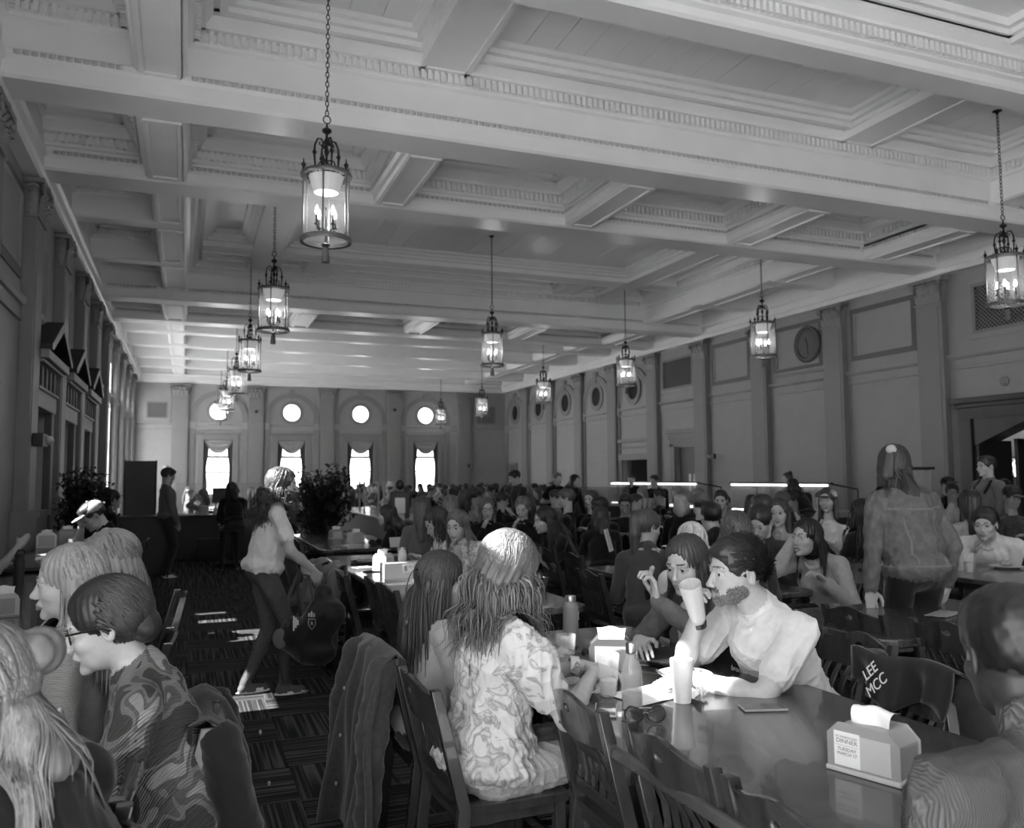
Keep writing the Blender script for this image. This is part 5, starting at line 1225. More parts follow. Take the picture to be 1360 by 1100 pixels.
e,i=person((4.26,4.98,1.085),HV(-108),'laughing dark-haired woman in a pale sweater raising her hand',top=cloth('pale_knit',.36),sleeves='long',hair=('wavy',.014,.26),hairn=900,lockargs=dict(wave=.15,r=.004,seg=14),arms=('tablew',(.10,.40,1.07)),elbow=(None,(.3,.4,-1)),handdir=(None,(-.5,.5,.4)),
    head_yaw=HV(6),head_pitch=HV(4),mouth=1.,s=1.10,seed=70,h=.012,hh=.0042,hf=.008,pant=BLK); earring(e,i['hc'],i['Rh'],i['s'],1)
mid((5.10,6.32,1.20),HV(-130),'woman leaning her cheek on her hand and smiling',top=cloth('oat',.30),sleeves='cap',hair=('long',.03,.28),arms=('table','cheek'),s=1.05,seed=71,mouth=.2)
mid((5.42,6.98,1.22),HV(-20),'person in a white shirt with dark hair seen from behind',fem=False,top=WH,sleeves='elbow',hair=('short',.015,.04),arms=('table','table'),s=1.05,seed=72)
e,i=mid((6.52,7.27,1.27),HV(-120),'woman in a two-tone cap and white tee with a dark ponytail',top=WH,sleeves='elbow',hair=('long',.03,.26),arms=('table','phone'),s=1.06,seed=73,top2=None); cap_on(e,i['hc'],i['Rh'],i['s'],WH,BLK)
mid((6.05,6.30,1.17),HV(10),'person with very long black hair seen from behind left of the denim jacket',top=BLK,sleeves='long',hair=('wavy',.012,.40),hairn=400,lockargs=dict(r=.006,seg=12,wave=.2),arms=('table','table'),s=1.12,seed=74)
mid((6.85,5.62,1.085),HV(-118),'young man in a white tee eating at the right edge',fem=False,top=WH,sleeves='elbow',hair=('short',.035,.04),hairn=500,lockargs=dict(length=.03,r=.003,gravity=0,flow=(0,.7,.2),up=.4,seg=5),arms=((-.08,.30,.86),(.12,.36,.82)),head_pitch=HV(-6),s=1.16,seed=75,hh=.005,hf=.008)
e,i=mid((10.4,9.05,1.27),HV(-135),'man with glasses and light shirt far behind the denim jacket',fem=False,top=LG,sleeves='long',hair=('short',.02,.03),arms=('table','chin'),skin='tan',s=1.08,seed=76); glasses(e,i['hc'],i['Rh'],i['s'])
e,i=mid((12.1,10.6,1.36),HV(180),'person in a black cap beside the pilaster',fem=False,top=BLK,sleeves='long',hair=('short',.02,.03),arms=('table','table'),s=1.1,seed=77,pelv=.62); cap_on(e,i['hc'],i['Rh'],i['s'],BLK)
e,i=mid((8.85,8.3,1.24),HV(150),'person in a dark cap just right of the denim jacket',fem=False,top=BLK,sleeves='long',hair=('short',.02,.03),arms=('table','table'),s=1.0,seed=78); cap_on(e,i['hc'],i['Rh'],i['s'],BLK)
e,i=mid((9.41,7.66,1.64),HV(-75),'standing man in a grey hooded jacket with a black backpack',sit=False,fem=False,top=MG,sleeves='long',hair=('short',.015,.03),arms=('downf','downf'),s=1.06,seed=79)
S=Sdf(); b=i['T']; S.ell(b(0,-.22,.28),np.array([.15,.10,.24]),1,None,.05); S.ell(b(0,-.30,.20),np.array([.11,.06,.14]),1,None,.03)
for g in (-1,1): S.cap(b(g*.09,-.14,.44),b(g*.10,.02,.47),.022,.022,1,.02); S.cap(b(g*.10,.02,.47),b(g*.11,.12,.34),.022,.020,1,.02)
V,F,lb=S.mesh(.014); o=mesh_np('backpack',V,F,BLK,None); o.matrix_world=e.matrix_world.copy(); o.location=e.location; o.rotation_euler=e.rotation_euler; props(o,'black backpack on the standing man near the dark doorway','backpack')
mid((7.57,6.38,1.24),HV(20),'woman with long straight dark hair and pale top seen from behind near the right edge',top=LG,sleeves='short',hair=('long',.025,.42),arms=('table','table'),s=1.12,seed=80)
e,i=mid((9.2,7.17,1.27),HV(-160),'man in a dark cap looking down near the right edge',fem=False,skin='tan',top=DK,sleeves='long',hair=('short',.02,.03),arms=('table','table'),head_pitch=HV(-15),s=1.08,seed=81); cap_on(e,i['hc'],i['Rh'],i['s'],BLK)
mid((5.17,9.35,1.20),HV(-150),'boy in a black tee before the food counter glass',fem=False,skin='tan',top=BLK,sleeves='short',hair=('short',.015,.04),arms=('table','table'),head_pitch=HV(-14),s=1.05,seed=82)
mid((6.02,9.38,1.17),HV(40),'person with a pale patterned head scarf seen from behind',top=BLK,sleeves='long',hair=('long',.30,.10),arms=('table','table'),s=1.06,seed=83)
e,i=mid((5.42,8.06,1.22),HV(15),'person in a grey cap and black top seen from behind',fem=False,top=BLK,sleeves='long',hair=('short',.02,.03),arms=('table','table'),s=1.05,seed=84); cap_on(e,i['hc'],i['Rh'],i['s'],MG)
mid((4.55,6.6,1.165),HV(10),'dark-haired person in black behind the pale blonde head',top=BLK,sleeves='long',hair=('short',.01,.04),arms=('table','table'),s=1.1,seed=85,fem=False)
mid((6.36,9.0,1.23),HV(-140),'boy holding his hand to his mouth below the glass counter',fem=False,top=BLK,sleeves='short',hair=('short',.015,.04),arms=('table','eat'),s=1.05,seed=86)
mid((4.62,8.97,1.17),HV(-100),'dark-skinned person in profile with a black jacket',fem=False,skin='dark',top=BLK,sleeves='long',hair=('short',.01,.04),arms=('table','table'),s=1.05,seed=87,head_pitch=HV(-10))
mid((4.35,8.45,1.08),HV(20),'person in a black coat turned away beside the leaning menu card',top=BLK,sleeves='long',hair=('long',.02,.2),arms=('table','table'),s=1.0,seed=88)
mid((4.95,10.62,1.24),HV(-60),'person with short brown hair in black, left of a pair',fem=False,top=BLK,sleeves='long',hair=('short',.05,.04),arms=('table','table'),s=1.05,seed=89)
mid((5.30,10.55,1.23),HV(-120),'person with short hair in black, right of a pair',fem=False,top=BLK,sleeves='long',hair=('short',.04,.04),arms=('table','table'),s=1.05,seed=90)
mid((2.50,9.20,1.20),HV(20),'woman with long brown hair seen from behind by the carton table',top=MG,sleeves='long',hair=('wavy',.09,.30),arms=('table','table'),s=1.05,seed=91)
mid((2.95,9.62,1.20),HV(15),'woman with fair hair seen from behind, second from the counter',top=DK,sleeves='long',hair=('long',.17,.30),arms=('table','table'),s=1.05,seed=92)
mid((2.25,9.9,1.10),HV(-60),'person in black leaning over a tray at the second table',top=BLK,sleeves='long',hair=('long',.02,.25),arms=('table','table'),s=1.0,seed=93)
# standing, far
FAR=dict(h=.018,hh=.009,detail=False)
def far(*a,**k):
    q=dict(FAR); q.update(k); return person(*a,**q)
far((5.29,13.45,1.535),HV(-100),'standing boy in a grey hoodie looking down before the far right corner',sit=False,fem=False,top=DK,sleeves='long',hair=('short',.012,.03),arms=('table','table'),head_pitch=HV(-18),seed=101)
far((6.89,15.21,1.50),HV(175),'standing woman in a black tee facing the camera by the right arches',sit=False,top=BLK,sleeves='short',hair=('short',.08,.03),arms=((-.1,.25,1.05),(.1,.25,1.05)),seed=102)
far((6.74,14.08,1.46),HV(160),'standing person with long dark hair and black clothes near the arches',sit=False,top=BLK,sleeves='long',hair=('long',.012,.35),arms=('downf','downf'),s=.98,seed=103,bulk=1.15)
far((8.68,14.5,1.44),HV(-120),'person in black leaning over the food counter by the kitchen opening',sit=False,fem=False,top=BLK,sleeves='long',hair=('short',.015,.03),arms=('downf','downf'),s=1.0,seed=104,lean=.3)
far((9.35,16.6,1.46),HV(-150),'kitchen worker facing the camera behind the glass counter',sit=False,top=BLK,sleeves='short',hair=('short',.06,.03),arms=('downf','downf'),s=.98,seed=105)
far((8.95,10.75,1.37),HV(10),'person in black standing at the serving counter, seen from behind',sit=False,top=BLK,sleeves='long',hair=('long',.008,.14),arms=('downf','downf'),s=.97,bulk=1.15,seed=106)
far((11.2,13.6,1.47),HV(-90),'worker with a hair bun behind the serving counter',sit=False,top=BLK,sleeves='long',hair=('bun',.03,.03),arms=('downf','downf'),s=.98,seed=107)
far((-.27,14.42,1.60),HV(80),'standing boy in a pale hoodie at the left counter',sit=False,fem=False,top=MG,sleeves='long',hair=('short',.012,.03),arms=('downf','table'),head_pitch=HV(-14),s=1.03,seed=108)
far((-.95,12.9,1.27),HV(60),'dark silhouette with a large bun at the left windows',top=BLK,sleeves='long',hair=('bun',.012,.03),arms=('table','table'),s=1.05,pelv=.62,seed=109)
far((.72,15.0,1.36),HV(-10),'person in black on a tall stool at the cashier desk',top=BLK,sleeves='long',hair=('long',.01,.2),arms=('table','table'),s=1.03,pelv=.78,seed=110,knee=(.4,.62))
far((.33,18.9,1.2),HV(-100),'person with a raised elbow behind the cashier desk',top=MG,sleeves='long',hair=('long',.04,.2),arms=('table','forehead'),seed=111)
person((.78,7.75,1.22),HV(60),'person hidden behind the standing woman, white sneakers showing',top=DK,sleeves='long',pant=cloth('pale_jeans',.26),shoe=M_white,hair=('short',.02,.03),arms=('table','table'),seed=112,h=.016,hh=.01,detail=False)
# ---- far crowd: shared bodies
VAR=[]
for k,(f_,hc_,tp,hs,sk) in enumerate(((1,.015,BLK,'long','light'),(0,.015,BLK,'short','mid'),(1,.06,DK,'wavy','light'),(0,.03,MG,'short','light'),(1,.18,BLK,'long','light'),(0,.012,DK,'short','tan'),(1,.02,LG,'pony','mid'),(0,.05,BLK,'short','light'))):
    lab=['distant diner with long dark hair and a black top in the far crowd','distant diner with short dark hair and a black top in the far crowd','distant diner with brown wavy hair and a charcoal top in the far crowd','distant diner with short hair and a mid-grey top in the far crowd',
      'distant diner with long fair hair and a black top in the far crowd','distant diner with short black hair and a charcoal top in the far crowd','distant diner with a ponytail and a light grey top in the far crowd','distant diner with short brown hair and a black top in the far crowd'][k]
    e,_=person((0,0,1.19),0,lab,fem=bool(f_),top=tp,skin=sk,sleeves=('long','short')[k%2],hair=(hs,hc_,.28),arms=('table',('table','eat','phone','chin')[k%4]),head_yaw=HV((-30,20,0,35,-15,10,-25,0)[k]),head_pitch=HV(-10),h=.026,hh=.014,detail=False,seed=200+k,group='distant diners in the far crowd',foldamp=.004,pant=BLK)
    VAR.append(e)
usedv=set(); NCR=0; BASEL=['diner, long dark hair, black top,','diner, short dark hair, black top,','diner, wavy brown hair, charcoal top,','diner, short hair, grey top,','diner, long fair hair, black top,','diner, short black hair, charcoal top,','diner, ponytail, pale grey top,','diner, short brown hair, black top,']; near=[o.location.copy() for o in SC.objects if o.get('category')=='person']
def where(x,y):
    Z=.932*y+.363*x; u=680+1108*(x*.932-y*.363)/Z
    L=((240,'below the first far window'),(335,'left of the second far window'),(430,'right of the ficus'),(480,'below the third far window'),(520,'left of the last far window'),(562,'below the last far window'),(605,'below the corner pilaster'),(655,'below the far right corner'),(700,'below the farthest right arch'),(745,'below the middle right arches'),(800,'below the nearest right arches'),(865,'below the kitchen opening'),(925,'below the double doors'),(1000,'left of the wall clock'),(1080,'below the wall clock'),(1160,'right of the wall clock'))
    h=min(L,key=lambda q:abs(q[0]-u))[1]; return h+(', nearer rows' if Z<15 else ', middle rows' if Z<22 else ', farthest rows')
def seat_far(x,y,rz):
    global NCR
    k=rnd.randrange(8); e=VAR[k]; rz=rz+rnd.uniform(-.3,.3); sc=rnd.uniform(.95,1.04)
    for q in near:
        if (q.x-x)**2+(q.y-y)**2<.36: return
    near.append(Vector((x,y,0)))
    lab0=BASEL[k]
    if k in usedv: e=dup(e)
    e['label']=lab0
    usedv.add(k); e.location=(x,y,0); e.rotation_euler=(0,0,rz); e.scale=(sc,)*3; NCR+=1; e['label']=lab0+' '+where(x,y)
FT=[]
fl_={}
def far_table(x0,x1,y0,y1,p=.85,lab='long dining table within the far crowd'):
    global FT
    if not FT: e=make_table(lab,x0,x1,y0,y1,'tables within the far crowd')
    else: e=make_table(lab,x0,x1,y0,y1,'tables within the far crowd')
    e['label']='crowded dining table '+where((x0+x1)/2,(y0+y1)/2); FT.append(e); n=int((y1-y0)/.62)
    for i in range(n):
        y=y0+.3+i*.62
        for g,xx,rz in ((-1,x0-.12,-PI/2),(1,x1+.12,PI/2)):
            if rnd.random()<p: seat_far(xx,y,rz)
for (x0,y0,L_) in ((4.7,11.9,3.2),(6.9,11.6,2.9),(4.6,16.2,3.4),(6.8,17.0,3.2),(2.3+1.9,20.8,3.6),(6.4,21.4,3.6),(8.4,21.0,3.6),(4.6,26,3.8),(6.8,26,3.8),(9.0,25.6,3.8),(1.9,21.5,3.4),(.2,22.5,3.2),(2.2,27,3.6),(10.9,24.8,3.6),(7.2,8.4,2.0),(8.8,9.6,.0)):
    if L_>0: far_table(x0,x0+.95,y0,y0+L_,.8)
# ================================================================== CHAIRS
CH['label']='x'
def chair(x,y,face,label,group='dining chairs',first=[True]):
    """face: heading of the sitter, 0=+Y, 90=+X"""
    rz=-d2r(face)
    if first[0]: first[0]=False; e=CH; e.location=(x,y,0); e.rotation_euler=(0,0,rz); e['label']=label; e['group']=group; return e
    return dup(CH,None,(x,y,0),rz,label,group)
chair(1.48,2.50,92,'empty dark chair tucked under the near table, just right of the floral blouse')
chair(1.50,1.98,90,'empty dark chair with curved crest, below the sunglasses')
chair(1.50,1.50,90,'empty dark chair at the lower edge, nearest the lens')
chair(1.07,2.95,88,'dark slatted chair the woman in the floral blouse sits on')
chair(1.06,3.50,88,'dark chair hidden under the long parka')
chair(2.46,2.92,-90,'chair of the bearded man, its sunlit crest behind his shoulder')
chair(2.60,3.55,-105,'chair under the woman in the denim overshirt')
chair(2.42,1.78,-150,'chair with light crest beyond the paper napkin at the right')
chair(1.39,6.38,90,'dark chair with the hanging strap, next to the quilted jacket')
chair(1.52,5.88,90,'empty dark chair in front of the white carton')
chair(1.535,5.42,90,'empty dark chair nearest the long-haired woman by the carton table')
chair(1.36,7.2,92,'chair under the quilted light jacket')
chair(1.30,8.0,90,'dark chair behind the sports bag')
chair(2.08,5.66,-90,'pale-lit chair beside the sunlit hair, facing left')
chair(3.11,5.66,92,'dark chair with a white strap hanging on it')
chair(3.60,7.0,90,'empty dark chair before the black napkin dispenser')
chair(3.62,7.62,92,'empty dark chair, third back in the middle row')
chair(3.45,8.0,88,'empty dark chair nearest the tattooed arm')
chair(4.75,9.4,-90,'pale-lit empty chair beyond the tattooed arm')
chair(2.95,4.05,90,'chair carrying the black puffer coat')
chair(3.57,3.50,90,'empty dark chair left of the empty dark table')
chair(3.66,3.00,86,'empty dark chair in front of the empty dark table')
chair(4.80,3.50,-175,'chair with a bright crest at the right end of the empty table')
chair(4.62,5.10,-100,'chair behind the laughing woman in the pale sweater')
chair(4.95,5.45,-85,'chair under the pale coat left of the denim jacket')
chair(6.85,5.95,-170,'chair of the young man in the white tee at the right edge')
chair(-.42,2.30,-90,'dark chair with an oval hole at the lower left')
chair(-.22,2.80,-90,'dark chair under the jacket of the woman with glasses')
chair(-.40,1.85,-90,'chair under the blurred blonde woman')
chair(-.42,3.45,-90,'chair of the blonde profile')
chair(-.35,4.15,-90,'chair of the hooded woman')
chair(-.31,5.59,-95,'dark chair with a sunlit edge standing by the aisle')
chair(-.60,7.06,-90,'dark chair beside the sunlit boy, nearer the aisle')
chair(-.68,8.0,-90,'dark chair with lit crest behind the hooded woman')
chair(-.70,8.85,-90,'chair of the sunlit boy')
chair(-.72,10.9,-90,'tall-looking dark chair at the end of the window table')
for i,(x,y) in enumerate(((1.5,9.9),(1.5,10.5),(1.5,11.1),(2.75,11.0),(2.75,11.7))): chair(x,y,90 if x<2 else -90,['left-side chair at the table with two napkin dispensers, first','left-side chair at the table with two napkin dispensers, second','left-side chair at the table with two napkin dispensers, third','black chair leaning by the wooden counter','second black chair by the wooden counter'][i])
for i,(x,y) in enumerate(((2.2,7.6),(2.25,7.0))): chair(x+.1,y,-95,['chair of the curly-haired girl','chair of the girl in the floral puff sleeves'][i])
n_=0
for e in FT:
    bb=e.children[0].bound_box; L_=max(v[1] for v in bb); cx,cy=e.location.x,e.location.y; y=cy-L_+.3
    while y<cy+L_-.2 and n_<110:
        for g in (-1,1):
            if cy<19: dup(CH,None,(cx+g*.62,y,0),d2r(90) if g>0 else d2r(-90),'dark slatted chair '+where(cx+g*.62,y),'chairs in the far crowd'); n_+=1
        y+=.62
# ================================================================== CLOTHES ON CHAIRS
def drape(name,label,cat,loc,face,m,w0,w1,length,seed,sleeve=True,amp=.03,over=.12,out=.0,zt=.875,buttons=0,skew=0.):
    e=empty(name,loc,-d2r(face),label,cat); n=34; k=26; V=[];r=np.random.RandomState(seed); ph=r.uniform(0,6,4)
    for i in range(k):
        t=i/(k-1); L=-over+(length+over)*t
        for j in range(n):
            u=-1+2*j/(n-1); w_=w0+(w1-w0)*max(0,t)**.8
            if L<0: y=-.29+.035+(-L)*.12; z=zt-.02+L*.9
            else:
                a=min(1,L/.06); y=-.29+.035-.075*a-out*max(0,L); z=zt+.0*a-max(0,L-.02)
            f=amp*(max(0,min(1,(L)/.25)) if L>=0 else -min(1,-L/.12)*.55)*(math.sin(u*5.2+ph[0]+t*1.2)+.5*math.sin(u*11+ph[1]-t*2))
            if L<0: z-=.04*math.sin(u*4+ph[3])*min(1,-L/.1)
            hemz=.05*math.sin(u*3+ph[2])*t
            V.append((u*w_+skew*max(0,L)+.01*math.sin(z*20),y-abs(f)*.8-f*.3,z+hemz))
    F=[(i*n+j,i*n+j+1,(i+1)*n+j+1,(i+1)*n+j) for i in range(k-1) for j in range(n-1)]
    V=np.array(V); Vb=V+np.array([0,.014,0]); nn=len(V)
    F2=[(a+nn,d+nn,c+nn,b+nn) for a,b,c,d in F]; bd=[(j,j+1) for j in range(n-1)]+[((k-1)*n+j+1,(k-1)*n+j) for j in range(n-1)]+[((i+1)*n,i*n) for i in range(k-1)]+[(i*n+n-1,(i+1)*n+n-1) for i in range(k-1)]
    mesh_np('cloth_panel',np.concatenate([V,Vb]),F+F2+[(a,a+nn,b+nn,b) for a,b in bd],m,e)
    if sleeve:
        for g in (-1,1):
            S=Sdf(); x=g*w0*.95; P=[A3(x,-.33,zt-.08),A3(x+g*.05,-.38,zt-.30),A3(x+g*.06+skew*.4,-.37-out*.3,zt-.60)]
            S.cap(P[0],P[1],.065,.062,1,.03); S.cap(P[1],P[2],.062,.050,1,.03); Vs,Fs,lb=S.mesh(.013); N=vnormals(Vs,Fs); Vs=Vs+N*(folds(Vs,seed+int(g),22.,(1,1,1.4))*.012)[:,None]
            mesh_np('sleeve',Vs,Fs,m,e)
    for b in range(buttons):
        MB().ell((w0*.5+.02*b+skew*(.1+.17*b),-.40-out*(.1+.17*b)-amp*.9,zt-.15-.17*b),(.008,.005,.008)).build('snap_button',M_steel,e,smooth=True)
    return e
PARKA=cloth('parka',.04,nscale=50,namp=.2)
drape('parka','long dark parka hanging open over the second chair on the left of the near table','coat',(1.05,3.50,0),88,PARKA,.22,.40,.78,3,amp=.05,out=.12,buttons=4,skew=.05)
drape('jacket','dark jacket hanging over the chair of the woman with glasses','jacket',(-.22,2.80,0),-90,cloth('dark_jacket',.014),.21,.27,.62,4,amp=.05,out=.18,buttons=2,skew=-.05)
QU=mat('cloth_quilted',.14,.8,nscale=24,namp=.1,bump=.4,stretch=(.2,.2,1.5))
drape('quilted_jacket','pale quilted jacket hanging over a chair behind the sports bag','jacket',(1.36,7.2,0),92,QU,.20,.28,.66,5,amp=.04,out=.15)
drape('jacket','grey fleece jacket on the inner side of the chair with the strap','jacket',(1.42,6.72,0),90,cloth('fleece',.14),.19,.20,.5,6,amp=.03)
drape('puffer_coat','black puffer coat on a chair behind the eating woman','coat',(2.95,4.05,0),70,mat('cloth_puffer',.012,.35,nscale=18,namp=.3,bump=.5,stretch=(.3,.3,1.6)),.23,.34,.62,7,amp=.06,out=.1)
drape('pale_coat','pale coat hanging on a chair left of the denim jacket','coat',(4.95,5.35,0),-35,cloth('pale_coat',.20),.20,.27,.60,8,amp=.035,out=.08)
chair(2.13,2.36,-84,'chair buried under the dark hoodie, beside the bearded man')
hd=drape('hoodie','dark hoodie with slanted white letters heaped over a chair beside the bearded man','hoodie',(2.13,2.36,0),-84,cloth('hoodie_cloth',.014),.235,.28,.42,9,amp=.05,out=.15,over=.16,zt=.90)
def text(body,size,mat_,parent,M,ext=.0006,name='lettering',align='CENTER',shear=0):
    c=bpy.data.curves.new('t','FONT'); c.body=body; c.size=size; c.extrude=ext; c.align_x=align; c.align_y='CENTER'; c.shear=shear
    o=bpy.data.objects.new('t',c); me=bpy.data.meshes.new_from_object(o); bpy.data.objects.remove(o); bpy.data.curves.remove(c)
    me.materials.clear(); me.materials.append(mat_); me.transform(M); me.name=name; o=bpy.data.objects.new(name,me); link(o,parent); return o
# ================================================================== THINGS ON THE TABLES
M_plastic=mat('tumbler_plastic',.7,.12,alpha=.22,spec=.6); M_juice=mat('juice',.45,.2,alpha=.8)
def tumbler(loc,label,fill=.35,s=1.,m=None,name='tumbler',tilt=None):
    e=empty(name,loc,0,label,'cup'); m=m or M_plastic
    MB().lathe([(.028*s,.0),(.0285*s,.004),(.0405*s,.150*s),(.042*s,.150*s),(.0425*s,.143*s),(.030*s,.0),(.0,.002)],n=24).build('cup_wall',m,e,smooth=True)
    if fill: MB().lathe([(0,.006),(.0265*s,.006),((.0265+.012*fill)*s,.006+.145*fill*s),(0,.006+.145*fill*s)],n=20).build('drink',M_juice,e,smooth=True)
    if tilt: e.rotation_euler=tilt
    return e
TZ=.751
def at(x,y): return (x,y,TZ)
tumbler(at(1.47,3.18),'clear ribbed plastic tumbler nearest the floral blouse',0)
tumbler(at(1.455,2.78),'plastic tumbler a quarter full between the plate and glass bottle',.35)
tumbler(at(1.655,2.60),'sunlit plastic tumbler with a frosted rim on the bright patch of table',.5,1.,mat('tumbler_sun_tint',.9,.25,alpha=.75))  # paler, denser copy of the tumbler plastic, sunlight put into its colour
# glass bottle
e=empty('glass_bottle',at(1.43,2.56),0,'clear glass water bottle with a metal cap, part full','bottle')
MB().lathe([(.0,.0),(.033,.0),(.036,.004),(.036,.125),(.033,.150),(.020,.185),(.0165,.195),(.0165,.205),(.0145,.205),(.0145,.19),(.031,.148),(.0335,.125),(.0335,.006),(0,.006)],n=28).build('glass_wall',mat('bottle_glass',.5,.04,alpha=.30,spec=.9),e,smooth=True)
MB().lathe([(0,.008),(.033,.008),(.033,.062),(0,.062)],n=24).build('water',mat('water_clear',.6,.05,alpha=.45),e,smooth=True)
MB().lathe([(.019,.200),(.0195,.228),(.018,.232),(0,.232)],n=24).lathe([(.019,.200),(.017,.195)],n=24).build('cap',M_steel,e,smooth=True)
# insulated bottle
e=empty('insulated_bottle',at(1.72,3.66),.3,'tall grey insulated flask with a small white emblem','bottle')
MB().lathe([(0,0),(.0355,0),(.037,.005),(.037,.175),(.034,.19),(.024,.205),(.024,.208)],n=28).build('flask_body',mat('flask_grey',.24,.5),e,smooth=True)
MB().lathe([(.024,.206),(.026,.208),(.026,.228),(.024,.232),(0,.232)],n=28).build('flask_neck',M_steel,e,smooth=True)
q=MB(); 
for a,b in (((0,.0),(.0,.014)),((0,.014),(.007,.028)),((0,.014),(-.007,.028)),((0,0),(.009,-.010)),((0,0),(-.009,-.010))): q.tube([(.022+a[0]*.8,-.0305,.13+a[1]),(.022+b[0]*.8,-.0305,.13+b[1])],.0011,4)
q.build('emblem',M_white,e)
# tray with plate, papers
def tray(loc,rz,label,m=M_dark,w_=.20,d=.15,name='serving_tray'):
    e=empty(name,loc,rz,label,'tray'); V=[]; n=32
    prof=[(1.,.018),(1.02,.022),(1.03,.018),(.94,.0),(0,.0)]
    def se(t,r): c,s=math.cos(t),math.sin(t); q=(abs(c)**4+abs(s)**4)**-.25; return (c*q*r*w_,s*q*r*d)
    for r,z in ((1.03,.020),(1.0,.022),(.93,.005),(.90,.003)):
        for j in range(n): x,y=se(2*PI*j/n,r); V.append((x,y,z))
    for r,z in ((1.02,.014),(.92,.0)):
        for j in range(n): x,y=se(2*PI*j/n,r); V.append((x,y,z))
    F=[(i*n+j,i*n+(j+1)%n,(i+1)*n+(j+1)%n,(i+1)*n+j) for i in range(3) for j in range(n)]+[tuple(range(3*n,4*n))]+[(4*n+j,5*n+j,5*n+(j+1)%n,4*n+(j+1)%n) for j in range(n)]+[(j,4*n+j,4*n+(j+1)%n,(j+1)%n) for j in range(n)]+[tuple(range(6*n-1,5*n-1,-1))]
    mb=MB(); mb.add(V,F); mb.build('tray_body',m,e,smooth=True); return e
def plate_o(loc,label,r=.125,m=None,name='plate'):
    b=MB().lathe([(0,.003),(r*.62,.003),(r*.72,.008),(r,.020),(r+.003,.019),(r*.74,.001),(r*.6,0),(0,0)],n=36).build(name,m or mat('plate_glaze',.6,.25),smooth=True,loc=loc); props(b,label,'plate'); return b
def paper(loc,rz,w_,d,label,seed=0,cr=.012,cat='napkin',name='paper_napkin',m=None,z=.0):
    n=9; V=[]
    for i in range(n):
        for j in range(n):
            u=-1+2*i/(n-1); v=-1+2*j/(n-1); V.append((u*w_/2,v*d/2,.002+cr*(abs(noise.noise(Vector((u*2.2+seed*7,v*2.2,seed))))*1.6)))
    F=[(i*n+j,(i+1)*n+j,(i+1)*n+j+1,i*n+j+1) for i in range(n-1) for j in range(n-1)]
    V=np.array(V); o=mesh_np(name,np.concatenate([V,V-np.array([0,0,.0012])]),F+[(a+n*n,d_+n*n,c+n*n,b+n*n) for a,b,c,d_ in F],m or M_paper,None,None,False); o.location=loc; o.rotation_euler=(0,0,rz); props(o,label,cat); return o
M_tray=mat('tray_grey',.10,.3)
tray((1.46,3.36,TZ),.2,'grey tray with a plate and crumpled wrappers left of the flask',M_tray,.19,.15)
plate_o((1.47,3.36,TZ+.005),'dark rimmed plate on the grey tray',.11,mat('plate_dark',.10,.25))
paper((1.54,3.38,TZ+.022),.5,.10,.08,'crumpled white napkin on the grey tray',3,.03)
paper((1.44,3.44,TZ+.022),.1,.14,.04,'folded white wrapper on the far side of the grey tray',4,.02)
plate_o((1.33,2.86,TZ),'white plate with pastry under the hands of the woman in the blouse',.105)
def blob(name,loc,r,label,cat,m,seed=1,rz=0,parent=None):
    S=Sdf(); g=np.random.RandomState(seed)
    S.ell((0,0,r[2]),np.array(r),1,None,.01)
    for i in range(5): S.ell((g.uniform(-.6,.6)*r[0],g.uniform(-.6,.6)*r[1],r[2]*g.uniform(.8,1.3)),np.array(r)*g.uniform(.35,.55),1,None,.01)
    V,F,lb=S.mesh(max(.004,min(r)/6)); o=mesh_np(name,V,F,m,parent); o.location=loc; o.rotation_euler=(0,0,rz)
    if label: props(o,label,cat)
    return o
M_bread=mat('bread_crust',.33,.7,nscale=30,namp=.4)
blob('pastry',(1.30,2.88,TZ+.012),(.050,.022,.018),'long pastry at the left of the white plate','food',M_bread,2,.8)
blob('pastry',(1.37,2.92,TZ+.012),(.045,.020,.016),'second pastry behind the first on the white plate','food',M_bread,3,.2)
blob('roll',(1.42,2.94,TZ),(.016,.016,.014),'small round ball of dough between plate and tumbler','food',M_bread,4)
paper((1.60,2.73,TZ+.001),.25,.26,.19,'white paper sheet lying in the patch of sun',5,.002,'paper','paper_sheet')
paper((1.83,2.80,TZ+.001),-.2,.24,.17,'second white paper beneath the man\'s hand',6,.002,'paper','paper_sheet')
paper((1.72,2.62,TZ+.006),.6,.10,.07,'crumpled white napkin beside the sunlit tumbler',7,.035)
p_=plate_o((1.86,2.90,TZ),'plate of salad before the bearded man',.105)
for k in range(1):
    S=MB(); g=random.Random(3)
    for i in range(90):
        a=g.uniform(0,6.28); r=g.uniform(0,.07)**1; x,y,z=r*math.cos(a),r*math.sin(a),.012+g.uniform(0,.03)*(1-r/.09); R_=Matrix.Rotation(g.uniform(0,6),4,'Z')@Matrix.Rotation(g.uniform(-.8,.8),4,'X')
        S.add([tuple(Vector((x,y,z))+(R_@Vector(v))) for v in ((-.014,0,0),(0,.009,.004),(.014,0,.002),(0,-.009,0))],[(0,1,2,3)])
    o=S.build('salad',mat('salad_leaf',.10,.6,nscale=90,namp=.6),loc=(1.86,2.90,TZ)); props(o,'heap of shredded salad on the man\'s plate','food',kind='stuff')
def phone(loc,rz,label,case=M_lgrey,scr=M_black):
    e=empty('phone',loc,rz,label,'phone'); MB().box(-.037,.037,-.076,.076,0,.0085).build('phone_case',case,e,bevel=.003); MB().box(-.033,.033,-.072,.072,.0085,.0092).build('phone_screen',mat('screen_gloss',.01,.05),e); return e
phone(at(1.35,2.60),-.5,'light-cased phone lying by the glass bottle')
phone(at(1.86,2.42),1.25,'dark-cased phone on the table near the man\'s elbow',M_grey)
phone(at(2.02,2.66),.9,'dark phone beneath the man\'s forearm',M_black)
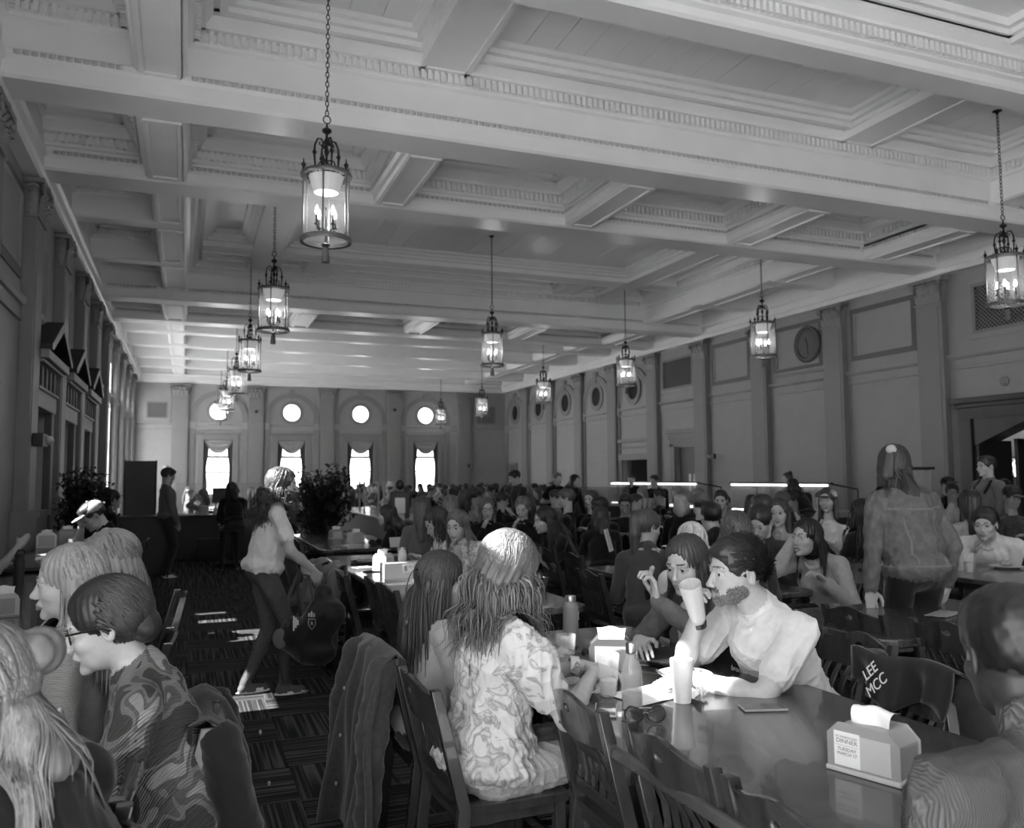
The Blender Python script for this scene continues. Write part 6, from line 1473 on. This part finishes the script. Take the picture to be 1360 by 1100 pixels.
# sunglasses
e=empty('sunglasses',at(1.40,2.42),-.35,'dark cat-eye sunglasses lying folded near the table edge','sunglasses')
for g in (-1,1):
    P=[]; 
    for i in range(20):
        t=2*PI*i/20; x=.030*math.cos(t); z=.024*math.sin(t)+.006*(math.cos(t)*g>0)*max(0,math.sin(t)); P.append((g*.036+x,-.0+.006*abs(math.cos(t)),.028+z))
    MB().tube(P+[P[0]],.0026,6,cap=False).build('rim',M_black,e,smooth=True)
    m=MB(); m.add(P,[tuple(range(20))]); m.build('lens',mat('tinted_lens',.03,.05,alpha=.72,spec=.8),e)
    MB().tube([(g*.064,.0,.038),(g*.066,.06,.030),(g*.01,.075,.012)],.0022,5).build('temple',M_black,e,smooth=True)
MB().tube([(-.008,0,.034),(0,-.003,.038),(.008,0,.034)],.002,5).tube([(-.02,0,.050),(0,0,.052),(.02,0,.050)],.0016,5).build('bridge',M_steel,e,smooth=True)
# napkin dispensers
def napkins(loc,rz,label,m=M_grey,w_=.20,d=.12,h_=.125,side=M_lgrey,sheet=True,card=None):
    e=empty('napkin_dispenser',loc,rz,label,'napkin dispenser')
    P=[(-w_/2,0),(w_/2,0),(w_/2,h_-.03),(w_/2-.03,h_),(-w_/2+.03,h_),(-w_/2,h_-.03)]
    MB().prism(P,'y',-d/2,d/2).build('dispenser_body',m,e,bevel=.006)
    MB().box(-w_/2-.008,w_/2+.008,-d/2-.008,d/2+.008,0,.012).build('dispenser_base',side,e,bevel=.003)
    for g in (-1,1): MB().box(-w_/2+.018,w_/2-.018,g*(d/2+.001)-.002,g*(d/2+.001)+.002,.018,h_-.022).build('side_frame',side,e)
    if sheet:
        n=10;V=[]
        for i in range(n):
            for j in range(n):
                u=-1+2*i/(n-1); t=j/(n-1); V.append((u*.05*(1+.25*t),-.01+.045*t*t+.008*math.sin(u*3+t*4),h_-.012+.055*math.sin(min(1.,t*1.1)*PI*.62)+.006*math.cos(u*4)*t))
        F=[(i*n+j,(i+1)*n+j,(i+1)*n+j+1,i*n+j+1) for i in range(n-1) for j in range(n-1)]
        mesh_np('napkin',V,F,M_paper,e)
    return e
e=napkins((1.74,1.80,TZ),-1.25,'grey napkin dispenser with a dinner card, at the right of the near table',M_grey,.19,.115,.125)
L_=MB().box(-.078,-.005,-.0625,-.0618,.018,.108).build('dinner_card',M_paper,e)
Mt=lambda x,z,rot=0: Matrix.Translation((x,-.0632,z))@Matrix.Rotation(PI/2,4,'X')
INK=mat('ink_grey',.28,.8)
for t,sz,z in (("ST. PATRICK'S DAY",.0072,.094),('DINNER',.0165,.083),('TUESDAY',.0125,.062),('MARCH 17',.0118,.050)): text(t,sz,INK,L_,Mt(-.0415,z))
MB().box(-.074,-.010,-.0632,-.0626,.0715,.0722).build('card_rule',INK,e)
napkins((1.64,3.10,TZ),-.5,'dark napkin dispenser behind the tumblers with a crumpled napkin on top',mat('disp_dark',.06,.35),.17,.11,.135,M_grey)
blob('salt_shaker',(1.66,3.38,TZ),(.018,.018,.022),'small dark jar beside the flask','jar',M_black,7)
blob('pepper_shaker',(1.72,3.30,TZ),(.016,.016,.018),'second small dark jar by the napkin dispenser','jar',M_black,8)
tray((1.97,3.22,TZ),.4,'dark tray before the woman in the denim overshirt',M_black,.16,.12)
o=MB().tube([(0,0,0),(.0,.0,.055),(.004,.004,.06)],[.011,.012,.007],7).build('bread_stick',M_bread,smooth=True); 
wp,hd_=PI_WOM['W'][0]; hw=WOM.matrix_basis@Vector(tuple(wp+hd_*.10+A3(0,.03,0))); o.location=hw; o.rotation_euler=(.3,.2,0); props(o,'piece of bread held up in the woman\'s fingers','food')
wp,hd_=PI_MAN['W'][1]; hw=M_man.matrix_basis@Vector(tuple(wp+hd_*.03+A3(-.045,.03,-.02))); tumbler(hw,'tumbler held tilted in the bearded man\'s raised hand',.4,1.05,mat('tumbler_held',.75,.15,alpha=.5),tilt=(.25,-.40,0))
# watch / bracelets as children of people
def band(e,i,k,m,w_=.030,off=.03,name='bracelet',r=.033):
    wp,dr=i['W'][k]; c=wp-dr*off; z=nrm(dr); a=nrm(np.cross(z,A3(.3,.2,1))); b=np.cross(z,a); mb=MB(); V=[];n=16
    for t_ in (-w_/2,w_/2):
        for rr in (r,r-.004):
            for j in range(n): t=2*PI*j/n; V.append(c+z*t_+a*math.cos(t)*rr+b*math.sin(t)*rr)
    F=[(j,(j+1)%n,2*n+(j+1)%n,2*n+j) for j in range(n)]+[(j,n+j,n+(j+1)%n,(j+1)%n) for j in range(n)]+[(2*n+j,2*n+(j+1)%n,3*n+(j+1)%n,3*n+j) for j in range(n)]
    mb.add(V,F); mb.build(name,m,e,smooth=True)
band(M_man,PI_MAN,1,M_black,.020,.03,'wristband'); band(BLO,bd,0,FLOR2,.035,.03,'scrunchie',.036); band(e7,i7,0,M_dwood,.03,.03); band(WOM,PI_WOM,1,M_black,.012,.02)
TX=M_man.matrix_basis
# tee lettering on the man's chest
Tm=PI_MAN['T']; c0=Tm(.06,.128,.30)
text('brooks',.030,INK,M_man,Matrix.Translation(tuple(c0))@Matrix.Rotation(PI,4,'Z')@Matrix.Rotation(PI/2-.15,4,'X'))
# ---- second table
e=empty('carton',(1.62,6.62,TZ),.10,'long white carton with a printed label on the second table','box')
MB().box(-.16,.16,-.055,.055,0,.125).build('carton_body',mat('carton_white',.62,.6),e,bevel=.003)
MB().box(.0,.085,-.0575,-.055,.045,.105,Matrix.Rotation(-.05,4,'Y')).build('carton_label',M_paper,e)
MB().box(.008,.034,-.0590,-.0575,.055,.098,Matrix.Rotation(-.05,4,'Y')).build('label_print',M_grey,e)
for z in (.09,.078): MB().box(.044,.078,-.0590,-.0575,z,z+.005,Matrix.Rotation(-.05,4,'Y')).build('label_print',M_grey,e)
e=empty('squeeze_bottle',(1.76,7.15,TZ),0,'white squeeze bottle with a letter G on its side','bottle')
MB().lathe([(0,0),(.035,0),(.037,.01),(.037,.06),(.032,.075),(.036,.09),(.037,.13),(.030,.150),(0,.150)],n=22).build('bottle_body',M_white,e,smooth=True)
MB().lathe([(.031,.150),(.031,.168),(.014,.175),(.012,.195),(0,.197)],n=18).build('bottle_cap',M_white,e,smooth=True)
text('G',.05,M_black,e,Matrix.Translation((.006,-.0372,.045))@Matrix.Rotation(PI/2,4,'X'))
napkins((1.66,7.45,TZ),-.9,'white napkin box beside the squeeze bottle',M_lgrey,.14,.11,.12,M_white)
tray((1.62,7.85,TZ),.1,'dark tray of food on the second table, left of the napkin box',M_black,.17,.13)
blob('food_heap',(1.62,7.85,TZ+.006),(.12,.09,.02),'heap of chopped food on the dark tray','food',mat('food_mix',.2,.7,nscale=60,namp=.7),12)
phone((1.50,7.15,TZ),1.2,'dark phone near the left edge of the second table',M_black)
paper((1.48,7.5,TZ),.4,.16,.11,'white paper in sun at the left edge of the second table',13,.004,'paper','paper_sheet')
tray((1.98,7.35,TZ),0,'dark tray before the curly-haired girl',M_black,.15,.12); tumbler((1.90,7.75,TZ),'dark tumbler beyond the squeeze bottle',.6,.95,M_grey)
tumbler((2.0,6.75,TZ),'clear tumbler by the girl in the floral blouse',0,.95)
# ---- third table
napkins((1.86,11.2,TZ),.2,'far metal napkin dispenser with a napkin sticking up, near the plant',M_grey,.15,.11,.12)
napkins((1.96,10.35,TZ),.4,'nearer napkin dispenser beside the sun patch on the third table',M_lgrey,.15,.11,.13)
e=empty('menu_holder',(2.30,9.6,TZ),.3,'small white table card at the near end of the third table','card'); MB().box(-.09,.09,-.004,.004,0,.11,Matrix.Rotation(-.2,4,'X')).build('card_sheet',M_paper,e)
# ---- left table
napkins((-1.52,11.25,TZ),.15,'white napkin dispenser at the far end of the window table, left one',M_white,.20,.13,.17,M_lgrey)
napkins((-1.32,11.35+.1,TZ),-.1,'grey napkin dispenser behind the sunlit boy, with a cup before it',M_grey,.19,.12,.20,M_steel)
tumbler((-1.15,10.4,TZ),'white paper cup in full sun near the boy',0,1.,M_white,'paper_cup')
e=empty('water_bottle',(-1.17,7.35,TZ),0,'dark reusable bottle with a carry loop on the window table','bottle')
MB().lathe([(0,0),(.036,0),(.037,.01),(.036,.12),(.0365,.19),(.030,.205),(0,.205)],n=20).build('bottle_body',mat('bottle_dark',.03,.3,alpha=.85),e,smooth=True)
MB().lathe([(.033,.205),(.033,.235),(.02,.245),(0,.245)],n=18).tube([(-.025,0,.235),(-.01,0,.268),(.03,0,.262),(.034,0,.235)],.006,6).build('bottle_lid',M_black,e,smooth=True)
napkins((-.99,5.75,TZ),.2,'grey napkin dispenser cut by the left edge of the picture',M_lgrey,.15,.13,.13,M_grey)
e=empty('laptop',(-1.05,5.05,TZ),-PI/2+.1,'open silver laptop in front of the blonde profile','laptop')
MB().box(-.16,.16,-.11,.11,0,.014).build('laptop_base',M_steel,e,bevel=.004); MB().box(-.16,.16,.105,.113,.01,.22,Matrix.Translation((0,0,0))@Matrix.Rotation(-.15,4,'X')).build('laptop_lid',mat('laptop_lid',.5,.35,metal=.3),e,bevel=.006)
tray((-1.3,8.4,TZ),.1,'black tray with cutlery at the left edge',M_black,.22,.15); paper((-1.1,9.0,TZ),.3,.3,.2,'sunlit white paper on the window table',15,.006,'paper','paper_sheet'); paper((-1.25,10.2,TZ),-.3,.4,.25,'big sunlit paper sheet behind the dark bottle',16,.006,'paper','paper_sheet')
tray((-.98,4.0,TZ),.1,'black tray before the blonde profile',M_black,.2,.14)
# ---- right side
def disp_black(loc,rz,label): return napkins(loc,rz,label,M_black,.16,.12,.15,M_white)
disp_black((3.92,6.35,TZ),.7,'black napkin dispenser with white napkins on the middle table')
e=empty('menu_card',(4.25,8.0,TZ),.9,'white leaning menu card behind the empty chairs','card'); MB().box(-.11,.11,-.004,.004,0,.24,Matrix.Rotation(-.25,4,'X')).build('card_sheet',M_paper,e); 
for k in range(6): MB().box(-.08,.06-.02*(k%2),-.006,-.004,.05+.028*k,.056+.028*k,Matrix.Rotation(-.25,4,'X')).build('card_line',M_grey,e)
T9=make_table('small table with a heaped tray before the two girls in black',2.85,3.55,8.25,9.0,'long dining tables')
tray((3.15,8.6,TZ),.2,'black tray heaped with crumpled white papers',M_black,.24,.16); paper((3.12,8.6,TZ+.025),.3,.30,.2,'crumpled white papers piled on the black tray',17,.12)
for i,(x,y) in enumerate(((3.3,8.4),(3.42,8.7))): tumbler((x,y,TZ),['clear tumbler right of the paper-heaped tray','tumbler behind the tattooed hand'][i],.4,1.)
phone((3.88,4.98,TZ),1.3,'dark phone beneath the laughing woman\'s elbow',M_black); tumbler((3.82,5.2,TZ),'empty tumbler near the laughing woman',0,1.)
plate_o((6.5,5.15,TZ),'plate before the young man at the right edge',.13); tumbler((5.95,5.05,TZ),'tumbler on the table right of the denim jacket',.5,1.05); blob('sandwich',(6.5,5.15,TZ+.012),(.06,.05,.025),'sandwich on the right-hand plate','food',M_bread,18)
paper((4.05,3.62,TZ),.4,.26,.12,'shiny scuffed place card on the empty dark table',19,.004,'paper','place_card',mat('foil',.35,.3))
# ---- bags
def duffel():
    e=empty('sports_bag',(.84,6.10,.0),d2r(-40),'black sports bag with white stripes and a shield crest held by the standing woman','bag')
    S=Sdf(); S.cap((0,0,.42),(.16,-.02,.60),.135,.12,1,.05); S.cap((0,0,.40),(.10,0,.75),.11,.06,1,.06); S.ell((-.10,-.06,.45),np.array([.11,.10,.13]),1,None,.04); S.ell((.04,-.01,.34),np.array([.16,.13,.10]),1,None,.05)
    V,F,lb=S.mesh(.011); N=vnormals(V,F); V=V+N*(folds(V,3,18.,(1,1,1))*.010)[:,None]; mesh_np('bag_body',V,F,cloth('bag_nylon',.014,.5),e)
    for g in (-1,1): MB().tube([(-.12+g*.03,-.12*g-.02,.52),(-.13,-.06*g-.02,.72),(-.09,-.02,.88),(-.02,.01*g,.86),(.05+g*.02,-.08*g,.70)],.012,6,flat=.4).build('carry_strap',cloth('webbing',.05),e,smooth=True)
    MB().tube([(-.20,-.05,.50),(-.24,-.04,.30),(-.20,-.02,.10)],.008,5,flat=.4).build('loose_strap',cloth('webbing',.05),e,smooth=True)
    S=Sdf(); S.ell((-.15,-.145,.44),np.array([.06,.02,.07]),1,None,.01); V,F,lb=S.mesh(.008); mesh_np('mesh_pocket',V,F,MG,e)
    q=MB()
    for k in range(3): q.box(-.045+.016*k,-.034+.016*k,-.150,-.146,.50+.02*k,.60-.012*k)
    q.build('white_stripes',M_white,e); q=MB()
    for k in range(3): q.box(.075+.02*k,.087+.02*k,-.150,-.146,.60,.625+.012*(k==1))
    q.build('small_emblem',M_lgrey,e)
    q=MB(); P=[(.105+.028*x,z) for x,z in ((-1,.585),(1,.585),(1,.545),(0,.515),(-1,.545))]; q.tube([(p[0],-.148,p[1]) for p in P+[P[0]]],.002,4); q.build('crest',M_lgrey,e)
    text('R',.034,M_lgrey,e,Matrix.Translation((.105,-.148,.555))@Matrix.Rotation(PI/2,4,'X'))
duffel()
def backpack(loc,rz,label,m,lying=False,strap=True):
    e=empty('backpack',loc,rz,label,'backpack'); S=Sdf(); S.ell((0,0,.22),np.array([.15,.10,.22]),1,None,.03); S.ell((0,.09,.16),np.array([.11,.06,.12]),1,None,.02); V,F,lb=S.mesh(.014); N=vnormals(V,F); V=V+N*(folds(V,5,20.,(1,1,1))*.01)[:,None]; mesh_np('bag_body',V,F,m,e)
    if strap: MB().tube([(.05,-.09,.42),(.10,-.14,.30),(.11,-.15,.12),(.08,-.10,.02)],.018,6,flat=.3).build('shoulder_strap',M_lgrey,e,smooth=True)
    return e
backpack((3.18,5.35,.44),.6,'black backpack with a white strap sitting on a chair by the braided woman',BLK)
backpack((2.30,3.15,.56),.3,'dark bag between the eating woman and the bearded man',cloth('bag_dark',.02),strap=False)
backpack((-1.35,10.6,.0),.3,'dark bag lying at the foot of the left pilaster',BLK)
# hoodie letters
q=[]
Mh=Matrix.Translation((.06,-.196,.815))@Matrix.Rotation(PI,4,'Z')@Matrix.Rotation(PI/2-.12,4,'X')@Matrix.Rotation(.75,4,'Z')
text('LEE\nMCC',.055,M_white,hd,Mh,.001,'printed_letters')
# strap hanging on the chair by the jacket
o=MB().box(-.012,.012,-.003,.003,-.30,0).build('hanging_strap',cloth('strap',.10),loc=(1.07,6.38,.62)); o.rotation_euler=(0,.12,.3); props(o,'flat strap tied to the dark chair beside the quilted jacket','strap')
# ================================================================== COUNTERS, BUFFET, PLANTS
M_panel=mat('counter_panel',.045,.5,nscale=20,namp=.3,stretch=(12,12,.3)); M_top=mat('counter_top',.16,.25,coat=.3)
e=empty('cashier_desk',(-.25,17.5,0),0,'dark panelled cashier desk at the far left','desk')
MB().box(-1.45,1.5,-.05,.35,0,.80).build('desk_front',M_panel,e); MB().box(-1.5,1.55,-.12,.75,.80,.85).build('desk_top',M_dwood,e)
for k in range(24): MB().box(-1.42+.122*k,-1.40+.122*k,-.062,-.05,.06,.78).build('desk_slat',M_panel,e) 
def monitor(loc,rz,label,lit=.8,w_=.30):
    e=empty('monitor',loc,rz,label,'monitor'); T_=Matrix.Rotation(-.25,4,'X'); MB().box(-w_/2,w_/2,-.02,.02,.10,.34,T_).box(-.08,.08,-.06,.06,0,.02).box(-.02,.02,-.01,.01,0,.12).build('monitor_case',M_black,e,bevel=.004)
    MB().box(-w_/2+.02,w_/2-.02,-.024,-.02,.12,.32,T_).build('monitor_screen',mat('screen_%d'%int(lit*10),.4,.3,emit=lit),e); return e
monitor((-1.25,13.2+2,.95),.2,'tilted touch screen on the dark till at the left',.5,.36)
e=empty('till_stand',(-1.0,15.2,0),0,'black till cabinet below the touch screen','cabinet'); MB().box(-.45,.75,-.3,.3,0,.92).build('cabinet_body',M_black,e,bevel=.01); MB().box(-.5,.8,-.34,.34,.92,.95).build('cabinet_top',M_dwood,e)
e=empty('standing_board',(-.76,16.4,0),0,'tall dark grey display board by the left window wall','board'); MB().box(-.25,.25,-.03,.03,.85,H(.33)).build('board_panel',mat('board_grey',.07,.6),e); MB().box(-.27,-.24,-.04,.04,0,H(.34)).box(.24,.27,-.04,.04,0,H(.34)).build('board_post',M_black,e)
e=empty('sign_card',(.70,17.85,.85),0,'grey sign card standing before the first far window','sign'); MB().box(-.20,.20,-.01,.01,.22,.52).box(-.01,.01,-.01,.01,0,.24).build('sign_panel',mat('board_grey',.07,.6),e)
e=empty('sign_card',(-.30,17.6,.85),0,'pale sign card near the standing boy','sign'); MB().box(-.14,.14,-.01,.01,0,.28).build('sign_panel',M_lgrey,e)
e=empty('tub',(.33,17.35,.85),0,'white tub on the cashier desk','tub'); MB().lathe([(0,0),(.085,0),(.10,.16),(.105,.165),(.105,.18),(0,.18)],n=20).build('tub_body',M_white,e,smooth=True)
e=empty('spray_bottle',(.55,17.4,.85),0,'pale bottle beside the white tub','bottle'); MB().lathe([(0,0),(.04,0),(.04,.12),(.015,.16),(.015,.2),(.03,.21),(.03,.23),(0,.23)],n=14).build('bottle_body',M_lgrey,e,smooth=True)
e=empty('paper_stack',(1.10,17.7,.85),0,'stack of white papers at the right end of the cashier desk','paper'); 
for k in range(4): MB().box(-.14,.14,-.1,.1,.03*k,.03*k+.02).build('paper_sheet',M_paper,e)
e=empty('waste_bin',(.45,17.1,0),0,'black waste bin in front of the cashier desk','bin'); MB().box(-.22,.22,-.15,.15,0,.42).build('bin_body',M_black,e,bevel=.02)
e=empty('swivel_stool',(.80,16.0,0),0,'tall black swivel stool at the cashier desk','stool')
MB().lathe([(0,.68),(.24,.68),(.25,.72),(.22,.76),(0,.77)],n=20).build('stool_seat',M_black,e,smooth=True); MB().tube([(0,0,.05),(0,0,.70)],.03).lathe([(0,.03),(.28,.03),(.29,.05),(.05,.09),(0,.09)],n=20).build('stool_base',M_black,e,smooth=True); MB().box(-.24,.24,-.30,-.24,.78,1.18).build('stool_back',M_black,e,bevel=.03)
for (x0,x1,y,lab) in ((-.2,1.9,17.9,'clear acrylic screen standing on the cashier desk'),):
    e=empty('acrylic_screen',(x0,y,.85),0,lab,'screen'); MB().box(0,x1-x0,-.004,.004,0,.62).build('acrylic_sheet',mat('acrylic',.8,.05,alpha=.12),e); MB().box(0,.02,-.02,.02,0,.62).box(x1-x0-.02,x1-x0,-.02,.02,0,.62).build('screen_post',M_steel,e)
# wooden counter
e=empty('serving_counter',(3.2,14.6,0),0,'wooden panelled counter with a pale top running back behind the third table','counter')
MB().box(-.38,.38,-2.9,2.9,0,.90).build('counter_body',mat('counter_wood',.075,.5,nscale=10,namp=.25,stretch=(8,8,.3)),e); MB().box(-.42,.42,-2.95,2.95,.90,.945).build('counter_top',M_top,e,bevel=.008)
for k in range(3):
    q=empty('acrylic_screen',(2.95,12.6+k*1.6,.945),PI/2,['nearest clear screen on the wooden counter','middle clear screen on the wooden counter','farthest clear screen on the wooden counter'][k],'screen'); MB().box(-.6,.6,-.004,.004,0,.55).build('acrylic_sheet',mat('acrylic',.8,.05,alpha=.12),q); MB().box(-.6,-.58,-.015,.015,0,.55).box(.58,.6,-.015,.015,0,.55).build('screen_post',M_grey,q)
e=empty('sanitizer_stand',(2.72,11.2,0),-.2,'black hand-sanitiser stand with a clear dispenser before the wooden counter','dispenser')
MB().box(-.02,.02,-.02,.02,0,1.22).lathe([(0,0),(.18,0),(.18,.015),(0,.02)],n=20).build('stand_pole',M_black,e); MB().box(-.13,.13,-.03,.03,1.0,1.36).build('back_board',M_black,e,bevel=.01)
MB().box(-.07,.07,-.10,-.03,1.06,1.28).build('gel_bottle',mat('gel_pale',.75,.25),e,bevel=.02); MB().box(-.06,.06,-.09,-.03,.98,1.055).build('pump_cover',M_lgrey,e,bevel=.01); MB().ell((0,0,1.45),(.06,.05,.07)).build('pole_knob',M_black,e,smooth=True)  # gel bottle in one even pale colour
# plants
def plant(x,y,h_,r,label,n,seed,pot=True,z0=.0):
    e=empty('potted_plant',(x,y,0),0,label,'plant'); g=random.Random(seed)
    MB().lathe([(0,0),(.20,0),(.26,.38),(.28,.40),(.25,.40),(.23,.37),(0,.36)],n=20).build('pot',M_black,e,smooth=True)
    t=MB(); tips=[]
    for i in range(16):
        a=g.uniform(0,6.28); b=g.uniform(.1,1)*r*.8; z=g.uniform(.6,1)*h_; P=[(0,0,.35),(b*.3*math.cos(a),b*.3*math.sin(a),z*.55),(b*math.cos(a),b*math.sin(a),z)]; t.tube(P,[.015,.010,.004],5); tips.append(P)
    t.build('stem',M_dwood,e)
    L=MB()
    for i in range(n):
        P=tips[g.randrange(16)]; u=g.uniform(.25,1.05); q=Vector(P[1]).lerp(Vector(P[2]),u) if u>.4 else Vector(P[0]).lerp(Vector(P[1]),u*2); c=q+Vector((g.gauss(0,.10),g.gauss(0,.10),g.gauss(0,.09))); 
        R_=Matrix.Rotation(g.uniform(0,6.28),4,'Z')@Matrix.Rotation(g.uniform(-1.2,.6),4,'X'); s_=g.uniform(.6,1.2); l=.085*s_; w_=.028*s_
        V=[(0,0,0),(w_,l*.4,.006),(w_*.6,l*.8,0),(0,l*1.15,-.012),(-w_*.6,l*.8,0),(-w_,l*.4,.006),(0,l*.5,-.008)]
        L.add([tuple(c+(R_@Vector(v))) for v in V],[(0,1,6),(1,2,6),(2,3,6),(3,4,6),(4,5,6),(5,0,6)])
    L.build('foliage',M_leaf,e,kind='stuff'); return e
plant(1.95,13.3,1.68,.52,'bushy dark ficus behind the standing woman',2600,5)
plant(-1.22,12.4,1.62,.32,'dark leafy plant in front of the left doorway',2200,6)
# buffet with sneeze guards
def buffet(y0,y1,label,seed):
    L=y1-y0; e=empty('food_counter',(10.35,y0,0),0,label,'counter')
    MB().box(-.35,.65,0,L,0,.84).build('counter_body',M_panel,e); MB().box(-.42,.72,-.03,L+.03,.84,.88).build('counter_top',M_steel,e)
    MB().box(-.34,-.30,.1,L-.1,.885,.905).build('shelf_light',M_tube,e)
    g=MB().box(-.30,-.292,.05,L-.05,1.02,1.40).box(-.3,.45,.05,L-.05,1.405,1.413); g.build('guard_glass',mat('guard_glass',.7,.05,alpha=.10),e)
    q=MB()
    for y in (.05,L*.5,L-.05): q.tube([(.3,y,.88),(.3,y,1.30),(-.30,y,1.40)],.015,6)
    q.box(-.32,-.27,0,L,1.395,1.42); q.build('guard_frame',M_black,e)
    MB().box(-.335,-.305,.08,L-.08,1.355,1.385).build('guard_light',M_tube,e)
    r=random.Random(seed); q=0
    for k in range(int(L/.5)): MB().box(-.2,.4,.1+.5*k,.5+.5*k,.88,.93).build('food_pan',M_steel,e,bevel=.01)
    return e
buffet(15.0,18.9,'glass-guarded food counter under the kitchen opening',1); buffet(11.1,13.9,'glass-guarded food counter left of the denim jacket',2)
e=empty('drink_dispenser',(10.5,9.9,0),0,'clear drink dispenser on a stand left of the denim jacket head','dispenser'); MB().box(-.4,.4,-.4,.4,0,.95).build('stand',M_panel,e); MB().box(-.22,.22,-.22,.22,1.15,1.62).build('tank',mat('tank_clear',.5,.1,alpha=.35),e,bevel=.02); MB().box(-.28,.28,-.25,.25,.95,1.15).box(-.26,.26,-.25,.25,1.62,1.66).build('tank_base',M_black,e,bevel=.01)
e=empty('display_case',(8.6,16.6,0),0,'dark display case with glasses at the left end of the counters','cabinet'); MB().box(-.5,.5,-.4,.4,0,.9).build('case_body',M_black,e); MB().box(-.5,.5,-.35,.35,.9,1.32).build('case_glass',mat('case_glass',.3,.1,alpha=.35),e)
for k in range(6): o=MB().lathe([(.0,0),(.03,0),(.045,.26),(.0,.26)],n=12).build('cup_stack',M_steel,smooth=True,loc=(7.7+.12*k,13.4+.03*k,.88)); props(o,['steel cutlery cup, first of the six','steel cutlery cup, second of the six','steel cutlery cup, third of the six','steel cutlery cup, fourth of the six','steel cutlery cup, fifth of the six','steel cutlery cup, sixth of the six'][k]+' on the side stand before the counter','cup')
e=empty('side_stand',(8.0,13.5,0),0,'dark side stand holding the steel cutlery cups','cabinet'); MB().box(-.5,.5,-.25,.25,0,.88).build('stand_body',M_black,e,bevel=.01)
# small clutter on far tables
g=random.Random(9); kk=0
for e in FT:
    bb=e.children[0].bound_box; L_=max(v[1] for v in bb); W_=max(v[0] for v in bb)
    for k in range(5):
        x=e.location.x+g.uniform(-W_+.15,W_-.15); y=e.location.y+g.uniform(-L_+.2,L_-.2)
        o=MB().lathe([(0,0),(.03,0),(.042,.14),(0,.14)],n=8).build('tumbler',M_white if k%2 else M_plastic,loc=(x,y,TZ)); props(o,'small pale cup on a table '+where(x,y),'cup','cups in the far crowd')
        if k<3: o=MB().lathe([(0,0),(.12,.0),(.13,.015),(0,.015)],n=10).build('plate',M_white,loc=(x+.2*(1 if x<e.location.x else -1),y+.1,TZ)); props(o,'small white plate on a table '+where(x,y),'plate','plates in the far crowd')
